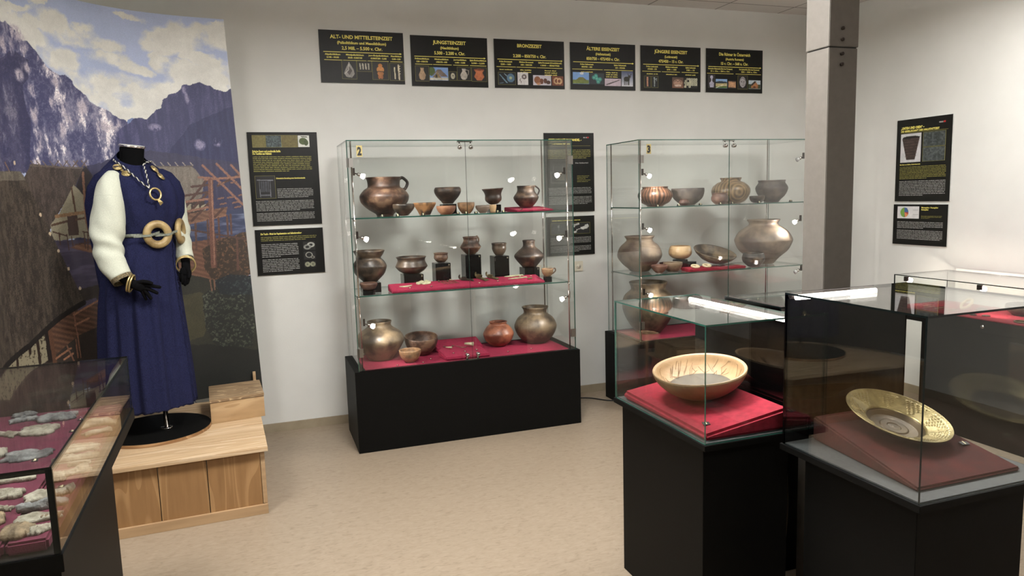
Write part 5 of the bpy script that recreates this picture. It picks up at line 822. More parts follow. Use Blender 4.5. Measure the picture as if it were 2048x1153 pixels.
# ------------------------------------------------------------ vessels
POTS = json.loads(r'''{"jar_big_top":[0.828,4.93,1.508,[[0.1186,0.2552],[0.1091,0.2315],[0.1081,0.1932],[0.1312,0.1767],[0.1595,0.1435],[0.1637,0.1207],[0.1522,0.0864],[0.1102,0.0448],[0.0651,0.0156],[0.0546,0.0]],1.502],"dark_bowl_a":[0.914,4.72,1.508,[[0.0689,0.0754],[0.0709,0.0654],[0.0669,0.0453],[0.0486,0.0232],[0.0284,0.002]],1.5],"cone_bowl":[1.071,4.8,1.508,[[0.0749,0.0795],[0.0728,0.0671],[0.0541,0.0362],[0.0354,0.0]],1.498],"turned_bowl":[1.247,4.86,1.576,[[0.085,0.1094],[0.0914,0.0958],[0.0903,0.0758],[0.0744,0.0464],[0.0478,0.0169],[0.034,0.0]],1.576],"orange_bowl":[1.192,4.7,1.508,[[0.0638,0.0542],[0.0638,0.0399],[0.0514,0.0164],[0.0329,0.0]],1.5],"tan_bowl":[1.34,4.74,1.508,[[0.0565,0.0728],[0.0565,0.052],[0.0461,0.0239],[0.0272,0.0]],1.497],"grey_bowl":[1.443,4.7,1.508,[[0.046,0.0499],[0.0481,0.0395],[0.0377,0.0187],[0.0199,0.0]],1.499],"pale_cup":[1.54,4.78,1.508,[[0.0246,0.052],[0.0246,0.034],[0.0171,0.0]],1.5],"flared_cup":[1.574,4.86,1.562,[[0.076,0.1075],[0.063,0.0861],[0.0565,0.0646],[0.0586,0.0431],[0.0543,0.0248],[0.0347,0.0065],[0.0217,0.0]],1.562],"jug_top":[1.807,4.84,1.539,[[0.0637,0.1436],[0.0604,0.1219],[0.0659,0.1002],[0.0857,0.073],[0.0879,0.0567],[0.0725,0.0294],[0.0461,0.0]],1.539],"pot_left_mid":[0.693,4.84,1.079,[[0.1044,0.2065],[0.0909,0.1808],[0.0765,0.1581],[0.093,0.1417],[0.1106,0.1138],[0.1116,0.0932],[0.0951,0.0518],[0.062,0.0176],[0.0434,0.0]],1.079],"small_bowl_front":[0.66,4.7,1.042,[[0.0552,0.0464],[0.0562,0.0363],[0.0442,0.0131],[0.0281,0.0]],1.042],"wide_bowl_mid":[0.976,4.86,1.117,[[0.1024,0.1109],[0.094,0.0972],[0.0929,0.0825],[0.1056,0.055],[0.1067,0.0444],[0.0845,0.018],[0.0549,0.0]],1.117],"ribbed_cup":[1.187,4.88,1.177,[[0.0515,0.0644],[0.0461,0.0537],[0.0483,0.0322],[0.0386,0.0129],[0.0215,0.0]],1.177],"jug_mid":[1.401,4.88,1.223,[[0.0543,0.1193],[0.0478,0.0998],[0.0543,0.0814],[0.0706,0.0565],[0.0717,0.0456],[0.0522,0.0207],[0.0304,0.0]],1.223],"cup_mid":[1.609,4.88,1.203,[[0.054,0.0859],[0.0496,0.0661],[0.0507,0.0474],[0.0419,0.022],[0.0264,0.0]],1.203],"vase_mid":[1.826,4.86,1.11,[[0.0457,0.1894],[0.0413,0.165],[0.0469,0.1428],[0.0781,0.115],[0.1037,0.0871],[0.1026,0.067],[0.0759,0.0313],[0.0491,0.0]],1.11],"handled_cup":[1.9,4.7,1.051,[[0.0414,0.0547],[0.0403,0.0328],[0.0283,0.011],[0.0196,0.0]],1.051],"jar_bottom_left":[0.746,4.9,0.542,[[0.083,0.2601],[0.0766,0.2334],[0.0958,0.212],[0.1383,0.183],[0.1596,0.1476],[0.1596,0.1208],[0.133,0.0723],[0.1011,0.0292],[0.0798,0.0]],0.525],"bowl_bottom":[1.029,4.92,0.542,[[0.1142,0.1312],[0.1153,0.107],[0.1033,0.0629],[0.0761,0.0243],[0.0522,0.0]],0.52],"small_bowl_bottom":[0.911,4.72,0.542,[[0.0728,0.0791],[0.0707,0.056],[0.0561,0.0243],[0.0312,0.0]],0.523],"red_pot":[1.607,4.95,0.542,[[0.0658,0.1756],[0.0612,0.1607],[0.0851,0.1378],[0.1077,0.1012],[0.11,0.0782],[0.093,0.038],[0.0658,0.0115],[0.0476,0.0]],0.523],"round_pot_right":[1.896,4.95,0.542,[[0.0981,0.2623],[0.0854,0.2379],[0.0877,0.2147],[0.127,0.1833],[0.1523,0.1368],[0.1523,0.1018],[0.1293,0.0515],[0.0981,0.0164],[0.0762,0.0]],0.525],"ribbed_bowl_3":[2.85,4.86,1.508,[[0.0976,0.1434],[0.0941,0.1318],[0.1176,0.1108],[0.1294,0.0875],[0.127,0.0642],[0.1059,0.0292],[0.0706,0.0094],[0.0588,0.0]],1.502],"grey_bowl_3":[3.16,4.9,1.508,[[0.1242,0.1255],[0.1242,0.0957],[0.1109,0.0539],[0.0784,0.0204],[0.0506,0.0]],1.504],"tiny_pot_3":[3.012,4.72,1.508,[[0.0313,0.0472],[0.0278,0.0415],[0.0383,0.0253],[0.0348,0.0115],[0.0186,0.0]],1.505],"arc_jar_3":[3.551,4.9,1.508,[[0.0838,0.1977],[0.074,0.1734],[0.1048,0.1588],[0.1381,0.1283],[0.148,0.0954],[0.1381,0.0551],[0.111,0.0184],[0.0715,0.0]],1.509],"small_pot_3":[3.338,4.74,1.508,[[0.0593,0.0836],[0.0546,0.073],[0.0641,0.0507],[0.0593,0.0236],[0.0332,0.0]],1.507],"dark_bowl_3":[3.677,4.74,1.508,[[0.0581,0.0516],[0.0556,0.03],[0.0435,0.0096],[0.0266,0.0]],1.512],"big_bowl_3":[3.941,4.9,1.508,[[0.1071,0.1709],[0.1033,0.1523],[0.1222,0.1212],[0.1235,0.0962],[0.1033,0.0525],[0.0731,0.0213],[0.0554,0.0]],1.514],"pot_left_3":[2.754,4.93,1.018,[[0.1149,0.2655],[0.0993,0.2417],[0.1065,0.2239],[0.146,0.1881],[0.1664,0.1403],[0.1652,0.1044],[0.1317,0.0565],[0.0898,0.0204],[0.0718,0.0]],1.008],"cream_bowl_3":[3.105,4.92,1.09,[[0.0755,0.1011],[0.0828,0.0853],[0.0889,0.0585],[0.0852,0.0342],[0.0609,0.0098],[0.0316,0.0]],1.09],"brown_bowl_3":[2.997,4.91,1.018,[[0.0725,0.0497],[0.0701,0.034],[0.0484,0.0097],[0.0339,0.0]],1.036],"red_bowl_3":[2.801,4.72,1.018,[[0.0614,0.057],[0.0602,0.043],[0.0417,0.0163],[0.0232,0.0]],1.012],"olive_bowl_3":[2.937,4.755,1.018,[[0.0716,0.0672],[0.0705,0.0472],[0.0564,0.0177],[0.0399,0.0]],1.015],"big_pot_3":[3.851,4.88,1.018,[[0.1288,0.3501],[0.1111,0.3214],[0.1263,0.3001],[0.1869,0.2587],[0.221,0.2022],[0.221,0.1707],[0.1895,0.1076],[0.1263,0.0507],[0.0821,0.0]],1.023],"bowl_front_3":[3.635,4.72,1.018,[[0.0778,0.1012],[0.0803,0.0915],[0.0863,0.0671],[0.0778,0.0342],[0.0413,0.0]],1.024],"pot_bottom_3":[2.81,4.9,0.542,[[0.147,0.3898],[0.1315,0.3434],[0.147,0.3201],[0.1857,0.2813],[0.2012,0.2152],[0.1857,0.1411],[0.1431,0.0628],[0.0928,0.0]],0.513]}''')
def smooth_prof(prof, n=4):
    return [(p.x, p.y) for p in catmull([(r, z, 0) for r, z in prof], n)]
def vessel_mesh(prof, x, y, z, wall=0.006, seg=56, tilt=None, wob=0.0, ph=0.0):
    """prof runs rim -> base as (radius, height)"""
    out = smooth_prof(prof)[::-1]                      # base -> rim
    w = min(wall, prof[0][0] * 0.14)
    rim_r, rim_z = out[-1]
    inner = [(max(r - w, 0.001), max(zz, w * 1.2)) for r, zz in out[::-1]]
    full = [(0.001, 0.0)] + out + [(rim_r - w * .5, rim_z + w * .35)] + inner + [(0.001, w * 1.2)]
    bm = B(); M4 = None
    if tilt is not None: M4 = Matrix.Translation((x, y, z)) @ tilt @ Matrix.Translation((-x, -y, -z))
    lathe(bm, full, (x, y, z), seg, M4=M4, wob=wob, ph=ph); return bm
def handle_pts(x, y, z, prof, ang, zt, zb, out):
    """from the rim down to the shoulder on azimuth ang"""
    def rad(h):
        P = smooth_prof(prof, 6); return min(P, key=lambda q: abs(q[1] - h))[0]
    d = Vector((math.cos(ang), math.sin(ang), 0)); c = Vector((x, y, z))
    r0, r1 = rad(zt) - .003, rad(zb) - .003
    return catmull([c + d * r0 + Vector((0, 0, zt)), c + d * (r0 + out * .7) + Vector((0, 0, zt + .006)), c + d * (max(r0, r1) + out) + Vector((0, 0, (zt * .65 + zb * .35))), c + d * (r1 + out * .55) + Vector((0, 0, zb + (zt - zb) * .14)), c + d * r1 + Vector((0, 0, zb))], 6)
def pot(key, name, label, cat, mat, group, handle=None, tilt=None, wob=0.008, wall=0.006):
    x, y, z, prof, rz = POTS[key]; z += .0012
    if handle is None:
        o = obj(name, vessel_mesh(prof, x, y, z, wall, tilt=tilt, wob=wob, ph=len(key)), mat, smooth=True, origin=(x, y, z)); return tag(o, label, cat, group)
    t = thing(name, label, cat, (x, y, z), group=group)
    obj('vessel_body', vessel_mesh(prof, x, y, z, wall, wob=wob), mat, t, True)
    ang, zt, zb, out, r = handle
    bm = B(); tube(bm, handle_pts(x, y, z, prof, ang, zt, zb, out), r, 12, flat=1.0); obj('handle', bm, 'p_dark' if key == 'jar_big_top' else mat, t, True, label='dark handle' if key == 'jar_big_top' else None); return t
def block(x, y, z0, z1, hw, label, hd=None, digit=None, group='black display blocks'):
    hd = hd or hw
    z0 += .0009
    t = thing('display_block', label, 'block', (x, y, z0), group=group)
    bm = B(); box(bm, x - hw, x + hw, y - hd, y + hd, z0, z1); obj('block', bm, 'black_soft', t, bevel=0.001)
    if digit:
        bm = B(); box(bm, x + hw - .019, x + hw - .005, y - hd - .0012, y - hd, z1 - .020, z1 - .004); p = obj('number_label', bm, 'ink', t)
        place_text(text_mesh(digit, .013, 'tagcream'), 'numeral', (x + hw - .012, y - hd - .0018, z1 - .0165), p)
    return t
G1, G2, G3 = 'vessels on the top shelf of case 2', 'vessels on the middle shelf of case 2', 'vessels on the floor of case 2'
pot('jar_big_top', 'handled_jar', 'large wide brown jar with dark handle, far left on the top shelf of case 2', 'jar', 'p_brown', G1, (0.15, .245, .170, .034, .0105))
pot('dark_bowl_a', 'clay_bowl', 'small dark brown clay bowl in front of the large handled jar in case 2', 'bowl', 'p_dark', G1)
pot('cone_bowl', 'clay_bowl', 'cone-shaped clay bowl, half tan and half blackened, top shelf of case 2', 'bowl', 'p_two', G1)
pot('turned_bowl', 'clay_bowl', 'large dark clay bowl with inturned rim on the low black stand in case 2', 'bowl', 'p_umber', G1)
pot('orange_bowl', 'clay_bowl', 'orange clay bowl in front of the low black stand, top shelf of case 2', 'bowl', 'p_orange', G1)
pot('tan_bowl', 'clay_bowl', 'round tan clay bowl just left of the door gap, top shelf of case 2', 'bowl', 'p_tan', G1)
pot('grey_bowl', 'clay_bowl', 'little grey brown clay bowl right of the door gap, top shelf of case 2', 'bowl', 'p_taupe', G1)
pot('pale_cup', 'clay_cup', 'tiny pale clay cup behind the little grey brown bowl, top shelf of case 2', 'cup', 'p_cream', G1)
pot('flared_cup', 'clay_cup', 'flared brown clay cup with tilted rim on a black block, top shelf of case 2', 'cup', 'p_brown', G1, tilt=Matrix.Rotation(-0.05, 4, 'Y'))
pot('jug_top', 'handled_jug', 'brown clay jug with a loop handle standing on the small magenta cushion', 'jug', 'p_umber', G1, (0.0, .134, .078, .020, .0055))
pot('pot_left_mid', 'clay_pot', 'large dark clay pot with flaring neck, far left of the middle shelf of case 2', 'pot', 'p_dark', G2)
pot('small_bowl_front', 'clay_bowl', 'small broken-edged reddish bowl in front of the flaring-neck pot, case 2 middle shelf', 'bowl', 'p_redbrown', G2)
pot('wide_bowl_mid', 'clay_bowl', 'wide shiny dark clay bowl with narrow collar, middle shelf of case 2', 'bowl', 'p_dark', G2)
pot('ribbed_cup', 'clay_cup', 'small brown ribbed clay cup on the black block marked 4', 'cup', 'p_brown', G2)
pot('jug_mid', 'handled_jug', 'brown clay jug with small handle on the tallest black block, middle shelf of case 2', 'jug', 'p_brown', G2, (0.3, .115, .070, .010, .0055))
pot('cup_mid', 'clay_cup', 'dark clay cup on the black block marked 6, middle shelf of case 2', 'cup', 'p_dark', G2)
pot('vase_mid', 'clay_vase', 'dark narrow-necked clay vase with a wide belly, right of the middle shelf of case 2', 'vase', 'p_umber', G2)
pot('handled_cup', 'handled_cup', 'small tan clay cup with ring handle, far right of the middle shelf of case 2', 'cup', 'p_tan', G2, (-0.1, .050, .016, .020, .0045), wall=.004)
pot('jar_bottom_left', 'clay_jar', 'largest round brown jar on the floor of case 2, behind the lower left lamp', 'jar', 'p_bronze', G3)
pot('bowl_bottom', 'clay_bowl', 'open brown clay bowl beside the largest jar on the floor of case 2', 'bowl', 'p_brown', G3, tilt=Matrix.Rotation(0.14, 4, 'X'))
pot('small_bowl_bottom', 'clay_bowl', 'small shallow tan bowl in front on the floor of case 2', 'bowl', 'p_tan', G3)
pot('red_pot', 'clay_pot', 'red burnished round pot on the floor of case 2', 'pot', 'p_red', G3)
pot('round_pot_right', 'clay_pot', 'large round olive brown pot, far right on the floor of case 2', 'pot', 'p_bronze', G3)
H1, H2 = 'vessels on the top shelf of case 3', 'vessels on the middle shelf of case 3'
pot('ribbed_bowl_3', 'clay_bowl', 'reddish ribbed clay bowl, far left of the top shelf of case 3', 'bowl', 'p_ribs', H1)
pot('grey_bowl_3', 'clay_bowl', 'plain deep grey clay bowl, second from the left on the top shelf of case 3', 'bowl', 'p_grey', H1)
pot('tiny_pot_3', 'clay_pot', 'tiny pinkish brown pot in front of the deep grey bowl', 'pot', 'p_redbrown', H1)
pot('arc_jar_3', 'clay_jar', 'ochre jar incised with nested arcs, top shelf of case 3', 'jar', 'p_arcs', H1)
pot('small_pot_3', 'clay_pot', 'small brown pot in front of the jar with nested arcs', 'pot', 'p_redbrown', H1)
pot('dark_bowl_3', 'clay_bowl', 'small dark cup-shaped bowl in front of the large grey bowl, case 3 top shelf', 'bowl', 'p_dark', H1)
pot('big_bowl_3', 'clay_bowl', 'large smooth grey bowl with inturned rim, right of the top shelf of case 3', 'bowl', 'p_grey', H1)
pot('pot_left_3', 'clay_pot', 'large taupe pot with short neck, far left of the middle shelf of case 3', 'pot', 'p_taupe', H2)
pot('cream_bowl_3', 'clay_bowl', 'pale ochre round bowl raised on a black stand, middle shelf of case 3', 'bowl', 'p_cream', H2)
pot('brown_bowl_3', 'clay_bowl', 'dark shallow bowl behind two small bowls, middle shelf of case 3', 'bowl', 'p_umber', H2)
pot('red_bowl_3', 'clay_bowl', 'small reddish bowl, front left of the small group on the middle shelf of case 3', 'bowl', 'p_redbrown', H2)
pot('olive_bowl_3', 'clay_bowl', 'small olive brown bowl between the reddish bowl and the red cushion in case 3', 'bowl', 'p_bronze', H2)
pot('big_pot_3', 'clay_pot', 'biggest round-bellied pot with lit shoulder, right of the middle shelf of case 3', 'pot', 'p_taupe', H2)
pot('bowl_front_3', 'clay_bowl', 'dark shiny bowl in front of the biggest round-bellied pot', 'bowl', 'p_umber', H2)
pot('pot_bottom_3', 'clay_pot', 'large brown pot with flaring rim on the floor of case 3', 'pot', 'p_bronze', None)
# tilted plate in case 3
px_, py_, pz_ = 3.345, 4.84, 1.060
Mp = Matrix.Translation((px_, py_, pz_)) @ Matrix.Rotation(0.30, 4, 'X') @ Matrix.Rotation(0.07, 4, 'Y')
bm = B(); lathe(bm, [(0.001, 0), (.050, 0.002), (.10, .022), (.145, .055), (.166, .084), (.164, .088), (.158, .084), (.138, .058), (.09, .026), (.001, .010)], (0, 0, 0), 64, M4=Mp)
o = obj('clay_plate', bm, 'p_bronze', smooth=True, origin=(px_, py_, pz_)); tag(o, 'wide shallow clay plate tilted forward, middle shelf of case 3', 'plate')
# stands and blocks
block(1.247, 4.86, 1.508, 1.575, .047, 'low black stand under the inturned bowl on the top shelf of case 2')
block(1.574, 4.86, 1.508, 1.561, .040, 'black block under the flared cup on the top shelf of case 2')
block(0.693, 4.84, 1.014, 1.078, .060, 'black block under the flaring-neck pot, middle shelf of case 2')
bm = B(); tube(bm, [(0.660, 4.70, 1.0145), (0.660, 4.70, 1.0415)], .040, 24); tag(obj('display_stand', bm, 'black_soft', origin=(.66, 4.7, 1.0145)), 'round black stand under the small reddish bowl in case 2', 'stand')
block(0.976, 4.86, 1.014, 1.115, .066, 'black block marked 3 under the wide shiny bowl', digit='3')
block(1.187, 4.88, 1.014, 1.176, .053, 'black block marked 4 under the ribbed cup', digit='4')
block(1.401, 4.88, 1.014, 1.222, .056, 'tallest black block, marked 5, under the jug in case 2', digit='5')
block(1.609, 4.88, 1.014, 1.202, .054, 'black block marked 6 under the dark cup', digit='6')
block(1.826, 4.86, 1.014, 1.109, .056, 'black block marked 7 under the narrow-necked vase', digit='7')
bm = B(); tube(bm, [(1.9, 4.70, 1.0145), (1.9, 4.70, 1.0505)], .030, 24); tag(obj('display_stand', bm, 'black_soft', origin=(1.9, 4.7, 1.0145)), 'round black stand under the small tan handled cup', 'stand')
block(3.105, 4.92, 1.014, 1.089, .042, 'black stand under the pale ochre bowl in case 3')
block(3.235, 4.965, 1.014, 1.062, .028, 'small black block behind the tilted plate in case 3')

# ------------------------------------------------------------ cushions
def cushion(pts, z0, zt, mat, label, bevel=0.005, name='display_cushion', group='fabric display cushions'):
    z0 += .0009
    bm = B(); prism(bm, pts, z0, zt); cx = sum(p[0] for p in pts) / len(pts); cy = sum(p[1] for p in pts) / len(pts)
    o = obj(name, bm, mat, bevel=bevel, smooth=False, origin=(cx, cy, z0)); return tag(o, label, 'cushion', group)
cushion([(1.676, 4.672), (1.944, 4.672), (1.944, 4.94), (1.676, 4.94)], 1.508, [1.520, 1.520, 1.539, 1.539], 'velvet', 'small magenta cushion under the jug, top shelf of case 2', .003)
cushion([(0.800, 4.655), (1.862, 4.655), (1.850, 4.800), (0.800, 4.800)], 1.014, [1.030, 1.030, 1.062, 1.062], 'velvet', 'long magenta cushion with bronze finds, middle shelf of case 2', .004)
cushion([(1.135, 4.640), (1.445, 4.640), (1.430, 4.800), (1.380, 4.90), (1.175, 4.90), (1.120, 4.800)], 0.540, [.562, .562, .585, .585, .585, .585], 'velvet', 'sloping magenta cushion with small finds on the floor of case 2', .006)
cushion([(1.140, 4.925), (1.480, 4.925), (1.480, 5.09), (1.140, 5.09)], 0.540, [.565, .565, .600, .600], 'velvet', 'second magenta cushion behind the sloping one on the floor of case 2', .006)
cushion([(3.020, 4.665), (3.530, 4.665), (3.50, 4.80), (3.035, 4.80)], 1.014, [1.034, 1.034, 1.040, 1.040], 'velvet_red', 'flat red cushion with rings and bronzes, middle shelf of case 3', .005)
def cz(y, y0=4.655, y1=4.800, a=1.030, b=1.062): return a + (b - a) * (y - y0) / (y1 - y0)
# ------------------------------------------------------------ small finds
def flat_piece(name, pts, c, ang, thick, mat, label, cat, slope=0.0, group=None, wav=0.0, tilt=0.0):
    """a thin plate cut to an outline (metres about its middle), lying on a slope"""
    M4 = Matrix.Translation(c) @ Matrix.Rotation(slope, 4, 'X') @ Matrix.Rotation(ang, 4, 'Z') @ Matrix.Rotation(tilt, 4, 'Y')
    bm = B(); n = len(pts)
    a = [bm.verts.new((p[0], p[1], wav * math.sin(9 * i))) for i, p in enumerate(pts)]; b_ = [bm.verts.new((p[0] * .94, p[1] * .94, thick + wav * math.sin(9 * i))) for i, p in enumerate(pts)]
    ca = bm.verts.new((0, 0, 0)); cb = bm.verts.new((0, 0, thick * 1.25))
    for i in range(n):
        j = (i + 1) % n; bm.faces.new((a[j], a[i], ca)); bm.faces.new((b_[i], b_[j], cb)); bm.faces.new((a[i], a[j], b_[j], b_[i]))
    bmesh.ops.transform(bm, matrix=M4, verts=bm.verts)
    o = obj(name, bm, mat, origin=c); return tag(o, label, cat, group)
SL = 0.217
FG = 'metal finds on the long magenta cushion'
pts = [(-.045 + .09 * k / 8, .010 * math.sin(PI * k / 8) * -1 + .004) for k in range(9)] + [(.045 - .09 * k / 8, -.010 * math.sin(PI * (8 - k) / 8) - .006 * math.sin(PI * k / 8)) for k in range(1, 8)]
flat_piece('sickle_blade', pts, (.907, 4.73, cz(4.73) + .001), .12, .004, 'pale_metal', 'thin pale curved sickle blade at the left of the long magenta cushion', 'blade', SL, FG)
r_ = random.Random(3)
pts = [(.056 * math.cos(2 * PI * k / 18) * r_.uniform(.8, 1.1), .024 * math.sin(2 * PI * k / 18) * r_.uniform(.7, 1.2)) for k in range(18)]
flat_piece('sheet_fragment', pts, (1.035, 4.765, cz(4.765) + .004), .1, .006, 'pale_metal', 'crumpled pale green metal sheet fragment on the long magenta cushion', 'fragment', .5, FG, wav=.004)
for i in range(6):
    x = 1.14 + .020 * i; y = 4.775 - .006 * (i % 2); d = Vector((.030, -.062, 0)).normalized()
    bm = B(); L = [Vector((x, y, cz(y) + .005)), Vector((x, y, 0)) + d * .030, Vector((x, y, 0)) + d * .062]
    for p in L[1:]: p.z = cz(p.y) + .0025
    tube(bm, L, [.002, .0018, .0012], 8)
    bmesh.ops.create_icosphere(bm, subdivisions=2, radius=.0065 if i % 3 == 0 else .0035, matrix=Matrix.Translation(L[0]))
    tag(obj('dress_pin', bm, 'bronze', smooth=True, origin=L[0]), ['leftmost bronze dress pin with a round head on the long magenta cushion', 'second bronze pin from the left on the long magenta cushion', 'third bronze pin from the left on the long magenta cushion', 'fourth bronze pin, with a round head, on the long magenta cushion', 'fifth bronze pin from the left on the long magenta cushion', 'rightmost bronze pin of the row on the long magenta cushion'][i], 'pin', 'row of bronze dress pins')
def axe(x, y, ang, L, mat, label, curl):
    M4 = Matrix.Translation((x, y, cz(y) + .003)) @ Matrix.Rotation(SL, 4, 'X') @ Matrix.Rotation(ang, 4, 'Z')
    bm = B(); o1 = [(-L * .5, -.007), (-L * .1, -.008), (L * .3, -.014), (L * .5, -.022), (L * .54, 0), (L * .5, .022), (L * .3, .014), (-L * .1, .008), (-L * .5, .007)]
    prism(bm, o1, [0] * 9, [.014, .010, .006, .002, .002, .002, .006, .010, .014], M4=M4)
    for s in (-1, 1): prism(bm, [(-L * .45, s * .008), (-L * .05, s * .010), (-L * .05, s * .006), (-L * .45, s * .004)], 0, .016 + curl, M4=M4)
    a = Vector((-L * .5, 0, .010)); tube(bm, [M4 @ (a + Vector((-.012 * math.sin(t) , 0, .016 * (1 - math.cos(t)) ))) for t in (0, .8, 1.6, 2.4)], [.009, .008, .007, .004], 8)
    tag(obj('winged_axe', bm, mat, origin=(x, y, cz(y))), label, 'axe', 'winged axes on the long magenta cushion')
axe(1.335, 4.765, -.25, .085, 'iron', 'broad dark winged axe, leftmost of the three on the long magenta cushion', .006)
axe(1.440, 4.765, -.95, .090, 'bronze', 'slim bronze winged axe, middle of the three on the long magenta cushion', .012)
axe(1.520, 4.770, -.75, .078, 'bronze', 'short bronze winged axe, rightmost of the three on the long magenta cushion', .006)
def blade(x, y, ang, L, w, mat, label):
    pts = [(-L / 2, 0), (-L * .3, w * .35), (L * .1, w * .5), (L * .4, w * .4), (L / 2, w * .5), (L / 2, -w * .5), (L * .3, -w * .35), (-L * .2, -w * .5)]
    flat_piece('knife_blade', pts, (x, y, cz(y) + .002), ang, .004, mat, label, 'blade', SL, 'blades on the long magenta cushion')
blade(1.680, 4.785, .06, .150, .024, 'pale_metal', 'upper pale bronze blade with a dark tip, right end of the long magenta cushion')
blade(1.690, 4.735, .10, .150, .018, 'pale_metal', 'lower long narrow blade, right end of the long magenta cushion')
flat_piece('bronze_fragment', [(-.022, -.005), (-.01, .008), (.02, .01), (.024, 0), (.01, -.01)], (1.770, 4.710, cz(4.710) + .002), .2, .004, 'bronze', 'small brown metal fragment near the right end of the long magenta cushion', 'fragment', SL, FG)
# finds on the floor cushion
def cz3(y): return .562 + (.585 - .562) * min(1, (y - 4.64) / .16)
for x, y, a, L, r, lab in ((1.195, 4.80, -.6, .040, .006, 'small spiral bronze brooch at the left of the sloping floor cushion'), (1.345, 4.82, -.65, .060, .013, 'thick green bronze socketed tool at the right of the sloping floor cushion')):
    d = Vector((math.cos(a), math.sin(a), 0)); c = Vector((x, y, cz3(y) + r + .006)); bm = B()
    tube(bm, [c - d * L / 2, c, c + d * L / 2], [r * .55, r * .8, r], 12); lathe_r = [c + d * L / 2, c + d * (L / 2 + .004)]; tube(bm, lathe_r, [r * 1.15, r * 1.1], 12)
    tag(obj('bronze_fitting', bm, 'pale_metal', smooth=True, origin=c), lab, 'fitting', 'finds on the sloping floor cushion')
bm = B(); tube(bm, catmull([(1.265, 4.86, .590), (1.27, 4.82, .590), (1.285, 4.80, .5895), (1.31, 4.79, .5895), (1.32, 4.80, .592)], 5), .0018, 8)
tag(obj('bent_wire', bm, 'bronze', origin=(1.27, 4.82, .59)), 'thin bent bronze wire in the middle of the sloping floor cushion', 'wire', 'finds on the sloping floor cushion')
for x, lab in ((1.185, 'left one of two small bronze rings at the back of the sloping floor cushion'), (1.245, 'right one of two small bronze rings at the back of the sloping floor cushion')):
    bm = B(); torus(bm, (x, 4.875, .5895), (0, 0, 1), .009, .0016, 20, 8); tag(obj('bronze_ring', bm, 'bronze', smooth=True, origin=(x, 4.875, .589)), lab, 'ring', 'finds on the sloping floor cushion')
# pins on the top small cushion
for k, (x, y) in enumerate(((1.72, 4.72), (1.79, 4.725), (1.86, 4.72))):
    bm = B(); tube(bm, [(x - .018, y, 1.5255), (x + .018, y + .004, 1.5258)], .0016, 8); tag(obj('small_pin', bm, 'bronze', origin=(x, y, 1.525)), ['left', 'middle', 'right'][k] + ' one of three tiny bronze pins before the jug on the small cushion', 'pin', 'tiny pins on the small magenta cushion')
# case 3 cushion finds
for x, lab in ((3.115, 'left open ivory coloured ring with notched ends on the red cushion of case 3'), (3.215, 'right open ivory coloured ring with notched ends on the red cushion of case 3')):
    bm = B(); torus(bm, (x, 4.725, 1.049), (0, -.25, 1), .027, .0085, 32, 12)
    for s in (-1, 1): bmesh.ops.create_icosphere(bm, subdivisions=2, radius=.010, matrix=Matrix.Translation((x + s * .008, 4.697, 1.045)))
    tag(obj('notched_ring', bm, 'ivory', smooth=True, origin=(x, 4.725, 1.04)), lab, 'ring', 'ivory rings on the red cushion')
bm = B()
for k in range(14):
    torus(bm, (3.275 + .011 * k, 4.735 + .010 * math.sin(k * .9), 1.0435 + .002 * (k % 2)), (math.sin(k), .3, 1), .008, .0015, 14, 6)
tag(obj('bronze_chain', bm, 'steel', smooth=True, origin=(3.38, 4.735, 1.04)), 'thin metal chain laid across the red cushion of case 3', 'chain')
for k in range(3):
    bm = B(); tube(bm, [(3.31 + .05 * k, 4.70, 1.0405), (3.345 + .05 * k, 4.70 + .012 * (-1) ** k, 1.041)], .0018, 8); tag(obj('dress_pin', bm, 'steel', origin=(3.33 + .05 * k, 4.70, 1.04)), ['left', 'middle', 'right'][k] + ' thin metal pin in front of the chain on the red cushion', 'pin', 'thin pins on the red cushion')
for x, y, a, lab in ((3.43, 4.765, -.6, 'upper pale slender blade at the right of the red cushion in case 3'), (3.47, 4.735, -.6, 'lower pale slender blade at the right end of the red cushion in case 3')):
    bm = B(); M4 = Matrix.Translation((x, y, 1.0395)) @ Matrix.Rotation(a, 4, 'Z'); prism(bm, [(-.045, 0), (0, .004), (.045, .002), (.045, -.002), (0, -.003)], 0, .003, M4=M4); tag(obj('slender_blade', bm, 'pale_metal', origin=(x, y, 1.04)), lab, 'blade', 'slender blades on the red cushion')

# ------------------------------------------------------------ number tags
def tagcard(x, y, z, digit, label, group, s=.011, lean=0.55, yaw=0.0):
    t = thing('number_tag', label, 'tag', (x, y, z), yaw, group)
    M4 = Matrix.Translation((x, y, z)) @ Matrix.Rotation(yaw, 4, 'Z') @ Matrix.Rotation(-lean, 4, 'X')
    bm = B(); box(bm, -s, s, -.0008, .0008, 0.0, s * 1.35, M4=M4); 
    if lean < 1.2:
        M5 = Matrix.Translation((x, y, z)) @ Matrix.Rotation(yaw, 4, 'Z') @ Matrix.Translation((0, 2 * s * 1.35 * math.sin(lean), 0)) @ Matrix.Rotation(lean, 4, 'X')
        box(bm, -s, s, -.0008, .0008, 0.0, s * 1.35, M4=M5)
    obj('card', bm, 'ink', t)
    place_text(text_mesh(digit, s * 1.15, 'tagcream', .0003), 'numeral', (0, -.0012, s * .28), t, rot=None) if False else None
    me = text_mesh(digit, s * 1.7, 'tagcream', .0009); me.transform(Matrix.Rotation(PI / 2, 4, 'X')); me.transform(M4 @ Matrix.Translation((0, -.0013, s * .28))); link('numeral', me, t)
    return t
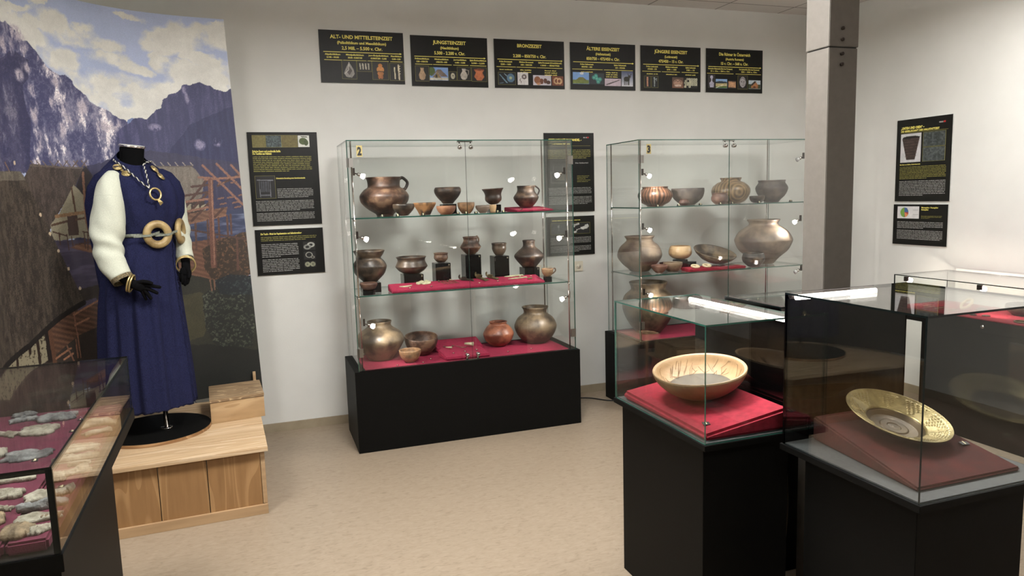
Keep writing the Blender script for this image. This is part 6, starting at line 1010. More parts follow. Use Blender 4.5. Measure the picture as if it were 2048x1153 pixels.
for x, y, d, w in ((.768, 4.685, '1', 'large handled jar'), (.868, 4.685, '2', 'small dark brown bowl'), (1.035, 4.69, '3', 'cone-shaped bowl'), (1.268, 4.685, '4', 'orange bowl'), (1.322, 4.675, '5', 'round tan bowl'), (1.393, 4.685, '6', 'gap between tan and grey bowls'), (1.545, 4.685, '7', 'tiny pale cup'), (1.588, 4.690, '8', 'flared cup')):
    tagcard(x, y, 1.5085, d, 'black number tag %s in front of the %s in case 2' % (d, w) if d != '6' else 'black number tag 6 between the tan and grey bowls in case 2', 'number tags on the top shelf of case 2')
for x, y, d, w in ((2.775, 4.69, '1', 'ribbed bowl'), (2.958, 4.70, '2', 'tiny pinkish pot, on its left'), (3.145, 4.70, '3', 'deep grey bowl, on its right'), (3.302, 4.675, '4', 'small brown pot'), (3.420, 4.69, '5', 'jar with nested arcs'), (3.652, 4.675, '6', 'small dark cup-shaped bowl'), (4.01, 4.75, '7', 'right end of the top shelf')):
    tagcard(x, y, 1.5085, d, 'black number tag %s at the %s in case 3' % (d, w), 'number tags on the top shelf of case 3')
for x, y, d, w in ((.925, 4.685, '8', 'sickle blade'), (1.070, 4.69, '9', 'crumpled sheet'), (1.400, 4.69, '10', 'broad dark axe'), (1.535, 4.700, '11', 'short axe'), (1.72, 4.765, '12', 'upper blade'), (1.80, 4.760, '13', 'brown fragment'), (1.225, 4.795, '14', 'row of pins')):
    tagcard(x, y, cz(y) + .001, d, 'tiny number label %s near the %s on the long magenta cushion' % (d, w), 'number labels on the long magenta cushion', .007, 1.25)
for x, y, z, d, w in ((.812, 4.655, .5405, '1', 'in front of the largest jar'), (.985, 4.66, .5405, '3', 'right of the small shallow bowl'), (1.055, 4.74, .5405, '2', 'in front of the open bowl'), (1.60, 4.72, .5405, '7', 'in front of the red pot'), (1.78, 4.74, .5405, '8', 'in front of the round olive pot')):
    tagcard(x, y, z, d, 'tiny number label %s %s, floor of case 2' % (d, w), 'number labels on the floor cloth of case 2', .007, 1.35)
for x, y, d, w in ((1.205, 4.705, '4', 'left'), (1.290, 4.715, '5', 'middle'), (1.375, 4.725, '6', 'right')):
    tagcard(x, y, cz3(y) + .001, d, 'tiny number label %s, %s one of three on the sloping floor cushion' % (d, w), 'number labels on the sloping floor cushion', .007, 1.3)
for x, d in ((1.715, '9'), (1.885, '10')):
    tagcard(x, 4.695, 1.5225, d, 'tiny number label %s on the small cushion under the jug' % d, 'number labels on the small cushion', .007, 1.3)

# sockets on the back wall
def wall_socket(x, z, label, sw=False, name='wall_socket'):
    t = thing(name, label, 'switch' if sw else 'socket', (x, YB, z))
    bm = B(); box(bm, x - .040, x + .040, YB - .011, YB - .0005, z - .040, z + .040); obj('cover_plate', bm, 'cream_plastic', t, bevel=.003)
    if sw:
        bm = B(); box(bm, x - .012, x + .012, YB - .014, YB - .010, z + .010, z + .026); obj('rocker', bm, 'red_switch', t)
    else:
        bm = B(); tube(bm, [(x, YB - .0105, z), (x, YB - .0125, z)], .021, 24); obj('socket_well', bm, 'cream_plastic', t, True)
        for s in (-1, 1): bm = B(); tube(bm, [(x + s * .0095, YB - .012, z), (x + s * .0095, YB - .0132, z)], .0028, 8); obj('socket_hole', bm, 'socket_dark', t)
    return t
wall_socket(2.412, 1.044, 'cream wall socket to the right of case 2, under the text boards')
wall_socket(2.145, 1.020, 'cream wall socket seen through the right end of case 2')
t = wall_socket(2.055, 1.035, 'small cream wall plate with a red indicator, seen through case 2', True, 'wall_switch')
# cable from case 2 to case 3
bm = B(); tube(bm, catmull([(2.10, 5.20, .006), (2.25, 5.19, .006), (2.40, 5.14, .006), (2.50, 5.02, .006), (2.57, 4.98, .006)], 6), .005, 8); tag(obj('floor_cable', bm, 'cable', smooth=True, origin=(2.3, 5.1, 0)), 'thin black cable on the floor between the two tall cases', 'cable')
# ------------------------------------------------------------ pedestal cases
def plaque_frame(parent, x0, x1, y0, y1, zb, zt, edge, solid=None):
    """five glass panes, with one side replaced by a glossy black panel"""
    for nm, a in (('left_pane', (x0, x0 + T, y0 + T, y1 - T)), ('right_pane', (x1 - T, x1, y0 + T, y1 - T)), ('front_pane', (x0, x1, y0, y0 + T)), ('back_pane', (x0, x1, y1 - T, y1))):
        if solid == nm:
            bm = B(); box(bm, a[0], a[1], a[2], a[3], zb, zt - T); obj('black_panel', bm, 'panel', parent)
        else: pane(nm, parent, *a, zb, zt - T, edge)
    pane('top_pane', parent, x0, x1, y0, y1, zt - T, zt, edge)
def led(parent, p0, p1, rail_off, rail_w=0.022, on=True):
    p0, p1 = Vector(p0), Vector(p1); d = (p1 - p0).normalized(); ro = Vector(rail_off)
    bm = B(); n = 12
    q = [p0 - d * .01, p1 + d * .01]; tube(bm, [v + ro + Vector((0, 0, .004)) for v in q], rail_w / 2, 4); r = obj('lamp_rail', bm, 'alu_dark', parent)
    bm = B(); tube(bm, [p0, p1], 0.0085, 14); obj('light_tube', bm, 'led' if on else 'bulb_off', r, True)
    return r
def pedestal_case(x0, x1, y0, y1, zb, zt, ins, label, solid, edge='edge', group='glass cases on black pedestals', plate=0.022):
    t = thing('pedestal_case', label, 'display case', ((x0 + x1) / 2, (y0 + y1) / 2, 0), group=group)
    bm = B(); box(bm, x0 + ins[0], x1 - ins[1], y0 + ins[2], y1 - ins[3], 0.0, zb - plate); obj('pedestal', bm, 'black', t, bevel=.0012)
    bm = B(); box(bm, x0 - .006, x1 + .006, y0 - .006, y1 + .006, zb - plate, zb - .001); obj('plinth_plate', bm, 'black', t, bevel=.001)
    bm = B(); box(bm, x0 + T + .001, x1 - T - .001, y0 + T + .001, y1 - T - .001, zb - .001, zb + .003); obj('case_floor', bm, 'board_grey', t)
    plaque_frame(t, x0, x1, y0, y1, zb, zt, edge, solid); return t
A = pedestal_case(1.386, 1.779, 2.040, 2.696, .761, 1.174, (.022, .012, .045, .02), 'glass case on a black pedestal holding the pale wooden bowl on bright red felt', 'right_pane')
led(A, (1.735, 2.672, 1.158), (1.735, 2.066, 1.158), (.024, 0, 0))
area_light('case_tube_light', (1.729, 2.37, 1.1495), 0.008, 2.8, (1.0, 0.95, 0.88), (0, 0.35, 0), 0.60)
Bc = pedestal_case(1.634, 2.158, 1.412, 1.957, .761, 1.276, (.052, .052, .052, .052), 'larger glass case on a black pedestal, nearest at the right, holding the brass bowl', 'back_pane', 'edge_dark')
led(Bc, (1.652, 1.925, 1.262), (1.985, 1.925, 1.262), (0, .018, 0))
area_light('case_tube_light', (1.82, 1.919, 1.2535), 0.33, 0.48, (1.0, 0.96, 0.90), (-.38, 0, 0), 0.008)
t = pedestal_case(1.975, 2.405, 2.385, 2.765, .75, 1.142, (.012, .02, .005, .01), 'glass topped black case mostly hidden between the red felt case and the column', 'left_pane', 'edge_dark')
led(t, (2.01, 2.745, 1.128), (2.01, 2.405, 1.128), (-.014, 0, 0), on=False)
# cables behind the first pedestal
for x, a, lab in ((2.022, 0, 'right one of two thin cables hanging behind the red felt case pedestal'), (2.006, 1, 'left one of two thin cables hanging behind the red felt case pedestal')):
    bm = B(); tube(bm, catmull([(x, 2.3868, .735), (x - .010 + .004 * a, 2.3868, .55), (x + .004 - .02 * a, 2.3868, .30 + .2 * a), (x - .006 - .012 * a, 2.3868, .12 + .34 * a), (x - .004 - .01 * a, 2.3868, .006 + .40 * a)], 6), .0028, 8)
    tag(obj('hanging_cable', bm, 'cable_brown', smooth=True, origin=(x, 2.37, .0)), lab, 'cable', 'cables behind the pedestals')
# cushions and bowls
def slope_cushion(pts, zs, zb, mat, label, bevel=.010):
    bm = B(); prism(bm, pts, zb, zs); o = obj('display_cushion', bm, mat, bevel=bevel, origin=(pts[0][0], pts[0][1], zb)); 
    for p in o.data.polygons: p.use_smooth = False
    return tag(o, label, 'cushion', 'fabric display cushions')
slope_cushion([(1.402, 2.062), (1.752, 2.062), (1.752, 2.655), (1.402, 2.655)], [.787, .842, .846, .797], .7645, 'velvet_red', 'bright red felt cushion under the pale wooden bowl')
slope_cushion([(1.690, 1.470), (2.095, 1.470), (2.110, 1.940), (1.745, 1.940)], [.776, .776, .846, .846], .7645, 'velvet_dark', 'dark rust red velvet cushion under the brass bowl', .016)
def align(n):
    n = Vector(n).normalized(); q = Vector((0, 0, 1)).rotation_difference(n); return q.to_matrix().to_4x4()
MA = Matrix.Translation((1.594, 2.377, .8300)) @ align((-.125, -.060, .990))
t = thing('wooden_bowl', 'large shallow pale wooden bowl with dark scratches on the red felt cushion', 'bowl', mat=MA)
Rb, Hb = .180, .103
outp = [(.001, 0), (.050, .001), (.092, .010), (.134, .036), (.162, .064), (.175, .086), (Rb, Hb)]
outp = smooth_prof(outp, 4)
bm = B(); lathe(bm, outp + [(Rb - .006, Hb + .003), (Rb - .012, Hb)], (0, 0, 0), 72, M4=MA, wob=.012); 
for f in [f for f in bm.faces if len(f.verts) > 4]: bm.faces.remove(f)
obj('outer_wall', bm, 'wood_bowl_out', t, True)
inp = smooth_prof([(Rb - .002, Hb + .0035), (Rb - .012, Hb - .001), (.158, .075), (.140, .053), (.122, .040)], 4)
bm = B(); lathe(bm, inp, (0, 0, 0), 72, M4=MA, wob=.012)
for f in [f for f in bm.faces if len(f.verts) > 4]: bm.faces.remove(f)
obj('inner_wall', bm, 'wood_bowl', t, True)
bm = B(); lathe(bm, [(.123, .0405), (.095, .025), (.050, .013), (.001, .011)], (0, 0, 0), 56, M4=MA, wob=.012)
for f in [f for f in bm.faces if len(f.verts) > 4]: bm.faces.remove(f)
obj('inner_floor', bm, 'wood_bowl_in', t, True)
def inner_r(p, r):  # height of the inside wall at radius r
    P = sorted(p); 
    for (a, za), (b_, zb_) in zip(P, P[1:]):
        if a <= r <= b_: return za + (zb_ - za) * (r - a) / (b_ - a + 1e-9)
    return P[-1][1] if r > P[-1][0] else P[0][1]
bm = B(); rr = random.Random(12)
for k in range(54):
    a0 = rr.uniform(.2, 3.3) if k < 44 else rr.uniform(3.3, 6.2); r0 = rr.uniform(.105, .150); L = rr.uniform(.015, .045); sl = rr.choice((-1, 1)) * rr.uniform(.4, 1.2)
    pts = []
    for j in range(5):
        u = j / 4 * L; r = min(r0 + u * .75, .163); a = a0 + sl * u / r; pts.append(MA @ Vector((r * .998 * math.cos(a), r * .998 * math.sin(a), inner_r(inp, r) + .0016)))
    tube(bm, pts, .00055, 5)
obj('scratch_marks', bm, 'scratch', t)
MBm = Matrix.Translation((1.918, 1.768, .8330)) @ align((.074, -.285, .958))
t = thing('brass_bowl', 'shallow brass bowl embossed with studded triangles on the dark red cushion', 'bowl', mat=MBm)
RB = .161
def brass_z(r):
    P = [(0, .004), (.020, .003), (.022, .0055), (.042, .0055), (.045, .003), (.072, .005), (.088, .016), (.092, .023), (.120, .034), (.150, .047), (.161, .052)]
    for (a, za), (b_, zb_) in zip(P, P[1:]):
        if a <= r <= b_: return za + (zb_ - za) * (r - a) / (b_ - a)
    return P[-1][1]
NA, NR = 300, 90
bm = B(); grid = []
def tri_in(a, r):
    # nine triangles pointing to the centre
    k = (a / (2 * PI) * 9) % 1.0; u = abs(k - .5) * 2; v = (r - .093) / (.150 - .093)
    return 0 < v < 1 and u < .12 + .80 * v
for j in range(NR + 1):
    r = .0005 + (RB - .0005) * j / NR; row = []
    for i in range(NA):
        a = 2 * PI * i / NA; z = brass_z(r)
        if tri_in(a, r):
            z += .0042 * max(0, math.sin((r - .093) / .0078 * PI) * math.sin(a * r / .0078 * PI + int((r - .093) / .0078) * PI * .0))  * 1.0
        elif .151 < r < .156: z += .0006 * math.sin(a * 110)
        row.append(bm.verts.new(MBm @ Vector((r * math.cos(a), r * math.sin(a), z))))
    grid.append(row)
under = []
for j in range(NR, -1, -6):
    r = .0005 + (RB - .0005) * j / NR; under.append([bm.verts.new(MBm @ Vector(((r + (.0006 if j == NR else 0)) * math.cos(2 * PI * i / NA), (r + (.0006 if j == NR else 0)) * math.sin(2 * PI * i / NA), brass_z(r) - .0022))) for i in range(NA)])
seq = grid + under
fl = []
for J, (a_, b_) in enumerate(zip(seq, seq[1:])):
    for i in range(NA):
        f = bm.faces.new((a_[i], a_[(i + 1) % NA], b_[(i + 1) % NA], b_[i])); f.material_index = 1 if J < NR * .545 else 0
obj('bowl_shell', bm, ['gold', 'gold_floor'], t, True)
tagcard(1.452, 2.128, .7985, '1', 'small black label with a cream digit at the front of the bright red felt cushion', 'labels on the felt cushions', .013, 1.30, -.2)
tagcard(2.058, 1.62, .802, '1', 'grey label near the right edge of the dark rust red cushion', 'labels on the felt cushions', .013, 1.35, -.2)

# ------------------------------------------------------------ table case by the right wall
t = thing('table_case', 'black table case with glass hood and lock by the right wall, behind the brass bowl', 'display case', (4.41, 3.2, 0))
x0, x1, y0, y1 = 4.170, 4.665, 1.50, 3.888
bm = B(); box(bm, x0 + .004, x1 - .05, y0 + .05, y1 - .235, 0, .70); obj('pedestal', bm, 'black', t, bevel=.001)
bm = B(); box(bm, x0, x1, y0, y1, .70, .775); obj('tray', bm, 'black', t, bevel=.001)
plaque_frame(t, x0, x1, y0, y1, .775, 1.0, 'edge_dark')
bm = B(); tube(bm, [(x0 + .001, 3.21, .737), (x0 - .012, 3.21, .737)], .010, 18); k = obj('lock', bm, 'chrome', t, True)
bm = B(); tube(bm, [(x0 - .011, 3.21, .737), (x0 - .0135, 3.21, .737)], .004, 10); obj('keyhole', bm, 'ink', k)
for (y, on) in ((3.80, True), (3.26, True)):
    bm = B(); box(bm, x0 + .008, x0 + .022, y - .014, y + .014, .958, .990); s = obj('spot_lamp', bm, 'dark_metal', t)
    bm = B(); tube(bm, [(x0 + .022, y, .972), (x0 + .034, y, .967), (x0 + .052, y, .958), (x0 + .058, y, .955)], [.010, .015, .020, .011], 16); obj('bulb', bm, 'bulb', s, True)
    l = bpy.data.lights.new('halogen_light', 'SPOT'); l.energy = 7; l.color = (1, .86, .72); l.spot_size = 2.2; l.spot_blend = .8; l.shadow_soft_size = .015
    o = bpy.data.objects.new('halogen_light', l); COL.objects.link(o); o.location = (x0 + .066, y, .950); o.rotation_euler = Vector((.8, 0, -.35)).to_track_quat('-Z', 'Y').to_euler()
bm = B(); box(bm, x0 + .010, x1 - .010, y0 + .010, y1 - .010, .7755, .781); tag(obj('floor_cloth', bm, 'velvet_red', origin=(4.4, 3.2, .775)), 'red cloth lining the table case by the right wall', 'cloth')
bm = B(); lathe(bm, [(.001, 0), (.050, 0), (.085, .022), (.104, .052), (.098, .070), (.092, .072), (.088, .066), (.090, .050), (.07, .020), (.001, .008)], (4.50, 3.20, .7815), 48)
tag(obj('black_bowl', bm, 'p_dark', smooth=True, origin=(4.5, 3.2, .7815)), 'black clay bowl in the table case by the right wall', 'bowl')
for x, y, r, lab in ((4.262, 3.355, .020, 'small dark bronze disc, left one near the front of the table case'), (4.292, 3.290, .023, 'small dark bronze disc, right one near the front of the table case')):
    bm = B(); lathe(bm, [(.001, 0), (r, 0), (r, .004), (r * .5, .007), (.001, .008)], (x, y, .7815), 24); tag(obj('bronze_disc', bm, 'iron', smooth=True, origin=(x, y, .7815)), lab, 'disc', 'bronze discs in the table case')
bm = B(); torus(bm, (4.258, 3.04, .787), (0, 0, 1), .035, .005, 36, 10); tag(obj('bronze_ring', bm, 'bronze', smooth=True, origin=(4.258, 3.04, .7815)), 'open bronze ring lying at the front edge of the table case', 'ring')
bm = B(); lathe(bm, [(.001, 0), (.03, 0), (.036, .012), (.024, .024), (.001, .026)], (4.42, 3.42, .7815), 24); tag(obj('clay_lump', bm, 'p_umber', smooth=True, origin=(4.42, 3.42, .7815)), 'dark rounded find behind the bronze discs in the table case', 'find')
bm = B(); torus(bm, (4.44, 3.545, .816), (-.65, .25, .72), .040, .0085, 40, 12); tag(obj('white_ring', bm, 'ivory', smooth=True, origin=(4.44, 3.545, .7815)), 'ivory white arm ring leaning in the table case by the right wall', 'ring')
for k in range(9):
    y = 3.52 + .030 * k; x = 4.25 + .02 * (k % 3)
    bm = B(); tube(bm, [(x, y, .7835), (x + .10 + .02 * (k % 2), y + .01, .7835)], .0022, 8)
    tag(obj('bronze_rod', bm, 'bronze' if k % 2 else 'pale_metal', origin=(x, y, .782)), '%s thin metal rod from the near end, in the table case by the wall' % ['first', 'second', 'third', 'fourth', 'fifth', 'sixth', 'seventh', 'eighth', 'ninth'][k], 'rod', 'row of thin rods in the table case')

# ------------------------------------------------------------ table case with bones, front left
yaw = -0.02557
MC = Matrix.Translation((-.481, 1.881, 0)) @ Matrix.Rotation(-yaw, 4, 'Z')      # x to the left is negative, y to the back
t = thing('table_case', 'low glass table case full of bones at the front left, on a black pedestal', 'display case', mat=MC.copy())
WC, DC, zb, zt = .78, 1.313, .820, 1.031
def cbox(name, x0, x1, y0, y1, z0, z1, mat, parent=t, bevel=0.0):
    bm = B(); box(bm, x0, x1, y0, y1, z0, z1, M4=MC); return obj(name, bm, mat, parent, bevel=bevel)
cbox('pedestal', -WC + .03, -.034, .13, DC - .36, 0, zb - .045, 'black', bevel=.001)
cbox('plinth_plate', -WC - .004, .004, -.004, DC + .004, zb - .045, zb - .001, 'black', bevel=.001)
for nm, a in (('left_pane', (-WC, -WC + T, T, DC - T)), ('right_pane', (-T, 0, T, DC - T)), ('front_pane', (-WC, 0, 0, T)), ('back_pane', (-WC, 0, DC - T, DC))):
    pane(nm, t, *a, zb, zt - T, 'edge_dark', MC)
pane('top_pane', t, -WC, 0, 0, DC, zt - T, zt, 'edge_dark', MC)
bm = B()
for (a, b_, c, d) in ((-.014, 0, 0, .010), (-WC, -WC + .010, 0, .010)): box(bm, a, b_, c, d, zb, zt - T, M4=MC)
obj('corner_seal', bm, 'edge_dark', t)
bm = B(); box(bm, -WC, -.001, .001, .009, zt - .014, zt - T, M4=MC); box(bm, -.010, -.001, .009, DC - .01, zt - .014, zt - T, M4=MC); obj('top_seal', bm, 'edge_dark', t)
def bcush(x0, x1, y0, y1, label):
    bm = B(); box(bm, x0, x1, y0, y1, zb, .850, M4=MC); tag(obj('display_cushion', bm, 'velvet_plum', bevel=.006, origin=MC @ Vector(((x0 + x1) / 2, (y0 + y1) / 2, zb))), label, 'cushion', 'plum cushions in the bone case')
bcush(-.118, -.030, .030, DC - .03, 'narrow plum cushion board along the right side of the bone case')
bcush(-.745, -.122, .030, DC - .03, 'wide plum cushion board filling the bone case')
def bone(x, y, L, w, ang, mat, label, seed, kind='slab', h=.014):
    """irregular fragment: outline with ragged ends, domed and noisy"""
    r = random.Random(seed); bm = B(); nl, nw = 22, 9; top = []; bot = []
    bend = r.uniform(.02, .20) * (1 if seed % 2 else -1)
    if kind == 'curved': bend = .45
    for i in range(nl):
        u = i / (nl - 1) * 2 - 1
        wid = 1.35 * w * {'slab': (1.05 - .30 * abs(u) ** 5 + .18 * math.sin(seed + 2 * u)), 'rib': (.9 - .25 * u * u), 'curved': (1 - .75 * max(u, 0)), 'jaw': (1 - .3 * u), 'long': (.55 + .45 * u * u)}[kind] * (1 + .07 * math.sin(seed + i * .55) + .03 * math.sin(seed * 2 + i * 1.7)) * .5
        cx = u * L / 2; cy = bend * L * .5 * (u * u - .5)
        rt, rb = [], []
        for j in range(nw):
            v = j / (nw - 1) * 2 - 1; e = .005 * mnoise.noise(Vector((i * .5, j * .6, seed)))
            X = cx + (.10 * w * math.sin(seed + v * 4) if i in (0, nl - 1) else 0) + e; Y = cy + v * wid + e
            Hh = h * (1 - .55 * v * v) * (1 - .25 * u ** 4) * (1 + .55 * mnoise.noise(Vector((cx * 28, Y * 34, seed))) + .2 * mnoise.noise(Vector((cx * 120, Y * 120, seed))))
            rt.append(Vector((X, Y, max(Hh, .002)))); rb.append(Vector((X, Y, 0.0)))
        top.append(rt); bot.append(rb)
    c = Vector((x, y, .8505)); M4 = Matrix.Translation(c) @ Matrix.Rotation(ang, 4, 'Z')
    tv = [[bm.verts.new(M4 @ p) for p in rw] for rw in top]; bv = [[bm.verts.new(M4 @ p) for p in rw] for rw in bot]
    for i in range(nl - 1):
        for j in range(nw - 1):
            bm.faces.new((tv[i][j], tv[i + 1][j], tv[i + 1][j + 1], tv[i][j + 1])); bm.faces.new((bv[i][j + 1], bv[i + 1][j + 1], bv[i + 1][j], bv[i][j]))
        bm.faces.new((tv[i + 1][0], tv[i][0], bv[i][0], bv[i + 1][0])); bm.faces.new((tv[i][-1], tv[i + 1][-1], bv[i + 1][-1], bv[i][-1]))
    for j in range(nw - 1):
        bm.faces.new((tv[0][j], tv[0][j + 1], bv[0][j + 1], bv[0][j])); bm.faces.new((tv[-1][j + 1], tv[-1][j], bv[-1][j], bv[-1][j + 1]))
    if kind == 'jaw':
        o = obj('jaw_fragment', bm, mat, smooth=True, origin=c); tag(o, label, 'bone', 'bones in the table case')
        # teeth belong to the jaw: set as a part with its own colour
        bm = B()
        for k in range(5):
            p = M4 @ Vector((L * (.10 + .09 * k), -w * .30, .006)); bmesh.ops.create_icosphere(bm, subdivisions=2, radius=.0075, matrix=Matrix.Translation(p) @ Matrix.Diagonal((.8, 1.3, 1, 1)))
        me = bpy.data.meshes.new('tooth_row'); bmesh.ops.translate(bm, verts=bm.verts, vec=-c); bm.to_mesh(me); bm.free(); me.materials.append(M['bone_brown'])
        tr = bpy.data.objects.new('tooth_row', me); COL.objects.link(tr); tr.parent = o; return o
    o = obj({'slab': 'bone_fragment', 'rib': 'rib_fragment', 'curved': 'bone_fragment', 'long': 'long_bone'}[kind], bm, mat, smooth=True, origin=c)
    return tag(o, label, 'bone', 'bones in the table case')
BN = [(-.868, 3.130, .075, .030, .05, 'bone_grey', 'small grey bone piece at the back left of the bone case', 'slab'),
 (-.850, 3.045, .085, .030, .25, 'bone_grey', 'bent grey bone piece just in front of the small back left piece', 'long'),
 (-.742, 3.030, .122, .062, .05, 'bone_grey', 'large flat grey bone slab at the back of the bone case', 'slab'),
 (-.872, 2.885, .110, .050, -.35, 'bone_pale', 'forked pale bone left of the rounded skull piece', 'long'),
 (-.760, 2.880, .104, .075, .1, 'bone_pale', 'rounded pale skull piece in the middle of the back rows', 'slab'),
 (-.826, 2.660, .050, .060, .5, 'bone_pale', 'pale bone at the left picture edge beside the wide grey block', 'slab'),
 (-.722, 2.600, .128, .066, -.05, 'bone_grey', 'wide blocky blue grey bone fragment', 'slab'),
 (-.715, 2.375, .125, .045, .0, 'bone_pale', 'crescent shaped pale bone seen across the front glass edge', 'rib'),
 (-.682, 2.240, .070, .036, .0, 'bone_pale', 'pale wedge shaped bone below the crescent bone', 'slab'),
 (-.672, 2.140, .060, .022, -.05, 'bone_pale', 'short pale long bone with knobbed end', 'long'),
 (-.660, 2.065, .040, .034, .3, 'bone_brown', 'tiny ochre bone chip at the left picture edge', 'slab'),
 (-.588, 1.968, .060, .050, .15, 'bone_brown', 'square brown bone plate at the front of the bone case', 'slab'),
 (-.545, 1.968, .058, .032, .35, 'bone_pale', 'pale four-sided bone plate in the front right corner of the bone case', 'slab'),
 (-.585, 2.196, .088, .034, .25, 'bone_pale', 'yellowish rib-like bone, uppermost of the front right rows', 'slab'),
 (-.572, 2.120, .110, .028, .15, 'bone_grey', 'long grey jaw-like bone with small holes, front right', 'rib'),
 (-.562, 2.042, .096, .040, .15, 'bone_pale', 'jaw fragment with brown teeth, front right of the bone case', 'jaw'),
 (-.540, 2.215, .054, .026, .70, 'bone_pale', 'curved horn-shaped bone tip near the right pane', 'curved'),
 (-.575, 2.870, .105, .042, .2, 'bone_pale', 'long pale bone furthest back near the right pane', 'long'),
 (-.560, 2.770, .085, .034, .5, 'bone_pale', 'pale slanting bone in front of the furthest back one near the right pane', 'long'),
 (-.575, 2.600, .095, .048, .1, 'bone_pale', 'knobbed pale bone in the middle of the right side', 'slab'),
 (-.570, 2.490, .120, .024, .08, 'bone_pale', 'long smooth cream rib along the right side of the bone case', 'rib'),
 (-.550, 2.440, .060, .016, .1, 'bone_pale', 'thin cream splinter in front of the long smooth rib', 'rib'),
 (-.545, 2.375, .070, .030, .55, 'bone_pale', 'cluster-like slanting pale bone right of the crescent bone', 'slab'),
 (-.585, 2.335, .045, .040, .2, 'bone_pale', 'small white bone chip beside the front top edge of the case', 'slab')]
for i, (x, y, L, w, a, m, lab, kind) in enumerate(BN): bone(x, y, L, w, a, m, lab, i + 3, kind, .014 + .004 * (i % 3))
for i, (x, y, w) in enumerate(((-.652, 2.965, 'large flat slab'), (-.648, 2.820, 'rounded skull piece'), (-.690, 2.530, 'wide blocky fragment'), (-.558, 2.250, 'yellowish rib-like bone'))):
    tagcard(x, y, .8515, str(i + 1), 'tiny black label near the %s in the bone case' % w, 'labels in the bone case', .009, 1.35)

# ------------------------------------------------------------ wooden podium
MP = Matrix.Translation((-.037, 3.893, 0)) @ Matrix.Rotation(math.radians(2.6), 4, 'Z')
t = thing('wooden_podium', 'pine plank podium under the mannequin and the wooden box', 'podium', mat=MP.copy())
def pb(name, x0, x1, y0, y1, z0, z1, mat, parent=t, bevel=.0012, rnd=None):
    bm = B(); box(bm, x0, x1, y0, y1, z0, z1, M4=MP); return obj(name, bm, mat, parent, bevel=bevel)
LP = 1.12
for k, (a, b_) in enumerate(((-.004, .214), (.220, .439), (.445, .639), (.645, .859), (.865, 1.10))):
    pb('top_plank', -LP, .018, a - .012, b_ - .012, .340, .361, 'w_plank')
for k, (a, b_) in enumerate(((-LP, -.738), (-.734, -.508), (-.504, -.282), (-.278, -.024))):
    pb('front_panel', a, b_, .014, .032, .048, .339, 'w_front')
pb('kick_strip', -LP, .000, -.004, .014, .0, .050, 'w_strip')
pb('side_batten', -.022, .000, .016, .050, .050, .339, 'w_strip'); pb('side_panel', -.018, -.002, .052, 1.05, .0, .339, 'w_front')
pb('back_post', .004, .022, 1.100, 1.118, .0, .520, 'w_strip')
# box on the podium
bx = [onp for onp in ((-.316, 4.43), (-.022, 4.475), (-.045, 4.83), (-.340, 4.79))]
t = thing('wooden_box', 'small pine box with figured grain lid on the podium right of the mannequin', 'box', (-.18, 4.63, .361))
bm = B(); prism(bm, bx, .3615, .482); obj('box_body', bm, 'w_box', t, bevel=.001)
bm = B(); prism(bm, [(a - .002 if a < -.2 else a + .002, b_ - .002) for a, b_ in bx], .484, .503); obj('box_lid', bm, 'w_boxtop', t, bevel=.002)
# ------------------------------------------------------------ mannequin
t = thing('mannequin', 'headless black mannequin in a navy wool dress and pale sleeves on a round black base', 'mannequin', (-.60, 4.42, .361))
FX, FY = .469, -.883            # the way the chest faces
LX, LY = -.883, -.469           # towards its right arm
DC_ = Vector((-.608, 4.424, 0))
bm = B(); tube(bm, [DC_ + Vector((0, 0, .3615)), DC_ + Vector((0, 0, .379))], .291, 96); obj('base_edge', bm, 'w_ply', t)
bm = B(); tube(bm, [DC_ + Vector((0, 0, .379)), DC_ + Vector((0, 0, .3815))], .2895, 96); obj('base_disc', bm, 'black', t)
bm = B(); tube(bm, [(-.546, 4.396, .3815), (-.546, 4.396, .95)], .0125, 20); tube(bm, [(-.546, 4.396, .3815), (-.546, 4.396, .389)], .032, 28); obj('support_pole', bm, 'chrome', t, True)
def hand(side):
    if side == 'right':
        wr = Vector((-.634, 4.196, 1.229)); pal = [Vector((-.612, 4.190, 1.220)), Vector((-.585, 4.186, 1.207))]
        F = [[(-.596, 4.182, 1.228), (-.566, 4.172, 1.234), (-.541, 4.168, 1.229), (-.520, 4.168, 1.219)],
             [(-.563, 4.184, 1.216), (-.538, 4.180, 1.210), (-.511, 4.180, 1.203), (-.484, 4.184, 1.196)],
             [(-.562, 4.188, 1.201), (-.541, 4.187, 1.189), (-.522, 4.190, 1.176), (-.503, 4.196, 1.163)],
             [(-.567, 4.192, 1.190), (-.557, 4.193, 1.172), (-.548, 4.198, 1.153), (-.539, 4.206, 1.134)],
             [(-.580, 4.197, 1.186), (-.575, 4.200, 1.167), (-.569, 4.206, 1.147), (-.563, 4.214, 1.130)]]
    else:
        wr = Vector((-.378, 4.425, 1.302)); pal = [Vector((-.380, 4.405, 1.280)), Vector((-.383, 4.385, 1.256))]
        F = [[(-.366, 4.380, 1.268), (-.358, 4.362, 1.250), (-.360, 4.352, 1.232), (-.366, 4.348, 1.218)],
             [(-.370, 4.375, 1.238), (-.368, 4.366, 1.216), (-.374, 4.368, 1.196), (-.380, 4.376, 1.184)],
             [(-.382, 4.377, 1.234), (-.382, 4.366, 1.210), (-.386, 4.370, 1.190), (-.390, 4.380, 1.176)],
             [(-.394, 4.382, 1.236), (-.396, 4.372, 1.214), (-.398, 4.378, 1.196), (-.400, 4.388, 1.184)],
             [(-.404, 4.390, 1.242), (-.407, 4.384, 1.224), (-.408, 4.390, 1.208), (-.409, 4.398, 1.198)]]
    return wr, pal, F
V, E, Rd = [], [], []
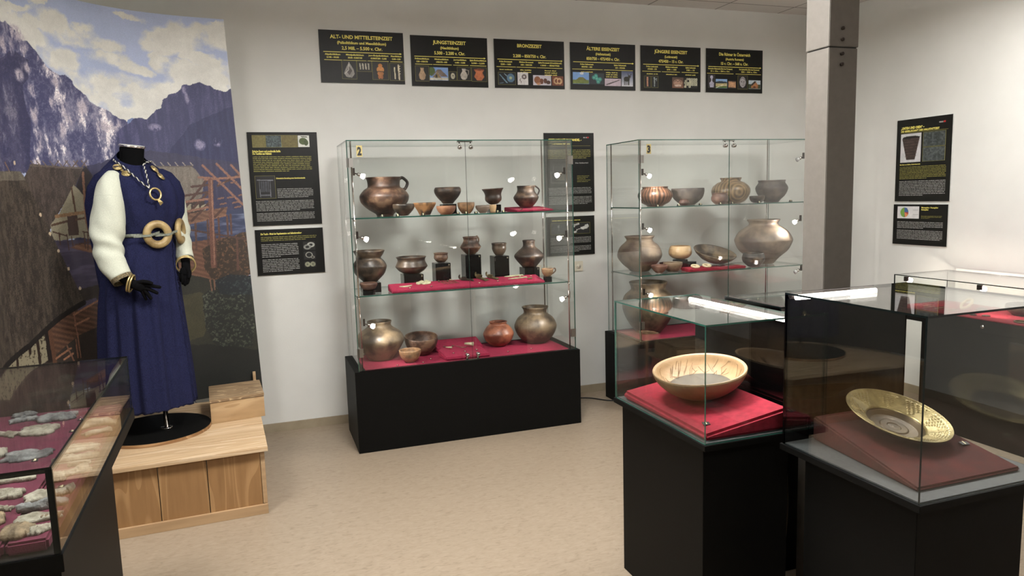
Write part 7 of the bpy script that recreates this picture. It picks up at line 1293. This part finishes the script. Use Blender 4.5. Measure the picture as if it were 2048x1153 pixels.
def addv(p, r, par=None):
    V.append(Vector(p)); Rd.append(r); 
    if par is not None: E.append((par, len(V) - 1))
    return len(V) - 1
pel = addv((-.60, 4.425, 1.10), .12); wa = addv((-.585, 4.42, 1.30), .105, pel); w2 = addv((-.575, 4.42, 1.46), .100, wa); ch = addv((-.590, 4.425, 1.64), .115, w2); nb = addv((-.600, 4.425, 1.775), .080, ch)
n1 = addv((-.602, 4.424, 1.835), .0655, nb); n2 = addv((-.599, 4.420, 1.885), .0635, n1); n3 = addv((-.594, 4.416, 1.930), .066, n2); n4 = addv((-.5935, 4.415, 1.938), .066, n3)
for side, sh, arm in (('right', (-.700, 4.345, 1.755), [(-.715, 4.295, 1.62), (-.738, 4.270, 1.44), (-.700, 4.232, 1.32), (-.655, 4.204, 1.243)]), ('left', (-.470, 4.500, 1.745), [(-.425, 4.510, 1.62), (-.405, 4.505, 1.47), (-.388, 4.455, 1.36)])):
    a = addv(sh, .060, ch)
    for p, r in zip(arm, (.042, .036, .030, .026)): a = addv(p, r, a)
    wr, pal, F = hand(side)
    a = addv(wr, .024, a); b1 = addv(pal[0], .026, a); b2 = addv(pal[1], .027, b1)
    for k, f in enumerate(F):
        q = b1 if k == 0 else b2
        for j, p in enumerate(f): q = addv(p, (.0125, .0108, .0100, .0082)[j] * (1.08 if k == 0 else 1.0 if k < 4 else .86), q)
me = bpy.data.meshes.new('skeleton'); me.from_pydata([tuple(v) for v in V], E, []); so = bpy.data.objects.new('skeleton', me); COL.objects.link(so)
sk = so.modifiers.new('s', 'SKIN'); sk.use_smooth_shade = True
for i, d in enumerate(me.skin_vertices[0].data): d.radius = (Rd[i], Rd[i]); d.use_root = (i == 0)
so.modifiers.new('u', 'SUBSURF').levels = 2
dg = bpy.context.evaluated_depsgraph_get(); dg.update(); bme = bpy.data.meshes.new_from_object(so.evaluated_get(dg)); bpy.data.objects.remove(so); bme.name = 'body'
bme.materials.clear(); bme.materials.append(M['glove'])
for p in bme.polygons: p.use_smooth = True
link('body', bme, t)
nrm = Vector((.12, -.08, 1)).normalized(); nc = Vector((-.593, 4.415, 1.9335))
bm = B(); tube(bm, [nc, nc + nrm * .010, nc + nrm * .012], [.0655, .0655, .062], 48); obj('neck_cap', bm, 'chrome', t, True)
bm = B(); tube(bm, [nc + nrm * .012, nc + nrm * .0135], .0605, 48); obj('cap_disc', bm, 'white', t)
# dress
LV = [(.515, -.608, .238, .205), (.60, -.609, .236, .203), (.75, -.611, .230, .198), (.95, -.611, .216, .188), (1.10, -.609, .206, .178), (1.22, -.603, .196, .168), (1.33, -.590, .178, .152), (1.41, -.574, .162, .136), (1.465, -.566, .150, .124), (1.51, -.568, .158, .132), (1.58, -.572, .182, .146), (1.66, -.580, .198, .150), (1.73, -.590, .196, .138), (1.785, -.596, .176, .112), (1.822, -.600, .142, .088), (1.850, -.602, .104, .076), (1.868, -.602, .078, .071), (1.876, -.601, .070, .068)]
def lev(z):
    for a, b_ in zip(LV, LV[1:]):
        if a[0] <= z <= b_[0]:
            k = (z - a[0]) / (b_[0] - a[0]); k = k * k * (3 - 2 * k) if False else k; return [a[i] + (b_[i] - a[i]) * k for i in (1, 2, 3)]
    return list(LV[-1][1:]) if z > LV[-1][0] else list(LV[0][1:])
rf = random.Random(21); FOLD = [(rf.randint(3, 15), rf.uniform(0, 6.28), rf.uniform(.5, 1)) for _ in range(8)]
def dress_r(z, th, inset=0.0):
    """th measured from the chest direction towards its left arm"""
    cx, a, b_ = lev(z); ce, se = math.cos(th), math.sin(th)
    skirt = max(0, min(1, (1.44 - z) / .5)); up = max(0, min(1, (z - 1.48) / .1)) * max(0, min(1, (1.84 - z) / .08))
    f = sum(w * math.sin(n * th + ph + .5 * math.sin(z * 2.2)) for n, ph, w in FOLD) / 4.0
    amp = .024 * skirt + .010 * up + .0015
    sharp = .016 * skirt * (abs(math.sin(4 * th + .8)) ** 6) + .008 * skirt * (abs(math.sin(7 * th + 2.1 + .6 * z)) ** 8)
    seam = 0.0
    d = (th - .68)
    if z < 1.44: seam = -.020 * min(1, (1.44 - z) / .1) * (1 if 0 < d < .55 else 0) * (1 - d / .55)
    # soft crosswise creases below the arm on the chest
    cr = .006 * up * math.sin(z * 60 + th * 5) * math.exp(-((th + 1.0) / .5) ** 2)
    thw = th - 2 * PI if th > PI else th
    seam -= .024 * skirt * math.exp(-((thw + .60) / .10) ** 2) + .014 * skirt * math.exp(-((thw + 1.15) / .08) ** 2) + .012 * skirt * math.exp(-((thw - .12) / .06) ** 2)
    e = f * amp - sharp + seam + cr - inset
    X = (b_ + e) * ce; Yl = (a + e) * se
    return Vector((cx + FX * X - LX * Yl, 4.42 + FY * X - LY * Yl, z))
NTH = 220; zs = [.515 + (1.876 - .515) * (i / 110) for i in range(111)]
rings = []
for i, z in enumerate(zs):
    row = []
    for k in range(NTH):
        th = 2 * PI * k / NTH; p = dress_r(z, th)
        if z > 1.76: p.z -= .040 * math.cos(th) * min(1, (z - 1.76) / .10) - .010 * max(0, -math.cos(th)) * min(1, (z - 1.76) / .10)
        if i == 0: p.z += .010 * math.sin(th * 2 + 1.0) - .008 * math.sin(th * 1 + .4) + .002 * math.sin(th * 40)
        row.append(p)
    rings.append(row)
inner = [[dress_r(z, 2 * PI * k / NTH, .004) + Vector((0, 0, rings[0][k].z - z if i == 0 else 0)) for k in range(NTH)] for i, z in enumerate(zs[:8])][::-1]
bm = B(); ring_loft(bm, inner[::1] + rings, True, False, False)
dress = obj('dress', bm, 'blue_cloth', t, True)
bm = B(); pts = []
for i in range(60):
    z = 1.42 - (1.42 - .53) * i / 59; p = dress_r(z, .672); q = dress_r(z, .672, -.005); pts.append(q + Vector((.002 * math.sin(i * 2.1), 0, 0)))
tube(bm, pts, [.0035 + .0015 * math.sin(i * 1.7) for i in range(60)], 6)
for i in range(3, 60, 1):
    p = pts[i]; tube(bm, [p, p + Vector((.009 + .005 * math.sin(i * 3.3), -.004, -.006 + .004 * math.sin(i * 5.1)))], [.0016, .0007], 5)
obj('frayed_edge', bm, 'blue_cloth', dress)
# back flap of the dress behind the right arm
bm = B(); rr_ = []
FL = [(1.12, -.735, 4.45, .078, .070), (1.25, -.732, 4.44, .092, .062), (1.40, -.728, 4.43, .102, .055), (1.52, -.726, 4.42, .110, .050), (1.64, -.720, 4.40, .114, .052), (1.73, -.706, 4.385, .105, .056), (1.79, -.682, 4.37, .088, .056), (1.83, -.655, 4.37, .058, .050), (1.85, -.640, 4.38, .02, .02)]
FLs = []
for a, b_ in zip(FL, FL[1:]):
    for k in range(6): FLs.append([a[i] + (b_[i] - a[i]) * k / 6 for i in range(5)])
for i, (z, cx, cy, hw, hd) in enumerate(FLs):
    rr_.append([Vector((cx + (hw + .003 * math.sin(3 * 2 * PI * k / 40 + z * 6)) * math.cos(2 * PI * k / 40), cy + hd * math.sin(2 * PI * k / 40) + .25 * hw * math.cos(2 * PI * k / 40), z)) for k in range(40)])
ring_loft(bm, rr_); obj('back_flap', bm, 'blue_cloth', dress, True)
bm = B(); rr_ = []
FR = [(1.50, -.440, 4.475, .045, .060), (1.58, -.432, 4.485, .062, .072), (1.68, -.430, 4.490, .068, .078), (1.75, -.440, 4.485, .062, .072), (1.80, -.462, 4.47, .048, .058), (1.825, -.485, 4.46, .022, .03)]
FLs = []
for a, b_ in zip(FR, FR[1:]):
    for k in range(6): FLs.append([a[i] + (b_[i] - a[i]) * k / 6 for i in range(5)])
for i, (z, cx, cy, hw, hd) in enumerate(FLs):
    rr_.append([Vector((cx + (hw + .003 * math.sin(3 * 2 * PI * k / 40 + z * 9)) * math.cos(2 * PI * k / 40), cy + hd * math.sin(2 * PI * k / 40), z)) for k in range(40)])
ring_loft(bm, rr_); obj('shoulder_flap', bm, 'blue_cloth', dress, True)
# sleeves
def sleeve(path, rad, name, seed, cuff_cut=None):
    P = catmull(path, 10); n = len(P); r = [0] * n
    for i in range(n):
        u = i / (n - 1) * (len(rad) - 1); k = min(int(u), len(rad) - 2); r[i] = rad[k] + (rad[k + 1] - rad[k]) * (u - k)
    bm = B(); rings = []; u = None; S_ = 40
    for i, p in enumerate(P):
        tt = (P[min(i + 1, n - 1)] - P[max(i - 1, 0)]).normalized()
        if u is None: u, v = frame_of(tt)
        else: u = (u - tt * u.dot(tt)).normalized(); v = tt.cross(u).normalized()
        f = i / (n - 1)
        row = []
        for k in range(S_):
            a = 2 * PI * k / S_
            w = 1 + .030 * math.sin(3 * a + seed + f * 5) + (.095 * math.exp(-((f - .68) / .13) ** 2)) * math.sin(2 * a + f * 38) + .05 * math.exp(-((f - .5) / .3) ** 2) * math.sin(a * 2 + 1 + f * 16) + .02 * math.sin(5 * a + f * 22)
            if i == 0: w *= .55
            if i == 1: w *= .85
            row.append(p + (u * math.cos(a) + v * math.sin(a)) * r[i] * w)
        rings.append(row)
    e = rings[-1]; c = sum(e, Vector()) / S_
    rings.append([c + (q - c) * .90 for q in e]); rings.append([c + (q - c) * .86 - (P[-1] - P[-3]) * .8 for q in e])
    ring_loft(bm, rings, True, True, True); return obj(name, bm, 'linen', t, True), e, c, rings[int(n * .30)]
SR = [(-.672, 4.345, 1.800), (-.694, 4.310, 1.735), (-.704, 4.290, 1.65), (-.716, 4.275, 1.54), (-.726, 4.262, 1.43), (-.712, 4.235, 1.335), (-.672, 4.208, 1.258)]
sr, er, cr_, sr_seam = sleeve(SR, [.034, .062, .076, .080, .074, .066, .052], 'sleeve', 1)
bm = B()
ring_loft(bm, [[cr_ + (q - cr_) * 1.035 for q in er], [cr_ + (q - cr_) * 1.03 + Vector((.012, -.008, -.018)) for q in er]], True, False, False)
obj('cuff_trim', bm, 'trim_cloth', sr, True)
bm = B(); tube(bm, sr_seam, .0011, 5, closed=True); obj('sleeve_seam', bm, 'linen', sr)
SLf = [(-.455, 4.505, 1.80), (-.432, 4.512, 1.73), (-.420, 4.512, 1.62), (-.410, 4.508, 1.50), (-.398, 4.480, 1.40), (-.381, 4.438, 1.322)]
sl, el, cl, _ = sleeve(SLf, [.030, .055, .060, .056, .052, .046], 'sleeve', 4)
# belt, rings
ZB_ = 1.468
bm = B(); pts = []
for k in range(90):
    th = 2 * PI * k / 90; pts.append(dress_r(ZB_, th, -.004))
rg = []
for k, p in enumerate(pts):
    c = sum(pts, Vector()) / 90; d = (p - c).normalized(); rg.append([p + Vector((0, 0, -.0085)), p + d * .003 + Vector((0, 0, -.0085)), p + d * .004, p + d * .003 + Vector((0, 0, .0085)), p + Vector((0, 0, .0085))])
rg.append(rg[0]); ring_loft(bm, rg, True, False, False); bmesh.ops.remove_doubles(bm, verts=bm.verts[:], dist=1e-6)
belt = obj('belt', bm, 'band', t, True)
pf = dress_r(ZB_, .02, -.026)
bm = B(); torus(bm, (pf.x, pf.y, 1.470), (FX - .03, FY, .02), .0545, .0205, 56, 20, flat=.8); r1 = obj('belt_ring', bm, 'ring_bone', belt, True)
ps = dress_r(ZB_, 1.02, -.030)
bm = B(); torus(bm, (ps.x, ps.y, 1.478), (.99, -.16, 0), .0525, .0195, 56, 20, flat=.8); obj('belt_ring', bm, 'ring_bone', belt, True)
# the band passing over the front ring
dL = Vector((-LX, -LY, 0)); bm = B()
def strip(bm, P, w=.008):
    V_ = [[p + Vector((0, 0, -w)), p + Vector((FX, FY, 0)) * .003 + Vector((0, 0, -w)), p + Vector((FX, FY, 0)) * .003 + Vector((0, 0, w)), p + Vector((0, 0, w))] for p in P]; ring_loft(bm, V_, True)
f3 = Vector((FX, FY, 0)); pf3 = Vector((pf.x, pf.y, 1.470))
strip(bm, catmull([pf3 - dL * .12 - f3 * .006 + Vector((0, 0, -.006)), pf3 - dL * .07 + f3 * .013 + Vector((0, 0, -.004)), pf3 - dL * .045 + f3 * .019 + Vector((0, 0, -.003)), pf3 - dL * .015 + f3 * .004 + Vector((0, 0, .004)), pf3 + dL * .015 - f3 * .012 + Vector((0, 0, .010))], 5), .006)
strip(bm, catmull([pf3 - dL * .010 - f3 * .010 + Vector((0, 0, -.006)), pf3 + dL * .020 + f3 * .006 + Vector((0, 0, -.005)), pf3 + dL * .055 + f3 * .020 + Vector((0, 0, -.002)), pf3 + dL * .085 + f3 * .002 + Vector((0, 0, .008)), pf3 + dL * .12 - f3 * .02 + Vector((0, 0, .012))], 5), .006)
obj('belt_strap', bm, 'band', belt)
# necklace
cord = [(-.655, 4.395, 1.868), (-.640, 4.345, 1.846), (-.610, 4.312, 1.812), (-.575, 4.286, 1.775), (-.535, 4.268, 1.735), (-.510, 4.264, 1.712)]
cord2 = [(-.510, 4.264, 1.712), (-.513, 4.275, 1.745), (-.522, 4.300, 1.790), (-.535, 4.345, 1.832), (-.550, 4.385, 1.850), (-.575, 4.465, 1.868), (-.620, 4.485, 1.875), (-.660, 4.450, 1.875), (-.655, 4.395, 1.868)]
path = catmull(cord, 10) + catmull(cord2, 10)[1:]
def surf_push(p):
    # keep the cord just outside neck and chest
    cx, a, b_ = lev(min(p.z, 1.876)); q = Vector((p.x - cx, p.y - 4.42, 0)); X = q.x * FX + q.y * FY; Yl = -(q.x * LX + q.y * LY)
    k = math.sqrt((X / (b_ + .009)) ** 2 + (Yl / (a + .009)) ** 2)
    if k < 1 and k > 0: q = q / k
    return Vector((cx + q.x, 4.42 + q.y, p.z))
path = [surf_push(p) for p in path]
def twisted(path, r, mats, parent, name):
    # two strands of different colour wound round each other
    bmA, bmB = B(), B(); A_, B_ = [], []; ph = 0; u = None
    L = 0
    dense = []
    for a, b_ in zip(path, path[1:]):
        m_ = max(1, int((b_ - a).length / .0022))
        for k in range(m_): dense.append(a + (b_ - a) * k / m_)
    for i, p in enumerate(dense[:-1]):
        tt = (dense[i + 1] - p).normalized()
        if u is None: u, v = frame_of(tt)
        else: u = (u - tt * u.dot(tt)).normalized(); v = tt.cross(u).normalized()
        ph = i * .55; o = (u * math.cos(ph) + v * math.sin(ph)) * r * .55; A_.append(p + o); B_.append(p - o)
    tube(bmA, A_, r * .62, 6); tube(bmB, B_, r * .62, 6)
    o = obj(name, bmA, mats[0], parent, True); obj('cord_strand', bmB, mats[1], o, True); return o
neck = twisted(path, .0042, ('cord_dark', 'cord_white'), t, 'necklace_cord')
pc = surf_push(Vector((-.486, 4.272, 1.682))) + Vector((FX, FY, 0)) * .006
bm = B(); torus(bm, pc, (FX + .25, FY, .15), .0305, .0052, 40, 12); pr = obj('pendant_ring', bm, 'brass', neck, True)
bm = B()
for k in range(5): tube(bm, [pc + Vector((.006 + .002 * k, 0, -.027)), pc + Vector((.014 + .004 * k, -.003, -.042)), pc + Vector((.020 + .003 * k, 0, -.060 + .003 * k))], .0022, 6)
obj('tassel', bm, 'brass', neck)
# brooches
def brooch(c, d, n, name='brooch'):
    c, d, n = Vector(c), Vector(d).normalized(), Vector(n).normalized(); root = None
    bm = B()
    for s in (-1, 1):
        q = c + d * s * .0275
        tube(bm, [q, q + n * .0035], .0235, 28)
        for rr in (.006, .011, .016, .021): torus(bm, q + n * .0038, n, rr, .0022, 26, 6)
    torus(bm, c + n * .003, n, .006, .0025, 16, 6)
    return obj(name, bm, 'brass', t, True)
b1 = dress_r(1.812, -.55, -.004); b1 = Vector((-.640, 4.322, 1.806))
brooch((-.637, 4.318, 1.809), (.72, -.25, -.62), (.05, -.62, .78))
brooch((-.478, 4.395, 1.797), (.55, -.35, -.72), (.72, -.25, .62))
# bracelets
ax = Vector((.78, -.12, -.60)).normalized()
wr0 = Vector((-.640, 4.198, 1.232))
for k in (0, 1):
    bm = B(); torus(bm, wr0 + Vector((.78, -.12, -.35)).normalized() * (.006 + .012 * k), (.93, -.12, -.30), .037, .0048, 44, 10, sx=1.22); 
    for j in range(24):
        pass
    obj('bracelet', bm, 'brass', t, True)
for k in (0, 1):
    bm = B(); torus(bm, (-.379 + .002 * k, 4.402 - .012 * k, 1.296 - .006 * k), (.10, -.93, -.33), .049, .0040, 48, 10); obj('bracelet', bm, 'brass', t, True)
